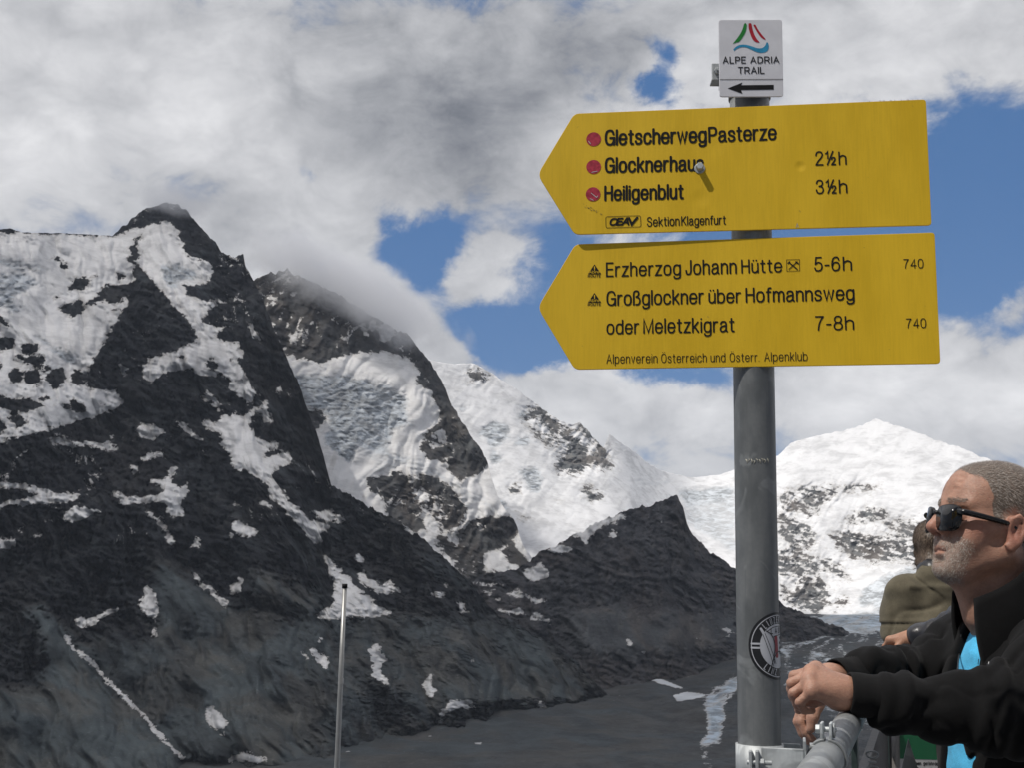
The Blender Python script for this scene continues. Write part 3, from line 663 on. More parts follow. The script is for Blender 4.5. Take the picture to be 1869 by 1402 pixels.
# ---- valley floor: scree plain and glacier tongue, one sheet reaching under and past the mountains
def valley_floor():
    mat = terrain_material('valley_scree_and_ice', (0.036, 0.040, 0.044), (0.080, 0.085, 0.091), (0.074, 0.078, 0.081), icec=(0.36, 0.42, 0.48), snowc=(0.62, 0.65, 0.68), bump=6.0)
    us = np.arange(-420, 2340, 3.0)
    hd = np.concatenate([np.geomspace(3, 420, 40)[:-1], np.linspace(420, 2100, 14)[:-1], np.geomspace(2100, 6200, 300), np.linspace(6400, 14000, 10)])
    az = np.arctan2(ray(us, np.full_like(us, 1250.0))[:, 0], ray(us, np.full_like(us, 1250.0))[:, 1])
    A, H = np.meshgrid(az, hd)
    X = H*np.sin(A); Y = H*np.cos(A)
    Z = -330+np.clip(H-2300, 0, 3200)*0.058 - np.clip(2300-H, 0, 700)*0.1
    side = np.clip((np.degrees(A)-7.5)/5.0, 0, 1); side = side*side*(3-2*side)
    Z = Z+side*0.046*np.clip(H-2900, 0, 2300)
    # steep slope under the terrace
    Z = np.where(H < 640, np.maximum(-3.8-0.82*np.clip(H-5.5, 0, None), -345-0.03*np.clip(640-H, 0, None)), Z)
    Z += 9*fbm(X/240, Y/240, 4, 77) + 3*fbm(X/60, Y/60, 3, 78)
    # low medial moraine ridges running up the glacier
    Z += 10*np.clip(ridged(X/210+Y/900, Y/3000+X/5000, 2, 79), 0, 1)*np.clip((H-2500)/800, 0, 1)
    P = np.stack([X, Y, Z+1.4], -1)
    # back to photo pixels for the maps of ice and snow
    d = P-CAM
    w = d @ AX_F
    U = PW/2+(d @ AX_R)/w*FPX; V = PH/2-(d @ AX_U)/w*FPX
    ok = (H > 1500)
    U = np.where(ok, U, 800); V = np.where(ok, V, 1500)
    w1 = fbm(U/24, V/9, 5, 91, 0.65)*6
    streak = fbm((X*0.94-Y*0.34)/40+2*fbm(X/500, Y/500, 2, 96), (X*0.34+Y*0.94)/700, 5, 95, 0.62)*1.5
    sn = sample(MAPS_V[0], U+w1, V+w1*0.5)+0.12*fbm(U/12, V/6, 3, 93)
    ice = np.clip(sample(MAPS_V[1], U+w1*2, V+w1)+0.55*streak*sample(MAPS_V[3], U, V), 0, 1.2)
    scr = sample(MAPS_V[2], U+w1*2, V+w1)+0.25*streak
    glac = sample(MAPS_V[3], U+w1*2, V+w1)
    scr = scr+0.35*fbm(U/26, V/9, 5, 97, 0.65)
    sn = np.maximum(sn, np.clip(glac*1.15-0.02+0.42*streak*np.clip(glac*3, 0, 1), 0, 1))
    sel = ok & (H < 6000)
    SHADE_PTS.append((P[sel], 0.92-0.5*np.clip(1-((U-1560)/130)**2, 0, 1)[sel]*np.clip(1-((V-1190)/60)**2, 0, 1)[sel]))
    grid_mesh('valley_floor', P, {'snow': sn, 'ice': ice, 'scree': scr}, mat)


valley_floor()


# ---- the cloud passing over the valley: its shadow lies on the massif, the knob and the valley
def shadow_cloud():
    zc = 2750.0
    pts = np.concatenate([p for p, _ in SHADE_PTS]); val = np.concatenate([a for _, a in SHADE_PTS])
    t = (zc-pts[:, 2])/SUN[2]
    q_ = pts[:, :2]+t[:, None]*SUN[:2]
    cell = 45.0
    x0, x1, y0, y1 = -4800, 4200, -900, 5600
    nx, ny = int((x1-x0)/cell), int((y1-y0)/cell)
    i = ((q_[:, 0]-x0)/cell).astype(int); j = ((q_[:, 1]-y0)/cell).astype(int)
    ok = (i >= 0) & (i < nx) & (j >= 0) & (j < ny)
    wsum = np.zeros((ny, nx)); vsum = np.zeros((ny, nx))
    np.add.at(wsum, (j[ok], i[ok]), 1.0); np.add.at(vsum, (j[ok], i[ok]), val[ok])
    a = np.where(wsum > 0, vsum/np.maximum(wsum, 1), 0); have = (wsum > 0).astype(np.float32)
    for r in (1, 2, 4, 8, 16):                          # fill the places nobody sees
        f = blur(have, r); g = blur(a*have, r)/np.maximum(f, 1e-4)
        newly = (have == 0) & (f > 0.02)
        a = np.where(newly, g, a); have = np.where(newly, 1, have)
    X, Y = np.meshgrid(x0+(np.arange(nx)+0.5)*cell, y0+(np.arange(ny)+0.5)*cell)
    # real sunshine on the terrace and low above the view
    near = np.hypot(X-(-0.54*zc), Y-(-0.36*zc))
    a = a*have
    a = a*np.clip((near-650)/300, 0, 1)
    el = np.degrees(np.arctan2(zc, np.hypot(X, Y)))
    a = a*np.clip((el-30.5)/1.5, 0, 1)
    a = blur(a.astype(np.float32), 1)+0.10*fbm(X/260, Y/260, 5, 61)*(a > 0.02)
    a = np.clip(a, 0, 1)
    lump = 1+0.7*fbm(X/420, Y/420, 5, 63)
    bm_ = bmesh.new()
    me = bpy.data.meshes.new('passing_cloud')
    verts = []; 
    for sgn, hgt in ((-1, 60), (1, 260)):
        Z = zc + sgn*hgt*np.sqrt(np.clip(a, 0, 1))*lump
        verts.append(np.stack([X, Y, Z], -1).reshape(-1, 3))
    n = nx*ny
    idx = np.arange(n).reshape(ny, nx)
    fm = (a > 0.03)
    keep = fm[:-1, :-1] | fm[1:, :-1] | fm[:-1, 1:] | fm[1:, 1:]
    f0 = np.stack([idx[:-1, :-1], idx[1:, :-1], idx[1:, 1:], idx[:-1, 1:]], -1)[keep]
    f1 = np.stack([idx[:-1, :-1], idx[:-1, 1:], idx[1:, 1:], idx[1:, :-1]], -1)[keep]+n
    faces = np.concatenate([f0, f1])
    V_ = np.concatenate(verts)
    used = np.unique(faces); remap = np.full(len(V_), -1); remap[used] = np.arange(len(used))
    me.from_pydata(V_[used].tolist(), [], remap[faces].tolist())
    at_ = me.attributes.new('cover', 'FLOAT', 'POINT')
    at_.data.foreach_set('value', np.concatenate([a.reshape(-1)]*2)[used].astype(np.float32))
    me.polygons.foreach_set('use_smooth', np.ones(len(me.polygons), bool))
    m, nt, p = material('cloud_vapour')
    out = nt.n['Material Output']
    cover = nt.new('ShaderNodeAttribute', attribute_name='cover').outputs['Fac']
    tr = nt.new('ShaderNodeBsdfTransparent'); df = nt.new('ShaderNodeBsdfTranslucent')
    nt.put(df, 'Color', (0.9, 0.9, 0.92, 1))
    mxs = nt.new('ShaderNodeMixShader')
    # each of the two skins passes the square root of what the cloud lets through
    passes = nt.math('SQRT', nt.math('MAXIMUM', nt.math('SUBTRACT', 1.0, nt.math('MULTIPLY', cover, 0.97)), 0.0))
    nt.put(mxs, 0, nt.math('SUBTRACT', 1.0, passes))
    nt.l.new(tr.outputs[0], mxs.inputs[1]); nt.l.new(df.outputs[0], mxs.inputs[2])
    nt.l.new(mxs.outputs[0], out.inputs['Surface'])
    me.materials.append(m)
    o = bpy.data.objects.new('passing_cloud', me); COL.objects.link(o)
    o['kind'] = 'stuff'
    o['label'] = 'grey cloud bank passing overhead that shades the dark massif'


shadow_cloud()

# ------------------------------------------------------------------ helpers for things
def link_mesh(name, me, mat=None, parent=None, smooth=True):
    o = bpy.data.objects.new(name, me)
    COL.objects.link(o)
    if mat is not None and not me.materials:
        me.materials.append(mat)
    if smooth:
        me.polygons.foreach_set('use_smooth', np.ones(len(me.polygons), bool))
    if parent is not None:
        o.parent = parent
    return o


def bm_obj(name, bm_, mat, parent=None, smooth=False, bevel=0.0, segs=2):
    me = bpy.data.meshes.new(name)
    bmesh.ops.recalc_face_normals(bm_, faces=bm_.faces[:])
    bm_.to_mesh(me); bm_.free()
    o = link_mesh(name, me, mat, parent, smooth)
    if bevel > 0:
        b = o.modifiers.new('bevel', 'BEVEL'); b.width = bevel; b.segments = segs; b.limit_method = 'ANGLE'; b.angle_limit = math.radians(35)
    return o


def py_obj(name, verts, faces, mat, parent=None, smooth=False):
    me = bpy.data.meshes.new(name)
    me.from_pydata([tuple(map(float, v)) for v in verts], [], [tuple(f) for f in faces])
    return link_mesh(name, me, mat, parent, smooth)


def thing(name, label, cat, loc=(0, 0, 0), group=None):
    o = bpy.data.objects.new(name, None)
    COL.objects.link(o)
    o.location = loc
    o.empty_display_size = 0.1
    o['label'] = label; o['category'] = cat
    if group:
        o['group'] = group
    return o


def keep(o, root):
    """parent o to root without moving it"""
    o.parent = root
    o.matrix_parent_inverse = Matrix.Translation(root.location).inverted()
    return o


def frame(z, up=(0, 0, 1)):
    z = np.array(z, float); z /= np.linalg.norm(z)
    x = np.cross(up, z)
    if np.linalg.norm(x) < 1e-5:
        x = np.array([1.0, 0, 0])
    x /= np.linalg.norm(x)
    return x, np.cross(z, x), z


def add_tube(bm_, pts, r, n=20, caps=True):
    """round tube through the points; r is a number or one radius per point"""
    pts = [np.array(p, float) for p in pts]
    rs = [r]*len(pts) if np.isscalar(r) else list(r)
    rings = []
    x = None
    for i, p in enumerate(pts):
        d = pts[min(i+1, len(pts)-1)]-pts[max(i-1, 0)]
        d /= np.linalg.norm(d)
        if x is None:
            x, y, _ = frame(d, (0, 0, 1) if abs(d[2]) < 0.9 else (0, 1, 0))
        else:
            x = x-d*(x @ d); x /= np.linalg.norm(x); y = np.cross(d, x)
        rings.append([bm_.verts.new(p+rs[i]*(math.cos(a)*x+math.sin(a)*y)) for a in np.linspace(0, 2*math.pi, n, endpoint=False)])
    for a, b in zip(rings[:-1], rings[1:]):
        for k in range(n):
            f = bm_.faces.new((a[k], a[(k+1) % n], b[(k+1) % n], b[k])); f.smooth = True
    if caps:
        bm_.faces.new(rings[0][::-1]); bm_.faces.new(rings[-1])
    return rings


def add_box(bm_, c, size, ax=None):
    ax = np.eye(3) if ax is None else np.array(ax)
    c = np.array(c, float)
    v = []
    for sx in (-.5, .5):
        for sy in (-.5, .5):
            for sz in (-.5, .5):
                v.append(bm_.verts.new(c+sx*size[0]*ax[0]+sy*size[1]*ax[1]+sz*size[2]*ax[2]))
    for f in ((0, 1, 3, 2), (4, 6, 7, 5), (0, 4, 5, 1), (2, 3, 7, 6), (0, 2, 6, 4), (1, 5, 7, 3)):
        bm_.faces.new([v[i] for i in f])


def add_prism(bm_, c, axis, r, h, n=6, up=(0, 0, 1)):
    x, y, z = frame(axis, up)
    c = np.array(c, float)
    a = [bm_.verts.new(c+r*(math.cos(t)*x+math.sin(t)*y)) for t in np.linspace(0, 2*math.pi, n, endpoint=False)]
    b = [bm_.verts.new(v.co+Vector(z*h)) for v in a]
    for k in range(n):
        f = bm_.faces.new((a[k], a[(k+1) % n], b[(k+1) % n], b[k])); f.smooth = n > 8
    bm_.faces.new(a[::-1]); bm_.faces.new(b)


def simple_mat(name, col, rough=0.5, metal=0.0, spec=0.5, var=0.12, scale=60.0, bump=0.0, bscale=200.0):
    m, nt, p = material(name)
    pos = nt.new('ShaderNodeTexCoord').outputs['Object']
    n = nt.noise(pos, scale, 5, 0.6)
    nt.put(p, 'Base Color', nt.mix(nt.step(n, 0.3, 0.7), rgba([c*(1-var) for c in col]), rgba([min(1, c*(1+var)) for c in col])))
    nt.put(p, 'Roughness', nt.step(n, 0.3, 0.7, True, rough*0.9, min(1, rough*1.1)))
    nt.put(p, 'Metallic', metal); nt.put(p, 'Specular IOR Level', spec)
    if bump:
        b = nt.new('ShaderNodeBump'); nt.put(b, 'Strength', 0.6); nt.put(b, 'Distance', bump)
        nt.put(b, 'Height', nt.noise(pos, bscale, 4, 0.6)); nt.l.new(b.outputs[0], p.inputs['Normal'])
    return m


def galvanised(name, tone=0.30, stains=True):
    m, nt, p = material(name)
    pos = nt.new('ShaderNodeTexCoord').outputs['Object']
    st = nt.vmath('MULTIPLY', pos, (1, 1, 0.35))
    n1 = nt.noise(st, 22, 5, 0.6); n2 = nt.noise(st, 70, 4, 0.6)
    vor = nt.new('ShaderNodeTexVoronoi'); nt.put(vor, 'Vector', pos); nt.put(vor, 'Scale', 160.0)
    k = nt.math('ADD', nt.math('MULTIPLY', n1, 0.7), nt.math('MULTIPLY', n2, 0.3))
    c = nt.mix(nt.step(k, 0.36, 0.62), rgba((tone*0.72, tone*0.76, tone*0.77)), rgba((tone*1.1, tone*1.15, tone*1.16)))
    c = nt.mix(nt.math('MULTIPLY', nt.step(nt.noise(pos, 16, 3, 0.5, 0.8), 0.56, 0.62), 0.55), c, rgba((tone*1.7, tone*1.78, tone*1.78)))
    c = nt.mix(nt.math('MULTIPLY', vor.outputs['Distance'], 0.25), c, rgba((tone*0.6, tone*0.64, tone*0.66)))
    scr = nt.noise(nt.vmath('MULTIPLY', pos, (900, 900, 4)), 1.0, 2, 0.5)
    c = nt.mix(nt.math('MULTIPLY', nt.step(scr, 0.60, 0.70), 0.35), c, rgba((tone*0.55, tone*0.57, tone*0.58)))
    nt.put(p, 'Base Color', c)
    nt.put(p, 'Metallic', 0.35); nt.put(p, 'Roughness', nt.step(k, 0.35, 0.65, True, 0.42, 0.62))
    b = nt.new('ShaderNodeBump'); nt.put(b, 'Strength', 0.35); nt.put(b, 'Distance', 0.0006)
    nt.put(b, 'Height', n2); nt.l.new(b.outputs[0], p.inputs['Normal'])
    return m


STEEL_POLE = galvanised('galvanised_post', 0.165)
STEEL_RAIL = galvanised('galvanised_tube', 0.27)
STEEL_BRIGHT = galvanised('bright_zinc', 0.44)
BLACK_INK = simple_mat('black_lettering', (0.010, 0.010, 0.011), 0.6, spec=0.18, var=0.1)

# ------------------------------------------------------------------ single-line lettering, as a router or a stencil cuts it
def _sp(pts, k=7):
    """smooth curve through points"""
    p = [np.array(a, float) for a in pts]
    p = [2*p[0]-p[1]]+p+[2*p[-1]-p[-2]]
    out = []
    for i in range(1, len(p)-2):
        for t in np.linspace(0, 1, k, endpoint=False):
            a, b, c, d = p[i-1], p[i], p[i+1], p[i+2]
            out.append(0.5*((2*b)+(c-a)*t+(2*a-5*b+4*c-d)*t*t+(3*b-a-3*c+d)*t**3))
    out.append(p[-2])
    return out


def _el(cx, cy, rx, ry, a0=0, a1=360, n=26, e=2.5):
    out = []
    for a in np.radians(np.linspace(a0, a1, n)):
        c, s = math.cos(a), math.sin(a)
        out.append((cx+rx*math.copysign(abs(c)**(2/e), c), cy+ry*math.copysign(abs(s)**(2/e), s)))
    return out


def _glyphs():
    X = 0.72
    G = {}
    stem = lambda x, a=0.0, b=1.0: [(x, a), (x, b)]
    arch = lambda x0, x1: _sp([(x0, .40), (x0+.03, .58), ((x0+x1)/2, X), (x1-.03, .62), (x1, .46), (x1, .22), (x1, 0)])
    bowl = lambda cx=.235: _el(cx, .36, .235, .36)
    dot = lambda x, y=.95: [(x, y-.005), (x, y+.005)]
    G['o'] = (.48, [_el(.24, .36, .24, .36)])
    G['e'] = (.48, [_sp([(.015, .37), (.24, .37), (.47, .37), (.46, .54), (.38, .68), (.24, .72), (.09, .67), (.015, .52), (.0, .36), (.02, .17), (.10, .04), (.24, 0), (.38, .04), (.46, .17)])])
    G['c'] = (.46, [_sp([(.45, .51), (.38, .67), (.24, .72), (.09, .67), (.015, .52), (0, .36), (.02, .18), (.10, .04), (.24, 0), (.38, .05), (.46, .20)])])
    G['s'] = (.42, [_sp([(.40, .53), (.35, .67), (.21, .72), (.07, .67), (.03, .54), (.09, .43), (.22, .375), (.35, .31), (.41, .19), (.35, .05), (.20, 0), (.06, .04), (.0, .19)])])
    G['r'] = (.27, [stem(0, 0, X), _sp([(0, .40), (.04, .58), (.14, .70), (.27, .71)])])
    G['n'] = (.42, [stem(0, 0, X), arch(0, .42)])
    G['m'] = (.70, [stem(0, 0, X), arch(0, .35), arch(.35, .70)])
    G['h'] = (.42, [stem(0), arch(0, .42)])
    G['u'] = (.42, [stem(.42, 0, X), [(.42-a, X-b) for a, b in arch(0, .42)]])
    G['ü'] = (.42, G['u'][1]+[dot(.10), dot(.32)])
    G['ö'] = (.48, G['o'][1]+[dot(.13), dot(.35)])
    G['a'] = (.48, [_sp([(.03, .55), (.09, .68), (.23, .72), (.37, .68), (.42, .54), (.42, .30), (.42, .10), (.49, .0)]), _sp([(.42, .43), (.24, .40), (.06, .33), (.0, .18), (.06, .03), (.19, 0), (.34, .07), (.42, .20)])])
    G['ä'] = (.48, G['a'][1]+[dot(.11), dot(.33)])
    G['g'] = (.47, [bowl(), [(.47, X)]+_sp([(.47, .3), (.47, -.05), (.43, -.22), (.24, -.29), (.07, -.25), (.02, -.14)])])
    G['d'] = (.47, [bowl(), stem(.47)])
    G['b'] = (.47, [bowl(), stem(0)])
    G['p'] = (.47, [bowl(), stem(0, -.28, X)])
    G['t'] = (.28, [_sp([(.12, .93), (.12, .5), (.12, .16), (.17, .02), (.28, .01)]), [(0, .70), (.27, .70)]])
    G['f'] = (.26, [_sp([(.28, .99), (.16, .97), (.10, .84), (.10, .5), (.10, 0)]), [(0, .70), (.26, .70)]])
    G['k'] = (.41, [stem(0), [(.39, X), (0, .25)], [(.14, .40), (.41, 0)]])
    G['l'] = (.0, [stem(0)])
    G['i'] = (.0, [stem(0, 0, X), dot(0)])
    G['z'] = (.40, [[(.02, X), (.40, X), (0, 0), (.41, 0)]])
    G['w'] = (.64, [[(0, X), (.16, 0), (.32, .70), (.48, 0), (.64, X)]])
    G['v'] = (.40, [[(0, X), (.20, 0), (.40, X)]])
    G['ß'] = (.46, [_sp([(0, 0), (0, .4), (0, .78), (.06, .95), (.20, 1), (.34, .94), (.37, .78), (.31, .64), (.19, .57)]), _sp([(.19, .57), (.34, .52), (.45, .36), (.44, .15), (.34, .02), (.17, 0)])])
    G['S'] = (.52, [_sp([(.50, .75), (.44, .93), (.26, 1), (.08, .93), (.03, .76), (.10, .60), (.27, .52), (.44, .43), (.52, .27), (.45, .07), (.26, 0), (.07, .07), (0, .27)])])
    G['G'] = (.60, [_sp([(.57, .74), (.48, .94), (.30, 1), (.10, .92), (.015, .70), (0, .5), (.015, .28), (.10, .08), (.30, 0), (.48, .06), (.58, .25), (.60, .46)]), [(.33, .47), (.60, .47), (.60, 0)]])
    G['P'] = (.50, [stem(0), _sp([(0, 1), (.14, 1), (.30, 1), (.46, .92), (.50, .73), (.46, .54), (.30, .46), (.14, .46), (0, .46)])])
    G['R'] = (.54, G['P'][1]+[[(.30, .46), (.53, 0)]])
    G['B'] = (.50, [stem(0), _sp([(0, 1), (.28, 1), (.44, .92), (.46, .74), (.40, .57), (.26, .52), (0, .52)]), _sp([(.26, .52), (.44, .45), (.51, .26), (.44, .05), (.28, 0), (0, 0)])])
    G['H'] = (.52, [stem(0), stem(.52), [(0, .53), (.52, .53)]])
    G['K'] = (.54, [stem(0), [(.52, 1), (0, .40)], [(.17, .60), (.54, 0)]])
    G['E'] = (.46, [[(.46, 1), (0, 1), (0, 0), (.46, 0)], [(0, .52), (.42, .52)]])
    G['L'] = (.42, [[(0, 1), (0, 0), (.42, 0)]])
    G['D'] = (.52, [stem(0), _sp([(0, 1), (.15, 1), (.30, .98), (.46, .85), (.52, .5), (.46, .15), (.30, .02), (.15, 0), (0, 0)])])
    G['I'] = (.0, [stem(0)])
    G['T'] = (.52, [[(0, 1), (.52, 1)], stem(.26)])
    G['N'] = (.52, [[(0, 0), (0, 1), (.52, 0), (.52, 1)]])
    G['Z'] = (.50, [[(.02, 1), (.50, 1), (0, 0), (.50, 0)]])
    G['C'] = (.54, [_sp([(.54, .72), (.46, .93), (.29, 1), (.10, .92), (.015, .7), (0, .5), (.015, .3), (.10, .08), (.29, 0), (.46, .07), (.55, .30)])])
    G['U'] = (.50, [_sp([(0, 1), (0, .6), (0, .28), (.07, .06), (.25, 0), (.43, .06), (.50, .28), (.50, .6), (.50, 1)])])
    G['Y'] = (.50, [[(0, 1), (.25, .48), (.50, 1)], [(.25, .48), (.25, 0)]])
    G['J'] = (.36, [_sp([(.36, 1), (.36, .6), (.36, .26), (.30, .05), (.17, 0), (.05, .05), (0, .28)])])
    G['M'] = (.66, [[(0, 0), (0, 1), (.33, .04), (.66, 1), (.66, 0)]])
    G['A'] = (.58, [[(0, 0), (.29, 1), (.58, 0)], [(.10, .34), (.48, .34)]])
    G['O'] = (.58, [_el(.29, .5, .29, .5)])
    G['Ö'] = (.58, G['O'][1]+[dot(.17, 1.20), dot(.41, 1.20)])
    G['1'] = (.24, [[(0, .78), (.13, .86), (.22, 1), (.22, 0)]])
    G['2'] = (.46, [_sp([(.01, .72), (.07, .93), (.24, 1), (.40, .93), (.45, .75), (.36, .54), (.14, .26), (.0, 0)]), [(0, 0), (.47, 0)]])
    G['3'] = (.47, [_sp([(.02, .76), (.08, .94), (.23, 1), (.38, .94), (.43, .77), (.37, .60), (.19, .54)]), _sp([(.19, .54), (.38, .49), (.47, .28), (.41, .07), (.24, 0), (.06, .07), (0, .27)])])
    G['4'] = (.48, [[(.36, 0), (.36, 1), (0, .28), (.50, .28)]])
    G['5'] = (.46, [[(.42, 1), (.09, 1), (.04, .50)], _sp([(.04, .50), (.22, .63), (.40, .54), (.46, .32), (.40, .09), (.22, 0), (.06, .05), (0, .22)])])
    G['6'] = (.47, [_sp([(.44, .78), (.38, .95), (.25, 1), (.09, .90), (.01, .62), (.0, .35), (.04, .12), (.14, .01), (.25, 0), (.40, .07), (.47, .30), (.41, .53), (.26, .61), (.10, .54), (.02, .36)])])
    G['7'] = (.46, [[(0, 1), (.46, 1)], _sp([(.46, 1), (.30, .72), (.19, .38), (.14, 0)])])
    G['8'] = (.48, [_el(.24, .76, .20, .24, e=2.2), _el(.24, .265, .24, .265, e=2.2)])
    G['0'] = (.47, [_el(.235, .5, .235, .5)])
    G['½'] = (.64, [[(.0, .84), (.09, .90), (.14, 1), (.14, .48)], [(.10, 0), (.50, 1)], _sp([(.40, .40), (.44, .50), (.53, .54), (.62, .49), (.63, .38), (.54, .20), (.40, 0)]), [(.40, 0), (.65, 0)]])
    G['-'] = (.24, [[(0, .40), (.24, .40)]])
    G['.'] = (.0, [dot(0, .01)])
    G['!'] = (.0, [[(0, 1), (0, .3)], dot(0, .04)])
    return G


GLYPH = _glyphs()


def ribbon(bm_, pts, w, lay, place):
    """flat stroke with round ends; place maps (x, y, height) to 3-D"""
    p = [np.array(a, float) for a in pts]
    q_ = [p[0]]
    for a in p[1:]:
        if np.hypot(*(a-q_[-1])) > 1e-5:
            q_.append(a)
    p = q_
    if len(p) == 1:
        p.append(p[0]+np.array([1e-4, 0]))
    L, R = [], []
    n = len(p)
    for i in range(n):
        d0 = p[i]-p[i-1] if i > 0 else p[1]-p[0]
        d1 = p[i+1]-p[i] if i < n-1 else p[-1]-p[-2]
        d0 = d0/np.hypot(*d0); d1 = d1/np.hypot(*d1)
        m_ = d0+d1
        if np.hypot(*m_) < 1e-3:
            m_ = d1
        m_ = m_/np.hypot(*m_)
        nm = np.array([-m_[1], m_[0]])
        k = 1/max(0.45, float(nm @ np.array([-d0[1], d0[0]])))
        L.append(p[i]+nm*w/2*k); R.append(p[i]-nm*w/2*k)
    d = p[0]-p[1]; a0 = math.atan2(d[1], d[0])
    cap0 = [p[0]+w/2*np.array([math.cos(a0+t), math.sin(a0+t)]) for t in np.linspace(math.pi/2, -math.pi/2, 7)[1:-1]]
    d = p[-1]-p[-2]; a1 = math.atan2(d[1], d[0])
    cap1 = [p[-1]+w/2*np.array([math.cos(a1+t), math.sin(a1+t)]) for t in np.linspace(math.pi/2, -math.pi/2, 7)[1:-1]]
    lv = [bm_.verts.new(place(v[0], v[1], lay)) for v in L]; rv = [bm_.verts.new(place(v[0], v[1], lay)) for v in R]
    for i in range(n-1):
        bm_.faces.new((lv[i], rv[i], rv[i+1], lv[i+1]))
    c0 = [bm_.verts.new(place(v[0], v[1], lay)) for v in cap0]; c1 = [bm_.verts.new(place(v[0], v[1], lay)) for v in cap1]
    bm_.faces.new([rv[0], lv[0]] + c0[::-1]) if False else bm_.faces.new([lv[0]]+c0[::-1][::-1][::-1]+[rv[0]])
    bm_.faces.new([rv[-1]]+c1[::-1]+[lv[-1]])


def lettering(bm_, text, place, size, xscale=1.0, weight=0.12, gap=0.20, space=0.42, lay0=0.0, length=None, mono=None, slant=0.0):
    """strokes of a line of text; x runs along the line, y up; returns its length"""
    x = weight/2; lay = lay0; strokes = []
    for ch in text:
        if ch == ' ':
            x += space; continue
        w, st = GLYPH[ch]
        for s in st:
            strokes.append([(x+a+slant*b, b) for a, b in s])
        x += w+gap
    tot = x-gap+weight/2
    xs = (length/size/tot) if length else xscale
    for i, s in enumerate(strokes):
        ribbon(bm_, [(a*xs*size, b*size) for a, b in s], weight*size, lay0+(i % 5)*2.0e-5, place)
    return tot*xs*size

# ------------------------------------------------------------------ sign post
def on_plane(u, v, p0, n):
    r = ray(u, v)
    return CAM+r*(((p0-CAM) @ n)/(r @ n))


POST_C = at(1386, 1330, 1.745)          # axis of the post where it meets the railing clamp
POST_R = 0.0305
RAIL_A = at(1500, 1402, 1.62); RAIL_B = at(1552, 1316, 2.30)
RAIL_Z = 0.5*(RAIL_A[2]+RAIL_B[2]); RAIL_A[2] = RAIL_Z; RAIL_B[2] = RAIL_Z
RAIL_D = (RAIL_B-RAIL_A)/np.linalg.norm(RAIL_B-RAIL_A)
RAIL_R = 0.0245

post_top = on_plane(1363, 168, POST_C, np.array([0, -1.0, 0]))
post = thing('sign_post', 'tall grey galvanised steel post carrying the yellow and white signs', 'sign post', (POST_C[0], POST_C[1], 0))
b_ = bmesh.new()
zs = np.linspace(-0.3, post_top[2], 24)
add_tube(b_, [(POST_C[0], POST_C[1], z) for z in zs], POST_R, 48)
keep(bm_obj('pole', b_, STEEL_POLE), post)
b_ = bmesh.new()
add_tube(b_, [(POST_C[0], POST_C[1], post_top[2]-0.012), (POST_C[0], POST_C[1], post_top[2]+0.002), (POST_C[0], POST_C[1], post_top[2]+0.005)], [POST_R+0.002, POST_R+0.002, POST_R-0.004], 40)
keep(bm_obj('cap', b_, simple_mat('grey_plastic_cap', (0.2, 0.2, 0.2), 0.6)), post)

def post_marks():
    rnd_ = random.Random(9)
    pale = simple_mat('scraped_zinc', (0.42, 0.40, 0.33), 0.5, 0.3); rub = simple_mat('chalky_zinc', (0.21, 0.23, 0.23), 0.75, 0.1, var=0.3, scale=120)
    vx, vy = (CAM-POST_C)[0], (CAM-POST_C)[1]
    af = math.atan2(vy, vx)

    def wrap(u, v, h):
        z = at(u, v, 1.715)[2]
        x0 = PW/2+FPX*0
        cx = 1386-(1330-v)*0.0201; hw = 39-(1330-v)*0.0098
        s_ = max(-0.98, min(0.98, (u-cx)/hw)); a = af+math.asin(s_)
        r_ = POST_R+h
        return np.array([POST_C[0]+r_*math.cos(a), POST_C[1]+r_*math.sin(a), z])
    for k in range(9):
        u0 = 1361+k*4.2; v0 = 831+rnd_.uniform(-3, 3)
        b = bmesh.new()
        pts = [wrap(u0+rnd_.uniform(-1, 1), v0+rnd_.uniform(0, 4)-4, 0.0003), wrap(u0+2, v0, 0.0003), wrap(u0+rnd_.uniform(0, 3), v0+5, 0.0003)]
        add_tube(b, pts, [0.0003, 0.0009, 0.0004], 6)
        keep(bm_obj('scrape_mark', b, pale), post)


SIGN_YAW = math.radians(6.5)
SN = np.array([-math.sin(SIGN_YAW), -math.cos(SIGN_YAW), 0.0])        # sign faces look back at us
SX = np.array([math.cos(SIGN_YAW), -math.sin(SIGN_YAW), 0.0]); SZ = np.array([0, 0, 1.0])


def round_poly(pts, r, n=5):
    out = []
    m_ = len(pts)
    for i in range(m_):
        p, a, b = np.array(pts[i], float), np.array(pts[i-1], float), np.array(pts[(i+1) % m_], float)
        ri = r[i] if not np.isscalar(r) else r
        da = (a-p)/np.linalg.norm(a-p); db = (b-p)/np.linalg.norm(b-p)
        s = p+da*ri; e = p+db*ri
        for t in np.linspace(0, 1, n):
            out.append((1-t)**2*s+2*t*(1-t)*p+t*t*e)
    return out


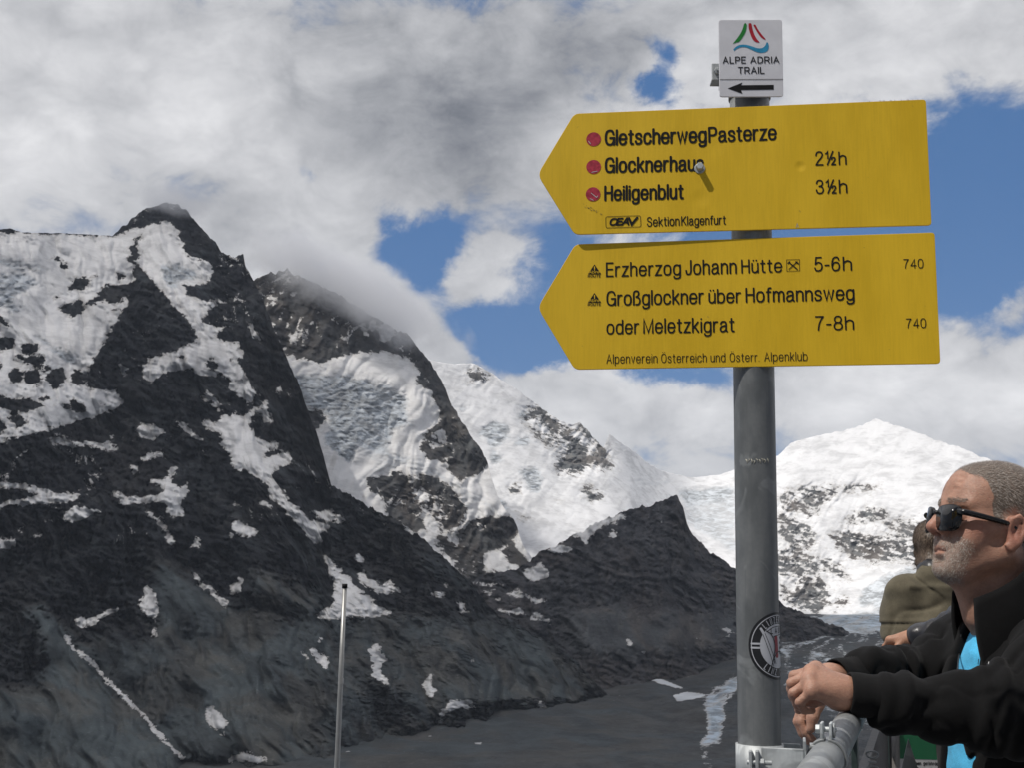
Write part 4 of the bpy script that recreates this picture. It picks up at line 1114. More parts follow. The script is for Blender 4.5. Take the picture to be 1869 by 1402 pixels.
class Board:
    """a flat sign facing us: photo pixels are carried onto its plane"""
    def __init__(self, p0, yaw=SIGN_YAW, thick=0.003):
        self.n = np.array([-math.sin(yaw), -math.cos(yaw), 0.0]); self.x = np.array([math.cos(yaw), -math.sin(yaw), 0.0])
        self.p0 = np.array(p0, float); self.t = thick

    def xy(self, u, v):
        p = on_plane(u, v, self.p0, self.n)-self.p0
        return np.array([p @ self.x, p[2]])

    def place(self, x, y, h=0.0):
        return self.p0+self.x*x+SZ*y+self.n*h

    def panel(self, pix, r, parent, name, mat, bevel=0.0006):
        pts = round_poly([self.xy(*p) for p in pix], r)
        b = bmesh.new()
        fr = [b.verts.new(self.place(p[0], p[1], 0)) for p in pts]
        bk = [b.verts.new(self.place(p[0], p[1], -self.t)) for p in pts]
        b.faces.new(fr); b.faces.new(bk[::-1])
        for i in range(len(pts)):
            j = (i+1) % len(pts)
            b.faces.new((fr[i], bk[i], bk[j], fr[j]))
        return keep(bm_obj(name, b, mat, bevel=bevel, segs=2), parent)

    def text(self, b, txt, p_start, p_end, cap_px, weight=0.12, gap=0.2, space=0.42, lay=0.0005, slant=0.0, fit=True):
        a, e = self.xy(*p_start), self.xy(*p_end)
        d = (e-a); L = np.hypot(*d); d = d/L; nrm = np.array([-d[1], d[0]])
        top = self.xy(p_start[0], p_start[1]-cap_px)
        cap = np.hypot(*(top-a))/(1+weight)         # outer height of a capital
        off = nrm*cap*weight/2

        def pl(x, y, h):
            q_ = a+off+d*x+nrm*y
            return self.place(q_[0], q_[1], h)
        return lettering(b, txt, pl, cap, weight=weight, gap=gap, space=space, lay0=lay, length=L if fit else None, slant=slant)

    def poly(self, b, pix, h=0.0004):
        b.faces.new([b.verts.new(self.place(*self.xy(*p), h)) for p in pix])

    def line(self, b, pix, wpx, h=0.0005):
        s = np.hypot(*(self.xy(pix[0][0]+1, pix[0][1])-self.xy(*pix[0])))
        ribbon(b, [self.xy(*p) for p in pix], wpx*s, h, lambda x, y, hh: self.place(x, y, hh))


def yellow_paint():
    m, nt, p = material('yellow_sign_enamel')
    pos = nt.new('ShaderNodeTexCoord').outputs['Object']
    n1 = nt.noise(nt.vmath('MULTIPLY', pos, (1, 1, 0.3)), 14, 5, 0.6)
    n2 = nt.noise(nt.vmath('MULTIPLY', pos, (1, 1, 0.05)), 420, 3, 0.6)
    n3 = nt.noise(pos, 900, 2, 0.6)
    k = nt.math('ADD', nt.math('MULTIPLY', n1, 0.5), nt.math('ADD', nt.math('MULTIPLY', n2, 0.3), nt.math('MULTIPLY', n3, 0.2)))
    c = nt.mix(nt.step(k, 0.36, 0.64), (0.600, 0.380, 0.010, 1), (0.700, 0.450, 0.014, 1))
    specks = nt.noise(pos, 130, 3, 0.7)
    c = nt.mix(nt.math('MULTIPLY', nt.step(specks, 0.70, 0.74), 0.5), c, (0.30, 0.19, 0.03, 1))
    nt.put(p, 'Base Color', c)
    nt.put(p, 'Roughness', nt.step(n1, 0.3, 0.7, True, 0.46, 0.58)); nt.put(p, 'Specular IOR Level', 0.35)
    b = nt.new('ShaderNodeBump'); nt.put(b, 'Strength', 0.35); nt.put(b, 'Distance', 0.0009)
    h = nt.math('ADD', nt.math('MULTIPLY', nt.noise(pos, 6, 3, 0.5), 2.0), nt.math('MULTIPLY', n3, 0.12))
    # hammered dents in the sheet
    for (du, dv, rad, dep) in DENTS:
        c3 = on_plane(du, dv, UP.p0, UP.n)
        dist = nt.vmath('DISTANCE', pos, tuple(c3))
        h = nt.math('SUBTRACT', h, nt.math('MULTIPLY', nt.step(dist, rad, 0.0), dep))
    nt.put(b, 'Height', h); nt.l.new(b.outputs[0], p.inputs['Normal'])
    return m


SIGN_FRONT = POST_C+np.array([0, 0, 0])+SN*(POST_R+0.006)
UP = Board(SIGN_FRONT)
LOW = Board(SIGN_FRONT-SN*0.0058, yaw=math.radians(7.4))
DENTS = [(1461, 303, 0.010, 3.0), (1278, 362, 0.018, 2.2), (1305, 268, 0.02, 1.2)]
YELLOW = yellow_paint()
RED_SPOT = simple_mat('faded_red_spot', (0.36, 0.022, 0.045), 0.45, var=0.25, scale=240)
SIGN_EDGE = 0.0055
UP_TXT, LOW_TXT, PL_TXT = [], [], []


def write_words(board, words, root):
    """each word is a part of its sign"""
    for (txt, a_, e_, cap, weight, *rest) in words:
        gap = (rest[0] if rest else 0.15)+(0.62*weight if cap > 16 else 0.1*weight)
        b = bmesh.new()
        board.text(b, txt, a_, e_, cap, weight, gap)
        keep(bm_obj('lettering', b, BLACK_INK), root)


up = thing('direction_sign', 'upper yellow arrow sign with three red dots, listing Gletscherweg Pasterze and Heiligenblut', 'sign', tuple(UP.place(0, UP.xy(1370, 310)[1])), 'yellow arrow signs on the post')
UP.panel([(1048, 206.5), (1690, 180.5), (1700.5, 410.5), (1049, 427.5), (981, 318)], [SIGN_EDGE*1.5, SIGN_EDGE, SIGN_EDGE, SIGN_EDGE*1.5, 0.012], up, 'panel', YELLOW)
UP_TXT.append(('Gletscherweg', (1104, 266), (1290, 260.5), 30, 0.165, 0.115))
UP_TXT.append(('Pasterze', (1293, 260.5), (1418, 255.5), 29.5, 0.155, 0.115))
UP_TXT.append(('Glocknerhaus', (1104, 316), (1285, 312), 29.5, 0.165, 0.125))
UP_TXT.append(('Heiligenblut', (1103, 367), (1248, 363.5), 29, 0.165, 0.13))
UP_TXT.append(('2½', (1488, 302), (1526, 301), 26.5, 0.115, 0.16))
UP_TXT.append(('h', (1530.5, 301), (1546, 300.4), 25, 0.125))
UP_TXT.append(('3½', (1489, 354), (1527, 353), 26.5, 0.115, 0.16))
UP_TXT.append(('h', (1531, 353), (1547.5, 352.4), 26, 0.125))
UP_TXT.append(('Sektion', (1181, 413.6), (1240.5, 411.6), 18, 0.125, 0.15))
UP_TXT.append(('Klagenfurt', (1243.5, 411.5), (1325, 409.5), 17.5, 0.125, 0.15))
write_words(UP, UP_TXT, up)
for du, dv in ((1083.5, 253.5), (1083.5, 304), (1082.5, 354)):
    b_ = bmesh.new()
    c_ = UP.xy(du, dv); rr = abs(UP.xy(du+13.4, dv)[0]-c_[0])
    ring = [b_.verts.new(UP.place(c_[0]+rr*math.cos(a), c_[1]+rr*math.sin(a), 0.0005)) for a in np.linspace(0, 2*math.pi, 40, endpoint=False)]
    b_.faces.new(ring)
    keep(bm_obj('marker_dot', b_, RED_SPOT), up)
# club badge: rounded frame and slanted letters
b_ = bmesh.new()
fr = [UP.xy(*p) for p in ((1105.5, 395), (1169, 393), (1170, 413.5), (1106, 415.5))]
rp = round_poly(fr, 0.003)
ribbon(b_, rp+[rp[0], rp[1]], 0.0008, 0.0005, lambda x, y, h: UP.place(x, y, h))
for txt, a_, e_ in (('O', (1110, 412), (1128, 411.5)), ('E', (1124, 411.6), (1137, 411.2)), ('A', (1133, 411.3), (1150, 410.9)), ('V', (1146, 411), (1164, 410.5))):
    g = txt if txt in GLYPH else 'v'
    if txt == 'V':
        UP.line(b_, [(1148, 397.8), (1153, 409), (1163, 397)], 4.6, 0.00062)
    else:
        UP.text(b_, g, a_, e_, 14.5, 0.30, slant=0.14, lay=0.00056)
keep(bm_obj('badge', b_, BLACK_INK), up)
# scuffs
CHIP = simple_mat('bare_aluminium', (0.5, 0.5, 0.48), 0.5, 0.5)
b_ = bmesh.new()
rnd = random.Random(4)
for k in range(16):
    u0 = 1066+k*1.9+rnd.uniform(-3, 3); v0 = 374+k*0.9+rnd.uniform(-2.5, 2.5)
    UP.line(b_, [(u0, v0), (u0+rnd.uniform(.4, 3), v0+rnd.uniform(-1, 2))], rnd.uniform(.5, 1.2), 0.0005)
keep(bm_obj('scratch', b_, simple_mat('scratch_dirt', (0.20, 0.14, 0.03), 0.7)), up)
b_ = bmesh.new()
UP.line(b_, [(1453, 414.5), (1455, 407.5), (1457, 414)], 1.2, 0.0005)
keep(bm_obj('paint_chip', b_, CHIP), up)
b_ = bmesh.new()
for k in range(9):
    u0 = 1590+k*11+rnd.uniform(-4, 4); UP.line(b_, [(u0, 184.0-0.04*(u0-1590)), (u0+rnd.uniform(.5, 4), 184.2-0.04*(u0-1590))], 1.0, 0.0005)
keep(bm_obj('edge_wear', b_, CHIP), up)
for chip in ([(1079, 352), (1089, 360), (1091, 357)], [(1077, 362), (1083, 365)], [(1074, 257), (1078, 262)], [(1080, 314), (1090, 312)]):
    b_ = bmesh.new()
    UP.line(b_, chip, 1.1, 0.0008)
    keep(bm_obj('paint_chip', b_, CHIP), up)
# bolt through the sheet
bolt_c = on_plane(1277, 307, UP.p0, UP.n)
b_ = bmesh.new()
add_prism(b_, bolt_c, UP.n, 0.0082, 0.0014, 28)
add_prism(b_, bolt_c+UP.n*0.0014, UP.n, 0.0056, 0.0125, 6)
keep(bm_obj('bolt', b_, STEEL_BRIGHT, bevel=0.0006), up)
# clamp behind the sheet, round the post
b_ = bmesh.new()
zc_ = bolt_c[2]
add_box(b_, POST_C*np.array([1, 1, 0])+np.array([0, 0, zc_])-SN*(POST_R+0.004), (0.09, 0.004, 0.03), [SX, SN, SZ])
add_box(b_, POST_C*np.array([1, 1, 0])+np.array([0, 0, zc_])+SX*0.043-SN*0.0, (0.004, 0.07, 0.03), [SX, SN, SZ])
add_box(b_, POST_C*np.array([1, 1, 0])+np.array([0, 0, zc_])-SX*0.043-SN*0.0, (0.004, 0.07, 0.03), [SX, SN, SZ])
keep(bm_obj('bracket', b_, STEEL_BRIGHT), up)

low = thing('direction_sign', 'lower yellow arrow sign with two warning triangles, listing Erzherzog Johann Hütte and route 740', 'sign', tuple(LOW.place(0, LOW.xy(1370, 550)[1])), 'yellow arrow signs on the post')
LOW.panel([(1050, 445), (1706, 423.5), (1716.5, 663.5), (1049, 674.5), (981, 561)], [SIGN_EDGE*1.5, SIGN_EDGE, SIGN_EDGE, SIGN_EDGE*1.5, 0.012], low, 'panel', YELLOW)
LOW_TXT.append(('Erzherzog', (1106, 505.5), (1243, 502), 27, 0.125, 0.15))
LOW_TXT.append(('Johann', (1251, 502), (1345, 499.5), 28, 0.125, 0.15))
LOW_TXT.append(('Hütte', (1353, 499), (1428, 497), 26, 0.125, 0.15))
LOW_TXT.append(('5-6', (1486, 495.5), (1534, 494.3), 27, 0.115, 0.14))
LOW_TXT.append(('h', (1538, 494.2), (1556, 493.8), 26.5, 0.125))
LOW_TXT.append(('740', (1649, 490), (1686, 489.2), 17.5, 0.10, 0.16))
LOW_TXT.append(('Großglockner', (1107, 558.5), (1285, 554.5), 28, 0.13, 0.135))
LOW_TXT.append(('über', (1293, 554), (1353, 552.8), 27, 0.13, 0.135))
LOW_TXT.append(('Hofmannsweg', (1361, 552.5), (1560, 548), 28, 0.13, 0.135))
LOW_TXT.append(('oder', (1107, 610.5), (1167, 609.3), 27, 0.125, 0.15))
LOW_TXT.append(('Meletzkigrat', (1174, 609), (1341, 606), 28, 0.125, 0.15))
LOW_TXT.append(('7-8', (1488, 603.5), (1539, 602.4), 27, 0.115, 0.14))
LOW_TXT.append(('h', (1542, 602.3), (1560, 601.8), 26, 0.125))
LOW_TXT.append(('740', (1654, 599), (1691, 598.3), 18, 0.10, 0.16))
LOW_TXT.append(('Alpenverein', (1107, 663.5), (1200, 662.2), 17.5, 0.09, 0.18))
LOW_TXT.append(('Österreich', (1207, 662.1), (1290, 660.9), 17, 0.09, 0.18))
LOW_TXT.append(('und', (1297, 660.8), (1324, 660.4), 17, 0.09, 0.18))
LOW_TXT.append(('Österr.', (1332, 660.3), (1386, 659.5), 16.5, 0.09, 0.18))
LOW_TXT.append(('Alpenklub', (1395, 659.4), (1474, 658.3), 17, 0.09, 0.18))
write_words(LOW, LOW_TXT, low)
for (du, dv) in ((1085, 493.5), (1085, 545.5)):
    b_ = bmesh.new()
    LOW.poly(b_, [(du, dv-11.5), (du+12.4, dv+6.2), (du-12, dv+6.6)])
    LOW.text(b_, 'ROUTE', (du-12.5, dv+12.6), (du+12, dv+12.2), 5.2, 0.22, 0.26)
    tri = keep(bm_obj('warning_triangle', b_, BLACK_INK), low)
    b_ = bmesh.new()
    LOW.line(b_, [(du+.1, dv-7), (du+.2, dv-3.2)], 1.8, 0.0008); LOW.line(b_, [(du+.2, dv-1.2), (du+.2, dv-1.0)], 1.8, 0.0008)
    LOW.text(b_, 'Alpine', (du-9.5, dv+5.2), (du+9.6, dv+4.9), 5.4, 0.13, 0.2, lay=0.0008)
    o_ = keep(bm_obj('triangle_lettering', b_, YELLOW), tri)
    o_.parent = tri; o_.matrix_parent_inverse = (Matrix.Translation(low.location)).inverted() if False else tri.matrix_world.inverted()
b_ = bmesh.new()
fr = [LOW.xy(*p) for p in ((1435.5, 473.6), (1459, 473), (1459.4, 494), (1435.9, 494.6))]
ribbon(b_, fr+[fr[0], fr[1]], 0.0007, 0.0005, lambda x, y, h: LOW.place(x, y, h))
LOW.line(b_, [(1440, 478.5), (1455, 491)], 2.3, 0.00056); LOW.line(b_, [(1455, 477), (1440, 491)], 1.7, 0.00062)
LOW.line(b_, [(1438.4, 480), (1441, 477.4)], 2.6, 0.0006); LOW.line(b_, [(1452.6, 477.6), (1456.5, 480.5)], 2.8, 0.00058)
keep(bm_obj('meal_symbol', b_, BLACK_INK), low)
b_ = bmesh.new()
zc_ = LOW.place(0, LOW.xy(1375, 550)[1])[2]
for sx in (-1, 1):
    add_box(b_, POST_C*np.array([1, 1, 0])+np.array([0, 0, zc_])+SX*0.043*sx-SN*0.008, (0.004, 0.05, 0.03), [SX, SN, SZ])
add_box(b_, POST_C*np.array([1, 1, 0])+np.array([0, 0, zc_])-SN*(POST_R+0.004), (0.09, 0.004, 0.03), [SX, SN, SZ])
keep(bm_obj('bracket', b_, STEEL_BRIGHT), low)

# ---- white trail plate on top
PL = Board(SIGN_FRONT+SN*0.002, yaw=math.radians(1.0))
plate = thing('trail_sign', 'small white trail plate with coloured emblem and black arrow at the post top', 'sign', tuple(PL.place(0, PL.xy(1370, 105)[1])))
WHITE_PLATE = simple_mat('white_enamel', (0.62, 0.62, 0.65), 0.42, var=0.04, scale=40)
PL.panel([(1311.5, 35.5), (1427.5, 35), (1430, 175.5), (1313.5, 176)], 0.0045, plate, 'panel', WHITE_PLATE)
def bez(pts, k=9):
    return _sp(pts, k)
def zp(pts):
    return [(1280+x/7.789, 20+y/7.789) for x, y in pts]
b_ = bmesh.new()
PL.poly(b_, zp(_sp([(445, 465), (520, 370), (575, 280), (612, 175), (640, 182), (645, 215), (630, 290), (590, 365), (540, 430), (500, 445), (445, 465)], 5)[:-1]))
keep(bm_obj('green_emblem', b_, simple_mat('emblem_green', (0.012, 0.20, 0.028), 0.45)), plate)
b_ = bmesh.new()
PL.poly(b_, zp(_sp([(672, 172), (708, 172), (722, 230), (745, 310), (785, 390), (825, 442), (770, 435), (725, 390), (692, 310), (672, 230), (672, 172)], 5)[:-1]))
PL.poly(b_, zp(_sp([(738, 195), (768, 192), (800, 250), (850, 320), (915, 402), (860, 380), (810, 320), (770, 255), (738, 195)], 5)[:-1]))
keep(bm_obj('red_emblem', b_, simple_mat('emblem_red', (0.36, 0.006, 0.018), 0.45)), plate)
b_ = bmesh.new()
top_ = _sp([(455, 540), (500, 500), (560, 476), (640, 478), (720, 500), (800, 525), (870, 520), (915, 475), (932, 415)], 5)
bot_ = _sp([(465, 565), (510, 530), (570, 510), (640, 515), (710, 545), (790, 580), (870, 590), (940, 560), (958, 490), (932, 415)], 5)
m_ = min(len(top_), len(bot_))
ti = [top_[int(i*(len(top_)-1)/39)] for i in range(40)]; bi = [bot_[int(i*(len(bot_)-1)/39)] for i in range(40)]
tv = [b_.verts.new(PL.place(*PL.xy(*zp([p])[0]), 0.0004)) for p in ti[:-1]]; bv = [b_.verts.new(PL.place(*PL.xy(*zp([p])[0]), 0.0004)) for p in bi[:-1]]
for i in range(38):
    b_.faces.new((tv[i], bv[i], bv[i+1], tv[i+1]))
keep(bm_obj('blue_emblem', b_, simple_mat('emblem_blue', (0.02, 0.24, 0.42), 0.45)), plate)
PL_TXT.append(('ALPE', (1319, 115.8), (1362, 115.6), 13, 0.17, 0.24))
PL_TXT.append(('ADRIA', (1369, 115.6), (1423, 115.3), 13, 0.17, 0.22))
PL_TXT.append(('TRAIL', (1346.5, 134.6), (1396, 134.3), 13, 0.17, 0.22))
b_ = bmesh.new()
PL.line(b_, [(1314, 144.6), (1429, 144.2)], 1.1, 0.0005)
keep(bm_obj('divider_line', b_, BLACK_INK), plate)
write_words(PL, PL_TXT, plate)
b_ = bmesh.new()
PL.poly(b_, [(1328, 160.8), (1355, 150), (1352.5, 155), (1412, 154.2), (1412.2, 163), (1352.5, 163.8), (1355, 170.6)], 0.0004)
keep(bm_obj('arrow', b_, BLACK_INK), plate)
b_ = bmesh.new()
ear = on_plane(1306, 131, POST_C+PL.n*0.004, PL.n)
add_box(b_, ear+PL.x*0.010, (0.032, 0.004, 0.028), [PL.x, PL.n, SZ])
add_box(b_, ear+PL.x*0.010-SZ*0.012-PL.n*0.012, (0.032, 0.022, 0.004), [PL.x, PL.n, SZ])
add_box(b_, POST_C*np.array([1, 1, 0])+np.array([0, 0, ear[2]])-PL.n*(POST_R+0.003), (0.085, 0.004, 0.028), [PL.x, PL.n, SZ])
add_box(b_, POST_C*np.array([1, 1, 0])+np.array([0, 0, ear[2]])+PL.n*(POST_R+0.002), (0.066, 0.004, 0.028), [PL.x, PL.n, SZ])
keep(bm_obj('bracket', b_, STEEL_BRIGHT, bevel=0.001), plate)
b_ = bmesh.new()
add_prism(b_, ear+PL.n*0.002+PL.x*0.003, PL.n, 0.0062, 0.006, 6)
add_prism(b_, ear+PL.n*0.008+PL.x*0.003, PL.n, 0.003, 0.005, 16)
keep(bm_obj('nut', b_, STEEL_BRIGHT, bevel=0.0005), plate)

# ---- round club sticker wrapped on the post
def sticker():
    cz = at(1425, 1180, 1.745)[2]
    th0 = math.radians(62)           # angle of its middle, from the side facing us towards the right
    Rr = POST_R+0.0006
    RS = 0.0475
    root = thing('sticker', 'round black and white club sticker wrapped on the grey post', 'sticker', (POST_C[0], POST_C[1]-POST_R, cz))
    base = math.atan2(-(POST_C[0]-CAM[0]), 0)*0
    vx, vy = (CAM-POST_C)[0], (CAM-POST_C)[1]
    a_face = math.atan2(vy, vx)

    def place(x, y, h):
        a = a_face+th0+x/Rr
        return np.array([POST_C[0]+(Rr+h)*math.cos(a), POST_C[1]+(Rr+h)*math.sin(a), cz+y])

    def disc(b, r0, r1, h, n=72, m=10):
        rings = []
        for r in np.linspace(r0, r1, m):
            rings.append([b.verts.new(place(r*math.cos(t), r*math.sin(t), h)) for t in np.linspace(0, 2*math.pi, n, endpoint=False)])
        for A, B in zip(rings[:-1], rings[1:]):
            for k in range(n):
                b.faces.new((A[k], A[(k+1) % n], B[(k+1) % n], B[k]))

    def fine(pts, k=6):
        out = []
        for a, b in zip(pts[:-1], pts[1:]):
            for t in np.linspace(0, 1, k, endpoint=False):
                out.append((a[0]+(b[0]-a[0])*t, a[1]+(b[1]-a[1])*t))
        return out+[pts[-1]]
    K = simple_mat('sticker_black', (0.012, 0.012, 0.013), 0.35); Wm = simple_mat('sticker_white', (0.42, 0.43, 0.46), 0.35, var=0.03); Rm = simple_mat('sticker_red', (0.20, 0.008, 0.02), 0.35)
    b = bmesh.new(); disc(b, 0.0, RS, 0.0)
    keep(bm_obj('backing', b, K, smooth=True), root)
    b = bmesh.new()
    disc(b, RS*0.895, RS*0.92, 0.0002, m=2); disc(b, 0.0, RS*0.655, 0.0002, m=8)
    for y in (-0.06, 0.06):
        ribbon(b, fine([(-RS*0.66, y*RS), (-RS*0.90, y*RS)]), RS*0.055, 0.0004, place)
        ribbon(b, fine([(RS*0.66, y*RS), (RS*0.90, y*RS)]), RS*0.055, 0.0004, place)

    def arc_text(txt, mid_deg, r, size, top=True):
        n = len(txt); stp = 9.6
        for i, ch in enumerate(txt):
            if ch == ' ':
                continue
            a = math.radians(mid_deg-(i-(n-1)/2)*stp*(1 if top else -1))
            w, st = GLYPH[ch]
            cx, cy = r*math.cos(a), r*math.sin(a)
            ex = (math.sin(a), -math.cos(a)) if top else (-math.sin(a), math.cos(a))
            ey = (math.cos(a), math.sin(a)) if top else (-math.cos(a), -math.sin(a))
            for j, s in enumerate(st):
                pts = [(cx+ex[0]*(x-w/2)*size*.62+ey[0]*(y-.5)*size, cy+ex[1]*(x-w/2)*size*.62+ey[1]*(y-.5)*size) for x, y in s]
                ribbon(b, pts, size*0.13, 0.0004+j*2e-5, place)
    arc_text('LINZER ASK', 88, RS*0.775, RS*0.17, True)
    arc_text('LINZ CITY', 270, RS*0.775, RS*0.17, False)
    ribbon(b, fine([(-.62*RS, .50*RS), (-.56*RS, .40*RS), (-.20*RS, -.56*RS)]), RS*0.075, 0.0005, place)
    keep(bm_obj('white_print', b, Wm, smooth=True), root)
    b = bmesh.new()
    for a, e in (((-.56, .33), (-.22, -.58)), ((-.50, .37), (-.12, -.52))):
        ribbon(b, fine([(a[0]*RS, a[1]*RS), (e[0]*RS, e[1]*RS)]), RS*0.018, 0.0006, place)
    ribbon(b, [(x*RS, y*RS) for x, y in _sp([(-.46, .44), (-.30, .34), (-.18, .12), (-.16, -.10), (-.22, -.36), (-.30, -.60)])], RS*0.03, 0.0006, place)
    ribbon(b, [(x*RS, y*RS) for x, y in _sp([(-.44, .42), (-.20, .55), (.15, .58), (.40, .50)])], RS*0.02, 0.0006, place)
    ribbon(b, [(x*RS, y*RS) for x, y in _sp([(-.22, .26), (-.10, .30), (.20, .34), (.45, .30)])], RS*0.022, 0.0006, place)
    for i, ch in enumerate('LASK'):
        w, st = GLYPH[ch]
        for s in st:
            ribbon(b, [((-.30+.16*i+(x)*.15)*RS, (.36+.012*i+y*.15)*RS) for x, y in s], RS*0.026, 0.00062, place)
    for k in range(4):
        y0 = .24-.15*k
        ribbon(b, fine([(.14*RS, y0*RS), (.30*RS, y0*RS)]), RS*0.075, 0.0006, place)
    ribbon(b, [(x*RS, y*RS) for x, y in _el(.10, -.42, .30, .26, 20, 200, e=2)], RS*0.03, 0.0006, place)
    keep(bm_obj('black_print', b, K, smooth=True), root)
    b = bmesh.new()
    ribbon(b, fine([(-.10*RS, .24*RS), (-.06*RS, -.28*RS)]), RS*0.15, 0.0005, place)
    keep(bm_obj('red_stripe', b, Rm, smooth=True), root)


sticker()
post_marks()

# ------------------------------------------------------------------ railing, its clamp, terrace, flagpole, notice
def terrace():
    b = bmesh.new()
    side = np.array([RAIL_D[1], -RAIL_D[0], 0])             # towards the people
    a0 = RAIL_A-RAIL_D*6-side*0.12; a1 = RAIL_A+RAIL_D*7.6-side*0.12
    pts = [a0, a1, a1+side*7, a0+side*7]
    top = [b.verts.new((p[0], p[1], 0.0)) for p in pts]; bot = [b.verts.new((p[0], p[1], -0.35)) for p in pts]
    b.faces.new(top); b.faces.new(bot[::-1])
    for i in range(4):
        b.faces.new((top[i], bot[i], bot[(i+1) % 4], top[(i+1) % 4]))
    o = bm_obj('terrace', b, simple_mat('terrace_concrete', (0.26, 0.25, 0.24), 0.85, scale=8, bump=0.004, bscale=60))
    o['kind'] = 'structure'


terrace()

rail = thing('railing', 'round grey galvanised handrail running away under the resting forearms', 'railing', tuple(RAIL_A*np.array([1, 1, 0])))
b_ = bmesh.new()
pts_ = [RAIL_A+RAIL_D*t for t in np.linspace(-2.2, 7.2, 26)]
add_tube(b_, pts_, RAIL_R, 40)
keep(bm_obj('handrail', b_, STEEL_RAIL), rail)
GREEN_STEEL = simple_mat('dark_green_steel', (0.020, 0.034, 0.032), 0.5, var=0.25, scale=30)
DARK_MESH = simple_mat('dark_infill', (0.022, 0.024, 0.028), 0.65, var=0.3, scale=25)
side_ = np.array([RAIL_D[1], -RAIL_D[0], 0])
for t in (-1.6, 0.86, 3.3, 5.8):
    c_ = RAIL_A+RAIL_D*t
    b_ = bmesh.new()
    add_box(b_, (c_[0], c_[1], (RAIL_Z-RAIL_R)/2), (0.06, 0.012, RAIL_Z-RAIL_R), [RAIL_D, side_, SZ])
    keep(bm_obj('upright', b_, GREEN_STEEL, bevel=0.002), rail)
for t0, t1 in ((-1.55, 0.80), (0.92, 3.25), (3.36, 5.75)):
    c_ = RAIL_A+RAIL_D*(t0+t1)/2
    b_ = bmesh.new()
    add_box(b_, (c_[0], c_[1], 0.56), (t1-t0, 0.004, 0.90), [RAIL_D, side_, SZ])
    add_box(b_, (c_[0], c_[1], 1.04), (t1-t0, 0.020, 0.026), [RAIL_D, side_, SZ])
    keep(bm_obj('infill_panel', b_, DARK_MESH), rail)
# plate added in place of the pale view through the gap, with a short chain
g0 = RAIL_A+RAIL_D*1.02+side_*0.10
b_ = bmesh.new()
tri = [np.array([0, 0, 1.135]), np.array([-0.04, 0, 0.98]), np.array([0.045, 0, 0.98])]
fv = [b_.verts.new((g0[0]+p[0]*SX[0], g0[1]+p[0]*SX[1], p[2])) for p in tri]; bv = [b_.verts.new(v.co+Vector(-SN*0.004)) for v in fv]
b_.faces.new(fv); b_.faces.new(bv[::-1])
for i in range(3):
    b_.faces.new((fv[i], bv[i], bv[(i+1) % 3], fv[(i+1) % 3]))
gap_obj = keep(bm_obj('gap_plate', b_, STEEL_RAIL), rail)
chain_at = at(1592, 1383, 2.0)
for k in range(4):
    b_ = bmesh.new()
    c_ = chain_at+np.array([0.0, 0.0, -0.0115*k+0.004])
    loop = []
    for a in np.linspace(0, 2*math.pi, 25):
        x_, y_ = 0.0095*math.cos(a), 0.0055*math.sin(a)
        loop.append(c_+(SX*x_+SZ*y_ if k % 2 == 0 else SX*x_*0.55+SN*y_*1.4))
    add_tube(b_, loop, 0.0017, 10, caps=False)
    keep(bm_obj('chain_link', b_, STEEL_RAIL, smooth=True), rail)

# clamp that ties the post to the handrail: a band round the tube, a band round the post, a bracket between
clamp = thing('post_clamp', 'bright steel clamp with bolts tying the sign post to the handrail', 'clamp', (RAIL_A[0], RAIL_A[1], RAIL_Z))
c_r = RAIL_A+RAIL_D*0.105
b_ = bmesh.new()


def band(b, c, axis, r, w, th=0.0035, a0=0, a1=360, n=48, ref=(0, 0, 1)):
    x, y, z = frame(axis, ref)
    an = np.radians(np.linspace(a0, a1, n))
    prof = [(r, -w/2), (r+th, -w/2), (r+th, w/2), (r, w/2)]
    rings = [[b.verts.new(np.array(c)+(x*math.cos(a)+y*math.sin(a))*pr+z*pz) for pr, pz in prof] for a in an]
    for A, B in zip(rings[:-1], rings[1:]):
        for k in range(4):
            f = b.faces.new((A[k], A[(k+1) % 4], B[(k+1) % 4], B[k])); f.smooth = True
    b.faces.new(rings[0][::-1]); b.faces.new(rings[-1])


band(b_, c_r, RAIL_D, RAIL_R, 0.030, 0.0035, -265, 85)
keep(bm_obj('rail_band', b_, STEEL_RAIL, bevel=0.0008), clamp)
side_ = np.array([RAIL_D[1], -RAIL_D[0], 0])
ear_c = c_r+SZ*(RAIL_R+0.013)
for s_ in (-1, 1):
    b_ = bmesh.new()
    add_box(b_, ear_c+side_*(0.0062*s_), (0.028, 0.0042, 0.024), [RAIL_D, side_, SZ])
    keep(bm_obj('ear', b_, STEEL_BRIGHT, bevel=0.0015, segs=3), clamp)
b_ = bmesh.new()
add_prism(b_, ear_c+SZ*0.002-side_*0.0152, -side_*-1, 0.0068, 0.006, 6)
add_prism(b_, ear_c+SZ*0.002-side_*0.012, side_, 0.0036, 0.026, 14)
keep(bm_obj('bolt', b_, STEEL_BRIGHT, bevel=0.0006), clamp)
b_ = bmesh.new()
add_prism(b_, ear_c+SZ*0.001+side_*0.0085, side_, 0.0105, 0.0035, 24)
keep(bm_obj('bolt_head', b_, STEEL_RAIL, bevel=0.0012), clamp)
pc_ = np.array([POST_C[0], POST_C[1], at(1386, 1388, 1.72)[2]])
b_ = bmesh.new()
band(b_, pc_-SZ*0.008, (0, 0, 1), POST_R, 0.056, 0.0035, 0, 360, 60)
keep(bm_obj('post_band', b_, STEEL_BRIGHT), clamp)
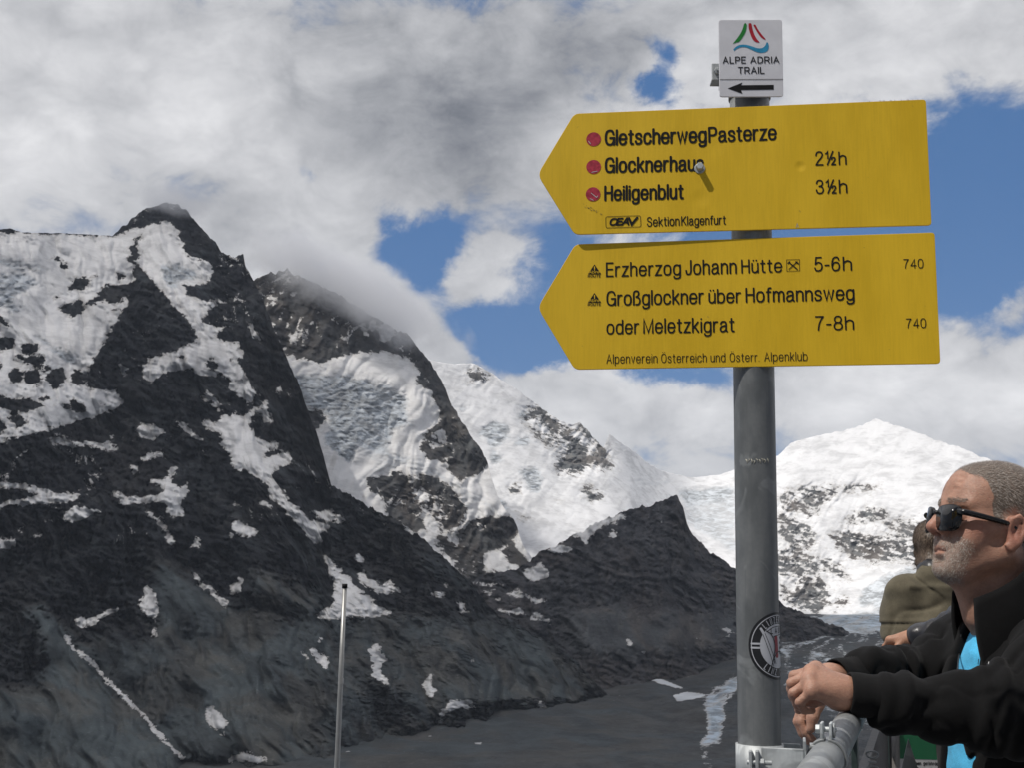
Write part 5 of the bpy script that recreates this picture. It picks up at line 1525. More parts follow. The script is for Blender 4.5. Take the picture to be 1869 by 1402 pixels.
# plates from the post band to the rail band
to_r = (c_r-pc_)*np.array([1, 1, 0]); gap_ = np.linalg.norm(to_r); to_r /= gap_
nr_ = np.array([to_r[1], -to_r[0], 0]); nr_ = nr_ if nr_ @ SN > 0 else -nr_
L1_ = gap_-RAIL_R-0.004
b_ = bmesh.new()
mid_ = pc_+to_r*(L1_*0.42)+nr_*(POST_R-0.001)*1.0
add_box(b_, pc_+to_r*(POST_R*0.25+0.024)+nr_*(POST_R+0.0018)-SZ*0.004, (0.058, 0.0038, 0.046), [to_r, nr_, SZ])
add_box(b_, pc_+to_r*(POST_R*0.25+0.024)-nr_*(POST_R+0.0018)-SZ*0.004, (0.050, 0.0038, 0.046), [to_r, nr_, SZ])
add_box(b_, pc_+to_r*(POST_R*0.25+0.0545)+nr_*(POST_R*0.25)+SZ*0.0, (0.004, POST_R*1.6, 0.060), [to_r, nr_, SZ])
keep(bm_obj('bracket_plate', b_, STEEL_BRIGHT, bevel=0.0012), clamp)
b_ = bmesh.new()
e_ = pc_+to_r*(POST_R*0.25+0.057)
add_box(b_, (e_+c_r*1.0)/2*np.array([1, 1, 0])+SZ*(pc_[2]+0.021), (np.linalg.norm((c_r-e_)[:2])-RAIL_R*0.4, 0.032, 0.004), [to_r, nr_, SZ])
add_box(b_, (e_+c_r*1.0)/2*np.array([1, 1, 0])+SZ*(pc_[2]-0.010)-nr_*0.012, (np.linalg.norm((c_r-e_)[:2])-RAIL_R*1.1, 0.004, 0.05), [to_r, nr_, SZ])
keep(bm_obj('bracket_arm', b_, STEEL_BRIGHT, bevel=0.0012), clamp)
fr_ = np.array([-math.sin(math.radians(12)), -math.cos(math.radians(12)), 0])
for k, (du, dv) in enumerate(((1370, 1388), (1382, 1388))):
    b_ = bmesh.new()
    p_ = on_plane(du, dv, pc_+fr_*(POST_R+0.010), fr_)
    add_box(b_, p_, (0.0048, 0.016, 0.026), [np.array([math.cos(0.2), -math.sin(0.2), 0]), fr_, SZ])
    keep(bm_obj('ear', b_, STEEL_BRIGHT, bevel=0.0014, segs=3), clamp)
b_ = bmesh.new()
p_ = on_plane(1366, 1392, pc_+fr_*(POST_R+0.013), fr_); xx_ = np.array([math.cos(0.2), -math.sin(0.2), 0])
add_prism(b_, p_-xx_*0.002, xx_, 0.0032, 0.034, 14)
add_prism(b_, p_+xx_*0.0165, xx_, 0.0062, 0.005, 6)
keep(bm_obj('bolt', b_, STEEL_BRIGHT, bevel=0.0005), clamp)

# ---- slim flagpole down the slope
FP = at(622, 1240, 12.5)
ftop = at(630, 1066, 12.5)
flag = thing('flagpole', 'slim bare aluminium flagpole with a black cap, standing below the terrace', 'flagpole', (FP[0], FP[1], -6.4))
b_ = bmesh.new()
add_tube(b_, [(FP[0], FP[1], z) for z in np.linspace(-6.4, ftop[2]-0.045, 8)], np.linspace(0.046, 0.0235, 8), 24)
keep(bm_obj('pole', b_, simple_mat('brushed_aluminium', (0.30, 0.30, 0.29), 0.42, 0.55, var=0.1, scale=6)), flag)
b_ = bmesh.new()
add_tube(b_, [(FP[0], FP[1], ftop[2]-0.045), (FP[0], FP[1], ftop[2])], 0.028, 20)
keep(bm_obj('cap', b_, BLACK_INK), flag)
b_ = bmesh.new()
add_tube(b_, [(FP[0]+0.02, FP[1]-0.03, ftop[2]-0.10), (FP[0]+0.024, FP[1]-0.045, ftop[2]-1.0), (FP[0]+0.02, FP[1]-0.045, -4.5)], 0.004, 6)
add_box(b_, (FP[0]+0.025, FP[1]-0.035, ftop[2]-0.98), (0.02, 0.05, 0.05))
keep(bm_obj('halyard', b_, simple_mat('grey_rope', (0.25, 0.25, 0.25), 0.8)), flag)

# ---- notice with a green header beside the rail
NB_P = at(1690, 1385, 3.3)
NB = Board(NB_P, yaw=math.radians(-9), thick=0.02)
nb = thing('notice', 'grey notice with a green header and the words Rauchen gefährdet, behind the leaning man', 'notice', (NB_P[0], NB_P[1], 0))
GREY_BOARD = simple_mat('grey_notice_board', (0.22, 0.21, 0.20), 0.6, var=0.08)
NB.panel([(1634, 1330), (1748, 1331), (1750, 1560), (1634, 1560)], 0.004, nb, 'panel', GREY_BOARD)
b_ = bmesh.new(); NB.poly(b_, [(1642, 1310+22), (1727, 1333), (1727.5, 1550), (1642.5, 1550)], 0.0006)
keep(bm_obj('paper', b_, simple_mat('white_paper', (0.42, 0.42, 0.42), 0.6, var=0.03)), nb)
b_ = bmesh.new(); NB.poly(b_, [(1642, 1334), (1727, 1335), (1727.3, 1388), (1642.3, 1385.5)], 0.0012)
keep(bm_obj('green_header', b_, simple_mat('green_print', (0.004, 0.10, 0.038), 0.55, var=0.05)), nb)
for txt, a_, e_, w_ in (('Rauchen', (1654.5, 1397), (1681, 1397.6), 0.22), ('gefährdet', (1685, 1397.6), (1715, 1398.4), 0.17), ('Ihre', (1654.5, 1408), (1668, 1408.4), 0.22), ('Gesundheit', (1672, 1408.4), (1714, 1409.4), 0.17)):
    b_ = bmesh.new()
    NB.text(b_, txt, a_, e_, 7.0, w_, 0.29, lay=0.0012)
    keep(bm_obj('lettering', b_, BLACK_INK), nb)
b_ = bmesh.new()
add_tube(b_, [(NB_P[0], NB_P[1]+0.05, 0.0), (NB_P[0], NB_P[1]+0.05, NB_P[2]+0.02)], 0.024, 20)
keep(bm_obj('leg', b_, STEEL_RAIL), nb)

# ------------------------------------------------------------------ smooth solid modelling for bodies and clothes
class Solid:
    """smooth union of round cones and ellipsoids, meshed with surface nets"""
    def __init__(self):
        self.p = []
        self.disp = None

    def cone(self, a, b, ra, rb, k=0.015, sub=False):
        self.p.append(('c', np.array(a, float), np.array(b, float), float(ra), float(rb), k, sub)); return self

    def ball(self, c, r, k=0.015, sub=False):
        return self.cone(c, np.array(c, float)+1e-5, r, r, k, sub)

    def ell(self, c, rad, ax=None, k=0.015, sub=False):
        self.p.append(('e', np.array(c, float), np.array(rad, float), np.eye(3) if ax is None else np.array(ax, float), 0, k, sub)); return self

    def box(self, c, half, ax=None, r=0.005, k=0.005, sub=False):
        self.p.append(('b', np.array(c, float), np.array(half, float), np.eye(3) if ax is None else np.array(ax, float), r, k, sub)); return self

    @staticmethod
    def _prim(q, P):
        if q[0] == 'c':
            a, b, ra, rb = q[1:5]
            ab = b-a; L2 = ab @ ab
            t = np.clip(((P-a) @ ab)/L2, 0, 1)
            d = P-a-t[:, None]*ab
            return np.sqrt((d*d).sum(1))-(ra+(rb-ra)*t)
        if q[0] == 'e':
            c, rad, ax = q[1:4]
            l = (P-c) @ ax.T
            k0 = np.sqrt(((l/rad)**2).sum(1)); k1 = np.sqrt(((l/rad**2)**2).sum(1))
            return k0*(k0-1)/np.maximum(k1, 1e-9)
        c, half, ax, r = q[1:5]
        l = np.abs((P-c) @ ax.T)-(half-r)
        return np.sqrt((np.maximum(l, 0)**2).sum(1))+np.minimum(l.max(1), 0)-r

    def bounds(self):
        lo = np.full(3, 1e9); hi = -lo
        for q in self.p:
            if q[6]:
                continue
            if q[0] == 'c':
                r = max(q[3], q[4])
                lo = np.minimum(lo, np.minimum(q[1], q[2])-r); hi = np.maximum(hi, np.maximum(q[1], q[2])+r)
            else:
                r = q[2].max()*(1.0 if q[0] == 'e' else 1.75)
                lo = np.minimum(lo, q[1]-r); hi = np.maximum(hi, q[1]+r)
        return lo, hi

    def near(self, c, rad):
        """primitives that can matter inside a sphere"""
        out = []
        for q in self.p:
            if q[0] == 'c':
                d = self._prim(q, c[None])[0]
            else:
                d = np.linalg.norm(c-q[1])-q[2].max()*(1 if q[0] == 'e' else 1.75)
            if d < rad+q[5]*2+0.02:
                out.append(q)
        return out

    def eval(self, P, prims=None):
        prims = self.p if prims is None else prims
        d = np.full(len(P), 1.0)
        for q in prims:
            e = self._prim(q, P); k = q[5]
            if q[6]:
                h = np.clip(0.5-0.5*(e+d)/k, 0, 1)
                d = d*(1-h)-e*h+k*h*(1-h)
            else:
                h = np.clip(0.5+0.5*(e-d)/k, 0, 1)
                d = e*(1-h)+d*h-k*h*(1-h)
        if self.disp is not None:
            d = d+self.disp(P)
        return d

    def mesh(self, h):
        lo, hi = self.bounds(); lo = lo-4*h; hi = hi+4*h
        B = 16; bs = B*h
        nb = np.ceil((hi-lo)/bs).astype(int)
        keys = []; vpos = []; quads = []
        g = np.arange(-1, B+1)
        I = np.stack(np.meshgrid(g, g, g, indexing='ij'), -1)       # samples
        n = B+2
        big = 1 << 20
        for bx in range(nb[0]):
            for by in range(nb[1]):
                for bz in range(nb[2]):
                    o = np.array([bx, by, bz])
                    c = lo+(o+0.5)*bs
                    pr = self.near(c, bs*0.95)
                    if not pr:
                        continue
                    dc = self.eval(c[None], pr)[0]
                    if abs(dc) > bs*1.35+0.02:
                        continue
                    P = lo+(I.reshape(-1, 3)+o*B)*h
                    D = self.eval(P, pr).reshape(n, n, n)
                    if D.min() > 0 or D.max() < 0:
                        continue
                    s = D < 0
                    cnt = np.zeros((n-1,)*3); acc = np.zeros((n-1, n-1, n-1, 3))
                    corner = [(i, j, k) for i in (0, 1) for j in (0, 1) for k in (0, 1)]
                    sl = lambda A, cc: A[cc[0]:cc[0]+n-1, cc[1]:cc[1]+n-1, cc[2]:cc[2]+n-1]
                    for ax in range(3):
                        for cc in corner:
                            if cc[ax]:
                                continue
                            c2 = list(cc); c2[ax] = 1
                            d0, d1 = sl(D, cc), sl(D, c2)
                            m = (d0 < 0) != (d1 < 0)
                            t = np.where(m, d0/np.where(m, d0-d1, 1), 0)
                            pt = np.zeros((n-1, n-1, n-1, 3)); pt[...] = cc; pt[..., ax] = t
                            acc += pt*m[..., None]; cnt += m
                    act = cnt > 0
                    ci = np.argwhere(act)
                    vp = lo+(ci-1+o*B+acc[act]/cnt[act][:, None])*h
                    gk = (ci-1+o*B+8)
                    gk = (gk[:, 0]*big+gk[:, 1])*big+gk[:, 2]
                    keys.append(gk); vpos.append(vp)
                    for ax in range(3):
                        a1, a2 = (ax+1) % 3, (ax+2) % 3
                        e0 = s[1:B+1, 1:B+1, 1:B+1]
                        sh = [slice(1, B+1)]*3; sh[ax] = slice(2, B+2)
                        e1 = s[tuple(sh)]
                        idx = np.argwhere(e0 != e1)
                        if not len(idx):
                            continue
                        inside = e0[tuple(idx.T)]
                        base = idx+o*B+8
                        u1 = np.zeros(3, int); u1[a1] = 1; u2 = np.zeros(3, int); u2[a2] = 1
                        cell = [base-u1-u2, base-u2, base, base-u1]
                        kk = np.stack([(c_[:, 0]*big+c_[:, 1])*big+c_[:, 2] for c_ in cell], 1)
                        kk[~inside] = kk[~inside][:, ::-1]
                        quads.append(kk)
        K = np.concatenate(keys); V = np.concatenate(vpos); Q = np.concatenate(quads)
        uk, first = np.unique(K, return_index=True)
        V = V[first]
        F = np.searchsorted(uk, Q)
        return V, F


def solid_obj(name, solid, h, mat, parent=None, attrs=None):
    V, F = solid.mesh(h)
    me = bpy.data.meshes.new(name)
    me.vertices.add(len(V)); me.vertices.foreach_set('co', V.reshape(-1).astype(np.float32))
    me.loops.add(len(F)*4); me.loops.foreach_set('vertex_index', F.reshape(-1).astype(np.int32))
    me.polygons.add(len(F))
    me.polygons.foreach_set('loop_start', np.arange(0, len(F)*4, 4, dtype=np.int32))
    me.polygons.foreach_set('loop_total', np.full(len(F), 4, np.int32))
    me.polygons.foreach_set('use_smooth', np.ones(len(F), bool))
    for k, fn in (attrs or {}).items():
        t = me.attributes.new(k, 'FLOAT', 'POINT'); t.data.foreach_set('value', fn(V).astype(np.float32))
    me.update(calc_edges=True)
    me.materials.append(mat)
    o = bpy.data.objects.new(name, me); COL.objects.link(o)
    if parent is not None:
        keep(o, parent)
    return o, V, F


def noise3(P, f, seed=0, n=10):
    """smooth pseudo noise: sum of sines in random directions"""
    r = np.random.RandomState(seed)
    t = np.zeros(len(P))
    for k in range(n):
        d = r.normal(size=3); d /= np.linalg.norm(d)
        t += np.sin(P @ d*f*(0.6+0.8*r.rand())+r.rand()*6.28)
    return t/math.sqrt(n)*1.2

# ------------------------------------------------------------------ people
def skin_mat(name, base, red, beardc, hairc):
    m, nt, p = material(name)
    pos = nt.new('ShaderNodeTexCoord').outputs['Object']
    beard = nt.new('ShaderNodeAttribute', attribute_name='beard').outputs['Fac']
    scalp = nt.new('ShaderNodeAttribute', attribute_name='scalp').outputs['Fac']
    flush = nt.new('ShaderNodeAttribute', attribute_name='flush').outputs['Fac']
    n1 = nt.noise(pos, 45, 5, 0.6); n2 = nt.noise(pos, 260, 4, 0.6); n3 = nt.noise(pos, 900, 2, 0.5)
    c = nt.mix(nt.step(n1, 0.35, 0.65), rgba([x*0.88 for x in base]), rgba([x*1.1 for x in base]))
    c = nt.mix(nt.math('MULTIPLY', nt.step(n2, 0.5, 0.72), 0.35), c, rgba(red))
    c = nt.mix(nt.math('MULTIPLY', flush, 0.75, clamp=True), c, rgba(red))
    st = nt.math('ADD', beard, nt.math('MULTIPLY', nt.math('SUBTRACT', n3, 0.5), 0.8))
    c = nt.mix(nt.math('MULTIPLY', nt.step(st, 0.25, 0.9), 0.45), c, rgba(beardc))
    c = nt.mix(nt.step(nt.math('ADD', scalp, nt.math('MULTIPLY', nt.math('SUBTRACT', n2, 0.5), 0.5)), 0.3, 0.75), c, rgba(hairc))
    nt.put(p, 'Base Color', c)
    nt.put(p, 'Roughness', nt.step(n2, 0.3, 0.7, True, 0.36, 0.54)); nt.put(p, 'Specular IOR Level', 0.42)
    nt.put(p, 'Subsurface Weight', 0.12); nt.put(p, 'Subsurface Radius', (0.012, 0.005, 0.003)); nt.put(p, 'Subsurface Scale', 0.4)
    b = nt.new('ShaderNodeBump'); nt.put(b, 'Strength', 0.6); nt.put(b, 'Distance', 0.0016)
    n4 = nt.noise(nt.vmath('MULTIPLY', pos, (1, 1, 2.6)), 150, 4, 0.65, 0.6)
    nt.put(b, 'Height', nt.math('ADD', nt.math('MULTIPLY', n2, 0.6), nt.math('ADD', nt.math('MULTIPLY', n3, 0.4), nt.math('MULTIPLY', n4, 0.9))))
    nt.l.new(b.outputs[0], p.inputs['Normal'])
    return m


def cloth(name, col, rough=0.9, sheen=0.3, weave=700.0, bump=0.0010, spec=0.15, var=0.2):
    m, nt, p = material(name)
    pos = nt.new('ShaderNodeTexCoord').outputs['Object']
    n1 = nt.noise(pos, 18, 5, 0.6); n2 = nt.noise(pos, weave, 3, 0.6); n3 = nt.noise(pos, 90, 4, 0.6)
    k = nt.math('ADD', nt.math('MULTIPLY', n1, 0.5), nt.math('MULTIPLY', n2, 0.5))
    nt.put(p, 'Base Color', nt.mix(nt.step(k, 0.38, 0.62), rgba([c*(1-var) for c in col]), rgba([c*(1+var) for c in col])))
    nt.put(p, 'Roughness', rough); nt.put(p, 'Specular IOR Level', spec)
    nt.put(p, 'Sheen Weight', sheen); nt.put(p, 'Sheen Roughness', 0.5)
    b = nt.new('ShaderNodeBump'); nt.put(b, 'Strength', 0.5); nt.put(b, 'Distance', bump)
    nt.put(b, 'Height', nt.math('ADD', nt.math('MULTIPLY', n2, 0.4), n3)); nt.l.new(b.outputs[0], p.inputs['Normal'])
    return m


FLEECE = cloth('black_fleece', (0.0050, 0.0050, 0.0054), sheen=0.045)
BLUE_TEE = cloth('light_blue_cotton', (0.085, 0.45, 0.74), sheen=0.1, weave=500)
LEATHER = simple_mat('black_leather', (0.013, 0.013, 0.016), 0.33, spec=0.5, scale=40, bump=0.002, bscale=120)
OLIVE = cloth('olive_cotton', (0.112, 0.098, 0.068), sheen=0.1, weave=380)
TROUSER = cloth('dark_trousers', (0.020, 0.021, 0.026))
SHOE = simple_mat('dark_shoe', (0.02, 0.018, 0.016), 0.6)
GLOSS_BLACK = simple_mat('black_acetate', (0.008, 0.008, 0.009), 0.22, spec=0.45)
LENS = simple_mat('dark_lens', (0.006, 0.006, 0.007), 0.06, spec=0.55, var=0.02)


class Frame3:
    def __init__(self, o, f, up=(0, 0, 1)):
        f = np.array(f, float); f /= np.linalg.norm(f)
        l = np.cross(up, f); l /= np.linalg.norm(l)          # to the person's left
        self.o = np.array(o, float); self.A = np.array([f, l, np.cross(f, l)])

    def __call__(self, x, y, z, s=1.0):
        return self.o+np.array([x, y, z])*s @ self.A

    def local(self, P):
        return (P-self.o) @ self.A.T


def build_head(S, H, s, ears=True):
    """adds a man's head and neck to solid S; H maps (forward, left, up) metres"""
    c = lambda a, b, ra, rb, k=0.015, sub=False: S.cone(H(*[x*s for x in a]), H(*[x*s for x in b]), ra*s, rb*s, k*s, sub)
    e = lambda a, r, k=0.015, sub=False, ax=None: S.ell(H(*[x*s for x in a]), [x*s for x in r], H.A if ax is None else ax, k*s, sub)
    e((-.014, 0, .045), (.100, .078, .084), .02)
    e((.040, 0, .040), (.054, .064, .066), .02)
    e((.040, 0, -.030), (.052, .060, .066), .025)
    for y in (-1, 1):
        c((-.004, .056*y, -.052), (.062, .022*y, -.098), .018, .018, .03)
        c((.020, .058*y, -.008), (.058, .046*y, -.018), .016, .018, .025)       # cheekbone
        c((.060, .040*y, -.045), (.072, .022*y, -.075), .018, .016, .025)       # cheek to mouth corner
        c((.086, .010*y, .026), (.070, .046*y, .026), .0105, .0095, .014)       # brow
        e((.078, .033*y, .002), (.017, .018, .013), .008, True)                 # socket
        e((.068, .032*y, .002), (.0155, .0155, .0135), .004)                    # lidded eye
    e((.078, 0, -.100), (.020, .026, .018), .018)                              # chin
    c((.088, 0, .018), (.104, 0, -.008), .0095, .0098, .010)                   # nose bridge
    c((.104, 0, -.008), (.1155, 0, -.026), .0098, .0118, .008)                  # nose tip
    for y in (-1, 1):
        e((.102, .0130*y, -.031), (.0115, .0085, .0085), .005)                  # nostril wing
        e((.106, .0085*y, -.0390), (.0055, .0038, .0040), .003, True)
        c((.098, .021*y, -.034), (.085, .035*y, -.062), .0016, .0016, .007, True)   # fold beside the mouth
        for q_ in (-.003, -.010, .004):
            c((.066, .052*y, q_), (.050, .0605*y, q_*1.9-.002), .0008, .0008, .004, True)           # nostril
    e((.086, 0, -.054), (.014, .028, .016), .012)                              # upper lip area
    e((.0925, 0, -.0610), (.0062, .019, .0042), .005)
    for q_ in (.052, .064, .075):
        c((.0905-(q_-.05)*.35, -.030, q_), (.0905-(q_-.05)*.35, .030, q_), .0008, .0008, .006, True)
    e((.0905, 0, -.0728), (.0064, .017, .0046), .005)
    S.cone(H(.0990*s, -.002*s, -.067*s), H(.0880*s, .024*s, -.069*s), .0020*s, .0014*s, .003*s, True)
    S.cone(H(.0990*s, .002*s, -.067*s), H(.0880*s, -.024*s, -.069*s), .0020*s, .0014*s, .003*s, True)
    e((.092, 0, -.085), (.006, .016, .004), .008, True)                         # under the lip
    c((-.028, 0, -.045), (-.062, 0, -.170), .058, .060, .03)                    # neck
    c((.040, 0, -.095), (-.005, 0, -.165), .026, .034, .03)                     # throat
    for y in ((-1, 1) if ears else ()):
        # ear: shell, rim, lobe
        ax = H.A
        EZ = -.019; EX = .011
        c((-.012+EX, .0755*y, .020+EZ), (-.016+EX, .0770*y, -.018+EZ), .013, .011, .006)
        pts = [(-.002, .078, .010), (-.004, .083, .026), (-.016, .087, .034), (-.029, .088, .026), (-.031, .087, .006), (-.024, .084, -.014), (-.012, .080, -.028), (-.004, .078, -.022)]
        for a_, b_ in zip(pts[:-1], pts[1:]):
            c((a_[0]+EX, a_[1]*y, a_[2]+EZ), (b_[0]+EX, b_[1]*y, b_[2]+EZ), .0046, .0046, .004)
        e((-.013+EX, .090*y, .004+EZ), (.009, .009, .016), .004, True)
        c((-.022+EX, .084*y, .018+EZ), (-.018+EX, .083*y, -.010+EZ), .0030, .0030, .004)


def head_masks(H, s, ears=True):
    """scalp and beard cover over the head, from place on the skull"""
    def scalp(V):
        L = H.local(V)/s
        x, y, z = L.T
        xs = [-.13, -.10, -.06, -.035, -.012, .016, .030, .040, .052, .066, .082, .098, .11]
        zs = [-.080, -.075, -.065, -.040, .010, -.016, -.012, .034, .074, .086, .095, .101, .20]
        zh = np.interp(x, xs, zs)
        m = 1/(1+np.exp(-(z-zh+.006*noise3(L, 240, 3))/.0055))
        ear = np.exp(-(((x+.003)/.024)**2+((z+.017)/.040)**2))*(np.abs(y) > .070)
        m = m*(1-np.clip(ear*2.2, 0, 1)) if ears else np.maximum(m, (x < .035)*(z > -.085)*1.0)
        return np.where((z < -.09) | (np.linalg.norm(L, axis=1) > .2), 0, m)

    def beard(V):
        L = H.local(V)/s
        x, y, z = L.T
        zt = np.interp(x, [-.02, .004, .02, .05, .075, .12], [.01, .000, -.030, -.040, -.042, -.042])
        m = 1/(1+np.exp((z-zt)/.006))*(z > -.125)*(x > .0)
        lips = np.exp(-((z+.067)/.009)**2-((y)/.019)**2)*(x > .088)
        under = np.clip((x-.0)/.03, 0, 1)
        m = m*under*(1-np.clip(lips*1.4, 0, 1))
        fade = np.clip((x-.045)/.035, 0.22, 1)
        return m*fade*(np.linalg.norm(L, axis=1) < .2)

    def flush(V):
        L = H.local(V)/s
        x, y, z = L.T
        nose = np.exp(-(((x-.112)/.016)**2+((z+.028)/.016)**2+(y/.018)**2))
        cheek = 0.6*np.exp(-(((x-.062)/.025)**2+((z+.022)/.02)**2))
        ear = 0.8*np.exp(-(((x+.003)/.024)**2+((z+.017)/.036)**2))*(np.abs(y) > .074)
        lips = 0.35*np.exp(-((z+.067)/.008)**2-(y/.020)**2)*(x > .086)
        return np.clip(nose+cheek+ear+lips, 0, 1)*(np.linalg.norm(L, axis=1) < .2)
    return {'scalp': scalp, 'beard': beard, 'flush': flush}


def blades(name, V, F, weight, H, n, length, width, flow, mat, parent, seed, lift=0.35, jitter=0.5):
    """short hairs standing on the skin, combed along flow (local x, y, z)"""
    rs = np.random.RandomState(seed)
    a, b, c_, d = V[F[:, 0]], V[F[:, 1]], V[F[:, 2]], V[F[:, 3]]
    nrm = np.cross(c_-a, d-b); ar = np.linalg.norm(nrm, axis=1); nrm /= ar[:, None]+1e-12
    w = weight[F].mean(1)*ar
    w = np.where(weight[F].mean(1) > 0.25, w, 0)
    idx = rs.choice(len(F), n, p=w/w.sum())
    t = rs.rand(n, 2)
    P = a[idx]*(1-t[:, :1])*(1-t[:, 1:])+b[idx]*t[:, :1]*(1-t[:, 1:])+c_[idx]*t[:, :1]*t[:, 1:]+d[idx]*(1-t[:, :1])*t[:, 1:]
    N = nrm[idx]
    fl = np.array(flow(H.local(P))) @ H.A if callable(flow) else np.array(flow) @ H.A
    fl = fl+rs.normal(size=(n, 3))*jitter*0.5
    fl = fl-N*(fl*N).sum(1)[:, None]; fl /= np.linalg.norm(fl, axis=1)[:, None]+1e-9
    Lh = length*(0.6+0.8*rs.rand(n))[:, None]
    side = np.cross(N, fl)
    w_ = width*(0.7+0.6*rs.rand(n))[:, None]
    mid = P+Lh*0.55*(fl*(1-lift)+N*lift)
    tip = P+Lh*(fl*(1-lift*0.4)+N*lift*0.55)
    P0 = P-N*0.0012
    vs = np.stack([P0-side*w_, P0+side*w_, mid+side*w_*0.8, mid-side*w_*0.8, tip+N*0.0004], 1).reshape(-1, 3)
    k = np.arange(n)*5
    q4 = np.stack([k, k+1, k+2, k+3], 1); t3 = np.stack([k+3, k+2, k+4], 1)
    me = bpy.data.meshes.new(name)
    me.vertices.add(len(vs)); me.vertices.foreach_set('co', vs.reshape(-1).astype(np.float32))
    loops = np.concatenate([q4.reshape(-1), t3.reshape(-1)]).astype(np.int32)
    me.loops.add(len(loops)); me.loops.foreach_set('vertex_index', loops)
    me.polygons.add(2*n)
    me.polygons.foreach_set('loop_start', np.concatenate([np.arange(n)*4, 4*n+np.arange(n)*3]).astype(np.int32))
    me.polygons.foreach_set('loop_total', np.concatenate([np.full(n, 4), np.full(n, 3)]).astype(np.int32))
    at_ = me.attributes.new('tone', 'FLOAT', 'POINT'); at_.data.foreach_set('value', np.repeat(rs.rand(n), 5).astype(np.float32))
    me.update(calc_edges=True)
    me.materials.append(mat)
    o = bpy.data.objects.new(name, me); COL.objects.link(o)
    keep(o, parent)
    return o


def hair_mat(name, dark, pale):
    m, nt, p = material(name)
    t = nt.new('ShaderNodeAttribute', attribute_name='tone').outputs['Fac']
    nt.put(p, 'Base Color', nt.mix(nt.step(t, 0.25, 0.9, False), rgba(dark), rgba(pale)))
    nt.put(p, 'Roughness', 0.38); nt.put(p, 'Specular IOR Level', 0.5)
    return m


def hand(S, wrist, mcps, pips, dips, tips, thumb, r=(0.0100, 0.0090, 0.0083, 0.0074), pinky=0.88, palm=0.0150):
    """hand of five separate fingers; joints given index to little finger"""
    wrist = np.array(wrist)
    for i in range(4):
        f = (1.0, 1.0, 0.96, pinky)[i]
        S.cone(wrist, mcps[i], 0.0245, palm*f, 0.016)
    for i in range(3):
        S.cone(mcps[i], mcps[i+1], palm*0.86, palm*0.82, 0.008)
    for i in range(4):
        f = (1.0, 1.03, 0.98, pinky)[i]
        S.cone(mcps[i], pips[i], r[0]*f*1.06, r[1]*f, 0.0026)
        S.ball(np.array(pips[i]), r[1]*f*1.08, 0.0025)
        S.cone(pips[i], dips[i], r[1]*f, r[2]*f, 0.0016)
        S.cone(dips[i], tips[i], r[2]*f, r[3]*f, 0.0016)
        up_ = np.array([0, 0, 1.0])
        S.ball(np.array(mcps[i])+up_*0.0035, palm*f*0.86, 0.005)
        S.cone(np.array(wrist)*0.55+np.array(mcps[i])*0.45+up_*0.0135, np.array(mcps[i])+up_*0.0085, 0.0026, 0.0036, 0.007)
    for a, b, ra, rb in zip(thumb[:-1], thumb[1:], (0.0165, 0.0120, 0.0112), (0.0120, 0.0112, 0.0090)):
        S.cone(a, b, ra, rb, 0.007)


def legs(S, T, hip_z, w, foot_f):
    for y in (-1, 1):
        hip = np.array([T[0], T[1], 0])+foot_f[1]*y*w; hip[2] = hip_z
        knee = hip+foot_f[0]*0.03; knee[2] = hip_z*0.53
        ank = hip-foot_f[0]*0.03; ank[2] = 0.09
        S.cone(hip, knee, 0.088, 0.062, 0.04); S.cone(knee, ank, 0.060, 0.045, 0.03)


def lower_body(root, T, hip_z, w, f, seed):
    """trousers and shoes, standing on the terrace"""
    f = np.array([f[0], f[1], 0.0]); f /= np.linalg.norm(f); l = np.array([-f[1], f[0], 0])
    S = Solid()
    S.ell((T[0], T[1], hip_z+0.04), (0.13, 0.175, 0.14), np.array([f, l, [0, 0, 1]]), 0.04)
    for y in (-1, 1):
        hip = np.array([T[0], T[1], hip_z])+l*y*w
        knee = hip+f*0.03; knee[2] = hip_z*0.53
        ank = hip-f*0.03; ank[2] = 0.06
        S.cone(hip, knee, 0.098, 0.075, 0.04); S.cone(knee, ank, 0.074, 0.066, 0.03)
    S.disp = lambda P: 0.004*noise3(P, 28, seed)
    solid_obj('trousers', S, 0.014, TROUSER, root)
    for y in (-1, 1):
        b = Solid()
        a = np.array([T[0], T[1], 0.045])+l*y*w-f*0.07
        b.cone(a, a+f*0.17, 0.042, 0.036, 0.02); b.cone(a+SZ*0.03, a+SZ*0.06, 0.040, 0.042, 0.02)
        b.box(a+f*0.09-SZ*0.038, (0.15, 0.046, 0.008), np.array([f, l, [0, 0, 1]]), 0.004, 0.006)
        solid_obj('shoe', b, 0.012, SHOE, root)


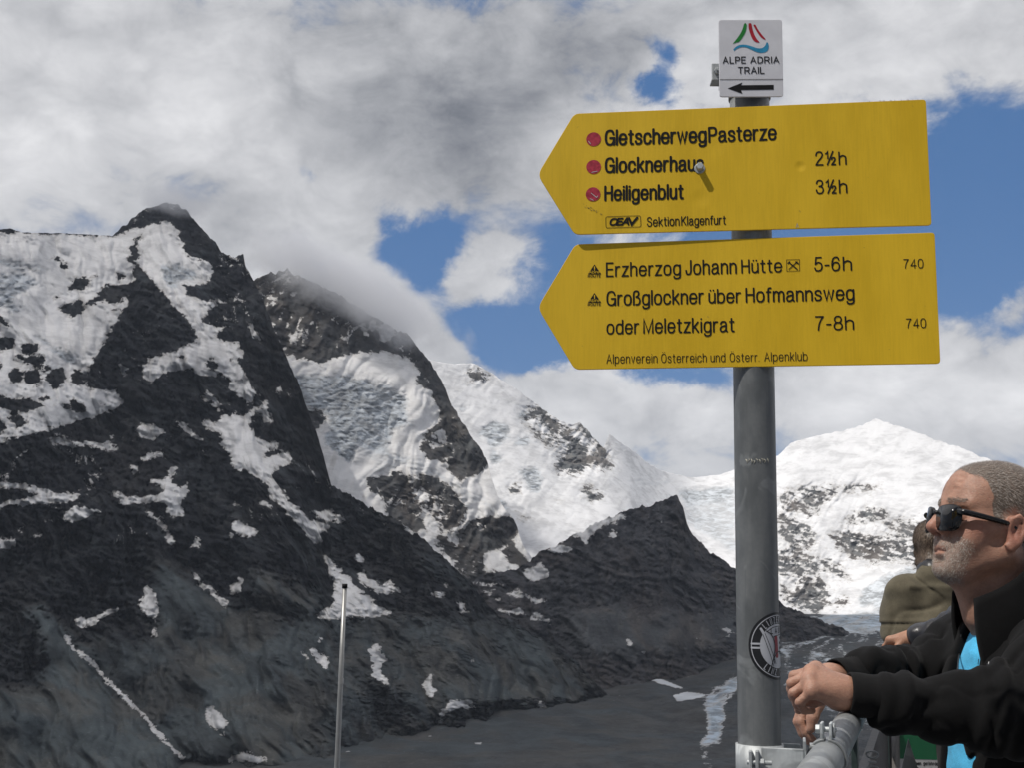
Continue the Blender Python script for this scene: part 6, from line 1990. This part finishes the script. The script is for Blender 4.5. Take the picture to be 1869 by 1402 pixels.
# ---- the man leaning on the rail
def leaning_man():
    s = 1.05
    f_ = np.array([-0.984, -0.176, 0.0])
    pit = math.radians(11.0)
    fh = f_*math.cos(pit)+SZ*math.sin(pit)
    HO = at(1806, 962, 2.45)
    H = Frame3(HO, fh)
    N = H(-.078*s, 0, -.168*s)                         # root of the neck
    B = Frame3(N, f_)                                  # trunk: forward, left, up
    root = thing('person', 'man in sunglasses, black fleece jacket and light blue shirt leaning on the handrail', 'person', (N[0]+0.18, N[1], 0))
    P = at
    # joints
    sh_n, sh_f = B(.03, .185, -.060), B(.03, -.185, -.075)
    el_n = P(1846, 1302, 2.19); wr_n = P(1537, 1266, 2.20)
    el_f = P(1700, 1222, 2.60); wr_f = P(1517, 1240, 2.44)
    nh = dict(wrist=P(1534, 1265, 2.20),
              mcps=[P(1489, 1224, 2.232), P(1481, 1230, 2.212), P(1478, 1245, 2.190), P(1482, 1263, 2.170)],
              pips=[P(1449, 1234, 2.236), P(1445, 1248, 2.214), P(1448, 1266, 2.192), P(1459, 1283, 2.173)],
              dips=[P(1443, 1258, 2.240), P(1447, 1272, 2.219), P(1455, 1288, 2.200), P(1468, 1298, 2.184)],
              tips=[P(1449, 1277, 2.242), P(1458, 1288, 2.226), P(1468, 1297, 2.211), P(1483, 1298, 2.196)],
              thumb=[P(1524, 1262, 2.222), P(1497, 1275, 2.250), P(1474, 1288, 2.256), P(1458, 1296, 2.248)])
    fh_ = dict(wrist=P(1513, 1242, 2.44),
               mcps=[P(1472, 1284, 2.405), P(1466, 1286, 2.425), P(1463, 1288, 2.445), P(1462, 1288, 2.463)],
               pips=[P(1462, 1318, 2.395), P(1456, 1318, 2.418), P(1457, 1318, 2.442), P(1460, 1314, 2.462)],
               dips=[P(1470, 1338, 2.388), P(1464, 1339, 2.414), P(1466, 1337, 2.440), P(1468, 1331, 2.460)],
               tips=[P(1485, 1352, 2.384), P(1477, 1355, 2.412), P(1478, 1351, 2.440), P(1478, 1343, 2.460)],
               thumb=[P(1508, 1258, 2.412), P(1492, 1288, 2.388), P(1483, 1311, 2.376), P(1480, 1331, 2.372)])
    # one continuous body: head, neck, trunk, arms, hands, legs
    S = Solid()
    build_head(S, H, s)
    S.cone(H(-.060*s, 0, -.150*s), B(-.02, 0, -.06), .060, .085, .04)
    S.cone(B(-.01, .13, -.05), B(-.01, -.13, -.05), .055, .055, .05)
    S.ell(B(-.01, 0, -.24), (.105, .155, .22), B.A, .05)
    hipc = B(-.20, 0, -.56)
    S.cone(B(-.03, 0, -.34), hipc, .12, .135, .05)
    for sh, el, wr in ((sh_n, el_n, wr_n), (sh_f, el_f, wr_f)):
        S.cone(sh, el, .052, .042, .02); S.cone(el, wr, .042, .0265, .02)
    hand(S, **nh); hand(S, **fh_)
    for y in (-1, 1):
        hip = hipc+B.A[1]*0.09*y; knee = hip.copy(); knee[2] = hip[2]*0.53; ank = hip.copy(); ank[2] = 0.08
        S.cone(hip, knee, .085, .058, .04); S.cone(knee, ank, .056, .04, .03)
        S.cone(ank-f_*0.04-SZ*0.04, ank+f_*0.14-SZ*0.05, .028, .026, .02)
    S.near_cut = None
    skin = skin_mat('weathered_skin', (0.370, 0.205, 0.143), (0.33, 0.115, 0.082), (0.32, 0.27, 0.24), (0.150, 0.112, 0.088))
    mk = head_masks(H, s)
    # finer mesh for head and hands than for the covered trunk is not needed: one resolution
    body, V, F = solid_obj('body', S, 0.0036, skin, root, mk)
    # hair and beard
    HM = hair_mat('grey_brown_hair', (0.085, 0.063, 0.049), (0.44, 0.385, 0.335))
    BM = hair_mat('grey_beard', (0.20, 0.15, 0.11), (0.66, 0.62, 0.56))
    wS = mk['scalp'](V); wB = mk['beard'](V)

    def flow(L):
        x, y, z = (L/s).T
        top = np.clip((z-.05)/.06, 0, 1)
        return np.stack([-1.0+0*x, np.sign(y)*0.25*(1-top)+0.25*top, -0.75*(1-top)-0.05], 1)
    blades('hair', V, F, wS, H, 22000, 0.0092, 0.00022, flow, HM, root, 5, lift=0.34)
    blades('beard', V, F, np.where(wB > .26, wB**1.5, 0), H, 6500, 0.0042, 0.00019, lambda L: np.stack([0.25+0*L[:, 0], 0*L[:, 0], -1+0*L[:, 0]], 1), BM, root, 6, lift=0.5, jitter=1.3)
    eb = np.exp(-(((H.local(V)/s)[:, 2]-.0290)/.0035)**2)*(np.abs((H.local(V)/s)[:, 1]-0) > .010)*(np.abs((H.local(V)/s)[:, 1]) < .048)*((H.local(V)/s)[:, 0] > .06)
    blades('eyebrows', V, F, eb, H, 500, 0.007, 0.00035, lambda L: np.stack([-0.4+0*L[:, 0], np.sign(L[:, 1]), -0.2+0*L[:, 0]], 1), HM, root, 8, lift=0.4)

    # sunglasses
    gl = bpy.data.objects.new('sunglasses', bpy.data.meshes.new('sunglasses'))
    b = bmesh.new()
    R3 = lambda x, y, z: H(x*s, y*s, z*s)
    for y in (-1, 1):
        add_tube(b, [R3(.100, .057*y, .003), R3(.092, .067*y, .003), R3(.055, .0765*y, .001), R3(.018, .0800*y, -.001), R3(.002, .0810*y, -.001)], [.0056*s, .0060*s, .0052*s, .0046*s, .0042*s], 12)
        add_tube(b, [R3(.002, .0810*y, -.001), R3(-.012, .0800*y, -.011), R3(-.024, .077*y, -.030)], [.004*s, .0036*s, .003*s], 12)
    add_tube(b, [R3(.110, -.010, .000), R3(.1145, 0, .003), R3(.110, .010, .000)], .0042*s, 12)
    bmesh.ops.recalc_face_normals(b, faces=b.faces[:])
    b.to_mesh(gl.data); b.free(); gl.data.materials.append(GLOSS_BLACK); COL.objects.link(gl); keep(gl, root)
    for y in (-1, 1):
        for nm, sx, sz, th, off, mt in (('rim', .0268, .0252, .0030, .0, GLOSS_BLACK), ('lens', .0243, .0232, .0024, .0016, LENS)):
            b = bmesh.new()
            ring = _el(0, 0, 1, 1, 0, 360, 41, e=3.4)[:-1]
            fr, bk = [], []
            for (px, pz) in ring:
                yy = (.0320+px*sx)*y
                wrap = .1120-3.4*(abs(yy)-.012)**2*2.0-abs(yy)*0.06
                narrow = 1.0-0.10*max(0, -pz)*0.9
                yy2 = (.0320+px*sx*narrow)*y
                zz = -.009+pz*sz+(0.0025 if pz > 0 else 0)*px
                fr.append(b.verts.new(R3(wrap+off+.002, yy2, zz))); bk.append(b.verts.new(R3(wrap-th, yy2, zz)))
            cf = b.verts.new(R3(.1120-3.4*(.0320-.012)**2*2.0-.0320*0.06+off+.0034, .0320*y, -.009))
            n_ = len(fr)
            for i in range(n_):
                j = (i+1) % n_
                b.faces.new((fr[i], fr[j], cf)).smooth = True
                b.faces.new((fr[i], bk[i], bk[j], fr[j])).smooth = False
            b.faces.new(bk[::-1])
            o = bm_obj(nm, b, mt)
            keep(o, root); mw = o.matrix_world.copy()
            o.parent = gl; o.matrix_parent_inverse = Matrix.Identity(4)
            bpy.context.view_layer.update()
            o.matrix_parent_inverse = gl.matrix_world.inverted()

    # shirt
    T = Solid()
    T.cone(B(.005, .10, -.07), B(.005, -.10, -.07), .062, .062, .05)
    T.ell(B(.012, 0, -.245), (.122, .172, .235), B.A, .05)
    T.cone(B(-.02, 0, -.36), B(-.17, 0, -.56), .140, .150, .06)
    T.cone(B(.0, 0, -.02), B(.012, 0, -.075), .078, .088, .03)
    T.ell(H(-.055*s, 0, -.120*s), (.078, .068, .085), B.A, .012, True)
    T.disp = lambda Q: 0.0022*noise3(Q*np.array([1, 1, .5]), 55, 3)+0.0012*noise3(Q, 120, 4)
    solid_obj('shirt', T, 0.006, BLUE_TEE, root)
    # jacket: trunk and sleeves, open in front
    J = Solid()
    J.cone(B(-.005, .135, -.052), B(-.005, -.135, -.052), .074, .074, .05)
    J.ell(B(.008, 0, -.235), (.140, .198, .245), B.A, .05)
    J.cone(B(-.02, 0, -.36), B(-.17, 0, -.53), .160, .170, .06)
    J.cone(sh_n, el_n, .084, .076, .05); J.cone(el_n, wr_n+(el_n-wr_n)*0.36, .074, .052, .03); J.cone(wr_n+(el_n-wr_n)*0.36, wr_n+(el_n-wr_n)*0.29, .053, .047, .02)
    J.cone(sh_f, el_f, .082, .066, .05); J.cone(el_f, wr_f+(el_f-wr_f)*0.36, .064, .050, .03); J.cone(wr_f+(el_f-wr_f)*0.36, wr_f+(el_f-wr_f)*0.29, .051, .046, .02)
    J.ell(H(-.055*s, 0, -.110*s), (.085, .080, .095), B.A, .01, True)
    op = B.A.copy()
    tilt = math.radians(9)
    J.box(B(.16, -.014, -.20), (.15, .036, .30), B.A, .02, .012, True)
    ax_n = (wr_n-el_n)/np.linalg.norm(wr_n-el_n); ax_f = (wr_f-el_f)/np.linalg.norm(wr_f-el_f)
    ln = np.linalg.norm(wr_n-el_n); lf = np.linalg.norm(wr_f-el_f)

    def wrinkle(Q):
        w = 0.0055*noise3(Q, 26, 11)+0.0026*noise3(Q, 64, 12)+0.0055*np.exp(-(noise3(Q*np.array([1.6, 1, 1]), 26, 15)/.20)**2)+0.0030*np.exp(-(noise3(Q*np.array([1.8, 1, 1]), 48, 16)/.22)**2)
        for el, ax, L_ in ((el_n, ax_n, ln), (el_f, ax_f, lf)):
            t = (Q-el) @ ax
            dist = np.linalg.norm(Q-el-t[:, None]*ax, axis=1)
            on = np.exp(-(np.maximum(dist-.085, 0)/.02)**2)*np.clip((t+.10)/.06, 0, 1)*np.clip((L_*0.93-t)/.03, 0, 1)
            ph = noise3(Q, 16, 13)*1.6
            w += on*(0.0052*np.sin(t*150+ph*2.0)*np.clip(0.35+0.65*np.sin(t*31+ph), 0, 1)+0.0040*np.sin(t*75+ph*2.6+1.0))
        return w
    J.disp = wrinkle
    jacket, _, _ = solid_obj('jacket', J, 0.0052, FLEECE, root)
    # cuffs, ribbed
    RIB = cloth('black_rib_knit', (0.0085, 0.0085, 0.009), sheen=0.05)
    for wr, ax, L_, rr in ((wr_n, ax_n, ln, .0395), (wr_f, ax_f, lf, .0395)):
        b = bmesh.new()
        n_, m_ = 96, 22
        x_, y_, _ = frame(ax, (0, 0, 1))
        rings = []
        for i in range(m_):
            t = i/(m_-1)
            c_ = wr-ax*(0.010+t*0.078)
            ra = rr*(0.97+0.13*t**2)+(0.0015 if i == 0 else 0.0)*-1+(0.003*math.sin(t*9)*t)
            rings.append([b.verts.new(c_+(x_*math.cos(a)+y_*math.sin(a))*(ra+0.0006*math.cos(a*48))) for a in np.linspace(0, 2*math.pi, n_, endpoint=False)])
        inner = [b.verts.new(wr-ax*0.013+(x_*math.cos(a)+y_*math.sin(a))*rr*0.86) for a in np.linspace(0, 2*math.pi, n_, endpoint=False)]
        rings = [inner]+rings
        for A, Bq in zip(rings[:-1], rings[1:]):
            for k in range(n_):
                b.faces.new((A[k], A[(k+1) % n_], Bq[(k+1) % n_], Bq[k])).smooth = True
        c_ = bm_obj('cuff', b, RIB, smooth=True)
        keep(c_, root); c_.parent = jacket; bpy.context.view_layer.update(); c_.matrix_parent_inverse = jacket.matrix_world.inverted()
    # stand-up collar
    b = bmesh.new()
    n_, m_ = 60, 10
    rows = []
    for i in range(m_):
        t = i/(m_-1)
        row = []
        for a in np.radians(np.linspace(24, 322, n_)):
            fx, ly = math.cos(a), math.sin(a)
            front = max(0, fx)
            r0x, r0y = .100, .098
            base = np.array([fx*r0x+.004, ly*r0y, -.062-.060*front**2+.010*abs(ly)])
            topp = np.array([fx*(.090+.046*front)-.004, ly*(.090+.026*front), .118-.088*front**1.6+0.004*math.sin(a*5)])
            p_ = base*(1-t)+topp*t
            bulge = math.sin(t*math.pi)*0.010
            p_ = p_+np.array([fx, ly, 0])*bulge
            row.append(p_)
        rows.append(row)
    def put(rows, off):
        return [[b.verts.new(B(*(p_+np.array([p_[0], p_[1], 0])/max(np.hypot(p_[0], p_[1]), 1e-6)*off))) for p_ in r] for r in rows]
    o_, i_ = put(rows, .0), put(rows, -.007)
    for A in range(m_-1):
        for k in range(n_-1):
            b.faces.new((o_[A][k], o_[A][k+1], o_[A+1][k+1], o_[A+1][k])).smooth = True
            b.faces.new((i_[A][k], i_[A+1][k], i_[A+1][k+1], i_[A][k+1])).smooth = True
    for k in range(n_-1):
        b.faces.new((o_[-1][k], o_[-1][k+1], i_[-1][k+1], i_[-1][k])).smooth = True
    for e in (0, n_-1):
        for A in range(m_-1):
            b.faces.new((o_[A][e], o_[A+1][e], i_[A+1][e], i_[A][e]))
    c_ = bm_obj('collar', b, FLEECE, smooth=True)
    keep(c_, root); c_.parent = jacket; bpy.context.view_layer.update(); c_.matrix_parent_inverse = jacket.matrix_world.inverted()
    lower_body(root, (hipc[0], hipc[1], 0), hipc[2]-0.02, .095, f_, 31)
    return root, B, H, s, T, J


MAN, MAN_B, MAN_H, MAN_S, MAN_T, MAN_J = leaning_man()


def on_surface(solid, u, v, d0, d1, n=160):
    """first point of a solid along a photo pixel's ray"""
    ds = np.linspace(d0, d1, n)
    Q = np.array([at(u, v, d) for d in ds])
    e = solid.eval(Q)
    k = int(np.argmax(e < 0))
    return Q[k]


def man_prints():
    SOLID = Solid
    ink = simple_mat('dark_shirt_print', (0.02, 0.07, 0.12), 0.8)
    white = simple_mat('white_embroidery', (0.62, 0.62, 0.62), 0.7)

    def strip(name, pix, wpx, solid, mat, lift=0.0022):
        b = bmesh.new()
        c = [on_surface(solid, u, v, 1.95, 2.7) for u, v in pix]
        k = wpx/2
        ups = [on_surface(solid, u, v-k, 1.95, 2.7)+np.array([0, -lift, 0]) for u, v in pix]
        dns = [on_surface(solid, u, v+k, 1.95, 2.7)+np.array([0, -lift, 0]) for u, v in pix]
        a = [b.verts.new(p) for p in ups]; d = [b.verts.new(p) for p in dns]
        for i in range(len(a)-1):
            b.faces.new((a[i], d[i], d[i+1], a[i+1]))
        keep(bm_obj(name, b, mat), MAN)
    strip('print_line', [(u, 1213.5) for u in range(1756, 1778, 3)], 2.6, MAN_T, ink)

    p0 = on_surface(MAN_T, 1783, 1213, 1.95, 2.7)+np.array([0, -0.004, 0])
    ex = np.array([0.97, -0.2, 0.0]); px = 2.45/FPX
    b = bmesh.new()
    lettering(b, 'Be-', lambda x, y, h: p0+ex*x+SZ*y-np.array([0, 1, 0])*h, 8.5*px, xscale=0.85, weight=0.17, gap=0.28, slant=0.2)
    keep(bm_obj('print_lettering', b, ink), MAN)
    # white stitched mark on the chest
    for nm, pts, w in (('embroidery', [(1821, 1166), (1816, 1170), (1814, 1176), (1814.5, 1181)], 3.2), ('embroidery', [(1806, 1205), (1804.5, 1209), (1804, 1214)], 2.0)):
        b = bmesh.new()
        q_ = [on_surface(MAN_J, u, v, 1.9, 2.7) for u, v in _sp(pts, 4)]
        add_tube(b, [p+np.array([0, -0.001, 0]) for p in q_], [w*px*0.5*k for k in np.linspace(1.0, 0.5, len(q_))], 8)
        keep(bm_obj(nm, b, white), MAN)


    zipm = simple_mat('dark_zip', (0.045, 0.045, 0.047), 0.4, 0.6)
    for path in ([(1799, 1122), (1798, 1150), (1799, 1180), (1800, 1212), (1801, 1232)], [(1762, 1128), (1757, 1160), (1753, 1195), (1750, 1228)]):
        b = bmesh.new()
        q_ = [on_surface(MAN_J, u+(2.5 if path[0][0] > 1780 else -2.5), v, 1.9, 2.75) for u, v in path]
        add_tube(b, _sp(q_, 5), 0.0016, 8)
        keep(bm_obj('zip', b, zipm), MAN)


man_prints()


# ---- the man in the olive waistcoat, seen from behind, farther along the rail
def far_people():
    s = 1.02
    f_ = np.array([0.16, 0.98, 0.0]); f_ /= np.linalg.norm(f_)
    hf = np.array([0.30, 1.0, 0.0]); hf /= np.linalg.norm(hf)
    pit = math.radians(-12)
    H = Frame3(at(1702, 1006, 5.3), hf*math.cos(pit)+SZ*math.sin(pit))
    N = H(-.045, 0, -.140)
    B = Frame3(N, f_)
    root = thing('person', 'short-haired person in an olive waistcoat seen from behind, looking over the handrail', 'person', (N[0], N[1], 0))
    skin = skin_mat('tanned_skin', (0.36, 0.19, 0.12), (0.32, 0.12, 0.07), (0.2, 0.15, 0.1), (0.075, 0.050, 0.034))
    S = Solid(); build_head(S, H, s, ears=False)
    S.cone(H(-.06, 0, -.14), B(-.01, 0, -.06), .056, .060, .03)
    S.ell(B(0, 0, -.27), (.09, .125, .19), B.A, .03)
    hipc = B(-.02, 0, -.62)
    S.cone(B(-.02, 0, -.36), hipc, .11, .13, .05)
    sh = [B(0, y*.135, -.075) for y in (1, -1)]; el = [B(.07, y*.150, -.34) for y in (1, -1)]; wr = [B(.31, y*.12, -.27) for y in (1, -1)]
    for a, b_, c_ in zip(sh, el, wr):
        S.cone(a, b_, .040, .038, .02); S.cone(b_, c_, .038, .028, .02)
        d = (c_-b_)/np.linalg.norm(c_-b_)
        lat = np.cross(SZ, d)
        mc = [c_+d*.085+lat*k for k in (-.03, -.01, .01, .03)]
        hand(S, c_, mc, [m+d*.035-SZ*.01 for m in mc], [m+d*.045-SZ*.035 for m in mc], [m+d*.03-SZ*.05 for m in mc], [c_+d*.03-lat*.02, c_+d*.05-lat*.04, c_+d*.08-lat*.045-SZ*.01, c_+d*.10-lat*.04-SZ*.02])
    for y in (-1, 1):
        hip = hipc+B.A[1]*.09*y; ank = hip.copy(); ank[2] = .08
        S.cone(hip, ank, .08, .045, .04)
    mk = head_masks(H, s, ears=False)
    body, V, F = solid_obj('body', S, 0.007, skin, root, mk)
    HM = hair_mat('short_brown_hair', (0.085, 0.056, 0.038), (0.28, 0.21, 0.15))
    blades('hair', V, F, mk['scalp'](V), H, 6000, 0.016, 0.0007, lambda L: np.stack([-0.4+0*L[:, 0], np.sign(L[:, 1])*.3, -1+0*L[:, 0]], 1), HM, root, 15, lift=.25)
    # leather jacket sleeves and collar under the waistcoat
    J = Solid()
    for a, b_, c_ in zip(sh, el, wr):
        J.cone(a, b_, .060, .058, .03); J.cone(b_, b_+(c_-b_)*.92, .056, .045, .03)
    J.ell(B(0, 0, -.27), (.108, .140, .20), B.A, .03)
    J.cone(B(-.008, 0, -.04), B(-.012, 0, .022), .072, .074, .02)
    J.ell(H(-.03, 0, -.06), (.075, .07, .085), B.A, .008, True)
    J.disp = lambda Q: 0.004*noise3(Q, 40, 21)+0.002*noise3(Q, 90, 22)
    solid_obj('leather_jacket', J, 0.009, LEATHER, root)
    O = Solid()
    O.cone(B(-.005, .105, -.062), B(-.005, -.105, -.062), .090, .090, .05)
    O.ell(B(0, 0, -.25), (.140, .165, .23), B.A, .05)
    for y in (1, -1):
        O.cone(B(0, y*.120, -.068), B(.015, y*.136, -.23), .084, .088, .04)
    O.cone(B(-.01, 0, -.36), B(-.015, 0, -.60), .150, .160, .06)
    O.cone(B(-.02, 0, -.05), B(-.018, 0, .000), .094, .086, .02)
    O.ell(H(-.03, 0, -.05), (.082, .078, .085), B.A, .008, True)
    def od(Q):
        L = B.local(Q)
        w = 0.0060*noise3(Q*np.array([1, 1, 1.6]), 22, 25)+0.0030*noise3(Q, 55, 26)+0.008*np.exp(-(noise3(Q*np.array([1, 1, 2.2]), 15, 27)/.16)**2)
        w += 0.006*np.exp(-((L[:, 2]+.185+0.02*np.abs(L[:, 1]))/.006)**2)          # yoke seam, a step in the cloth
        w += -0.004*np.exp(-((L[:, 2]+.172+0.02*np.abs(L[:, 1]))/.008)**2)
        w += -0.006*np.exp(-((L[:, 2]+.03)/.012)**2)*(np.abs(L[:, 1]) < .12)
        return w
    O.disp = od
    solid_obj('waistcoat', O, 0.007, OLIVE, root)
    lower_body(root, (hipc[0], hipc[1], 0), hipc[2]-.04, .09, f_, 33)

    # ---- someone in a leather jacket, almost wholly behind the leaning man: forearm and hand on the rail
    s = 1.0
    f_ = np.array([-0.97, 0.22, 0.0]); f_ /= np.linalg.norm(f_)
    H = Frame3(at(1868, 1010, 4.75), f_)
    N = H(-.06, 0, -.17); B = Frame3(N, f_)
    root = thing('person', 'mostly hidden person in a black leather jacket, one fist resting on the handrail', 'person', (N[0], N[1], 0))
    S = Solid(); build_head(S, H, s)
    S.cone(H(-.06, 0, -.15), B(-.02, 0, -.06), .058, .08, .04)
    S.ell(B(-.01, 0, -.26), (.10, .15, .22), B.A, .05)
    hipc = B(-.05, 0, -.62); S.cone(B(-.02, 0, -.36), hipc, .11, .13, .05)
    sh = B(.02, .175, -.07); el = at(1762, 1140, 4.42); wr = at(1664, 1166, 4.55)
    sh2 = B(.02, -.175, -.07); el2 = B(.05, -.22, -.34); wr2 = B(.28, -.15, -.26)
    px = 4.55/FPX
    for a, b_, c_ in ((sh, el, wr), (sh2, el2, wr2)):
        S.cone(a, b_, .05, .042, .02); S.cone(b_, c_, .04, .028, .02)
        d = (c_-b_)/np.linalg.norm(c_-b_); lat = np.cross(SZ, d); lat /= np.linalg.norm(lat); dn = np.cross(d, lat)
        dn = dn if dn[2] < 0 else -dn
        mc = [c_+d*.075+lat*k-dn*.012 for k in (-.032, -.011, .010, .030)]
        hand(S, c_, mc, [m+d*.030+dn*.018 for m in mc], [m+d*.022+dn*.046 for m in mc], [m-d*.002+dn*.052 for m in mc],
             [c_+d*.02+lat*.02, c_+d*.045+lat*.038+dn*.02, c_+d*.07+lat*.036+dn*.034, c_+d*.088+lat*.025+dn*.042])
    for y in (-1, 1):
        hip = hipc+B.A[1]*.09*y; ank = hip.copy(); ank[2] = .08
        S.cone(hip, ank, .08, .045, .04)
    mk = head_masks(H, s)
    solid_obj('body', S, 0.0065, skin, root, mk)
    J = Solid()
    J.ell(B(0, 0, -.25), (.14, .195, .23), B.A, .05); J.cone(B(-.01, 0, -.36), B(-.04, 0, -.58), .15, .16, .06)
    J.cone(B(-.01, .12, -.06), B(-.01, -.12, -.06), .075, .075, .05)
    J.cone(sh, el, .080, .066, .04); J.cone(el, wr+(el-wr)*.12, .062, .046, .03)
    J.cone(sh2, el2, .080, .062, .04); J.cone(el2, wr2+(el2-wr2)*.12, .06, .046, .03)
    J.ell(H(-.05, 0, -.11), (.08, .075, .09), B.A, .01, True)
    axf = (wr-el)/np.linalg.norm(wr-el)
    J.disp = lambda Q: 0.0045*noise3(Q, 36, 41)+0.003*noise3(Q, 95, 42)+0.003*np.sin(((Q-el) @ axf)*120+noise3(Q, 20, 43)*2)
    solid_obj('leather_jacket', J, 0.008, LEATHER, root)
    lower_body(root, (hipc[0], hipc[1], 0), hipc[2]-.04, .09, f_, 35)


far_people()


# ------------------------------------------------------------------ mountain air
def haze_box():
    x0, x1, y0, y1, z0, z1 = -9000, 9000, -600, 16500, -560, 1750
    bpy.ops.mesh.primitive_cube_add(size=1, location=((x0+x1)/2, (y0+y1)/2, (z0+z1)/2))
    o = bpy.context.object
    o.name = 'haze'; o.data.name = 'haze'
    o.scale = (x1-x0, y1-y0, z1-z0)
    m = bpy.data.materials.new('mountain_air'); m.use_nodes = True
    nt = m.node_tree
    for nd in list(nt.nodes):
        nt.nodes.remove(nd)
    out = nt.nodes.new('ShaderNodeOutputMaterial')
    pv = nt.nodes.new('ShaderNodeVolumePrincipled')
    pv.inputs['Color'].default_value = (0.80, 0.88, 1.0, 1)
    pv.inputs['Density'].default_value = HAZE_DENSITY
    pv.inputs['Anisotropy'].default_value = 0.0
    nt.links.new(pv.outputs[0], out.inputs['Volume'])
    o.data.materials.append(m)
    o['kind'] = 'stuff'
    o['label'] = 'thin pale mountain air between the terrace and the far peaks'


def mist(name, label, u0, v0, u1, v1, dist, half_w, half_h, depth, dens, seed):
    """cloud lying along a crest: a soft-edged volume"""
    a, b = athz(u0, v0, dist), athz(u1, v1, dist)
    c = (a+b)/2; L = np.linalg.norm(b-a)/2+half_w
    x = (b-a)/np.linalg.norm(b-a); y = np.array([-x[1], x[0], 0]); y /= np.linalg.norm(y)
    y = y if y[1] > 0 else -y
    z = np.cross(x, y); z = z if z[2] > 0 else -z
    bm_ = bmesh.new()
    bmesh.ops.create_icosphere(bm_, subdivisions=3, radius=1.0)
    me = bpy.data.meshes.new(name); bm_.to_mesh(me); bm_.free()
    o = bpy.data.objects.new(name, me); COL.objects.link(o)
    o.matrix_world = Matrix(((x[0]*L, y[0]*depth, z[0]*half_h, c[0]), (x[1]*L, y[1]*depth, z[1]*half_h, c[1]), (x[2]*L, y[2]*depth, z[2]*half_h, c[2]), (0, 0, 0, 1)))
    m = bpy.data.materials.new('cloud_mist'); m.use_nodes = True
    nt = NT(m.node_tree)
    for nd in list(nt.n):
        nt.n.remove(nd)
    out = nt.new('ShaderNodeOutputMaterial'); pv = nt.new('ShaderNodeVolumePrincipled')
    tc = nt.new('ShaderNodeTexCoord').outputs['Object']
    geo = nt.new('ShaderNodeNewGeometry').outputs['Position']
    r = nt.vmath('LENGTH', tc)
    n = nt.noise(geo, 0.0045, 6, 0.6)
    d = nt.step(nt.math('ADD', nt.math('SUBTRACT', 1.0, r), nt.math('MULTIPLY', nt.math('SUBTRACT', n, 0.5), 1.5)), 0.12, 0.62)
    nt.put(pv, 'Density', nt.math('MULTIPLY', d, dens)); nt.put(pv, 'Color', (0.96, 0.97, 1.0, 1)); nt.put(pv, 'Anisotropy', 0.0)
    nt.l.new(pv.outputs[0], out.inputs['Volume'])
    me.materials.append(m)
    o['kind'] = 'stuff'; o['label'] = label


MISTS = 1
if MISTS:
    mist('ridge_mist', 'white cloud spilling over the second dark ridge', 500, 460, 770, 600, 4900, 270, 190, 300, 0.011, 1)
    mist('summit_mist', 'thin cloud wisps clinging to the highest summit', 300, 362, 355, 372, 4380, 130, 75, 160, 0.006, 2)
HAZE_DENSITY = 1.6e-5
haze_box()
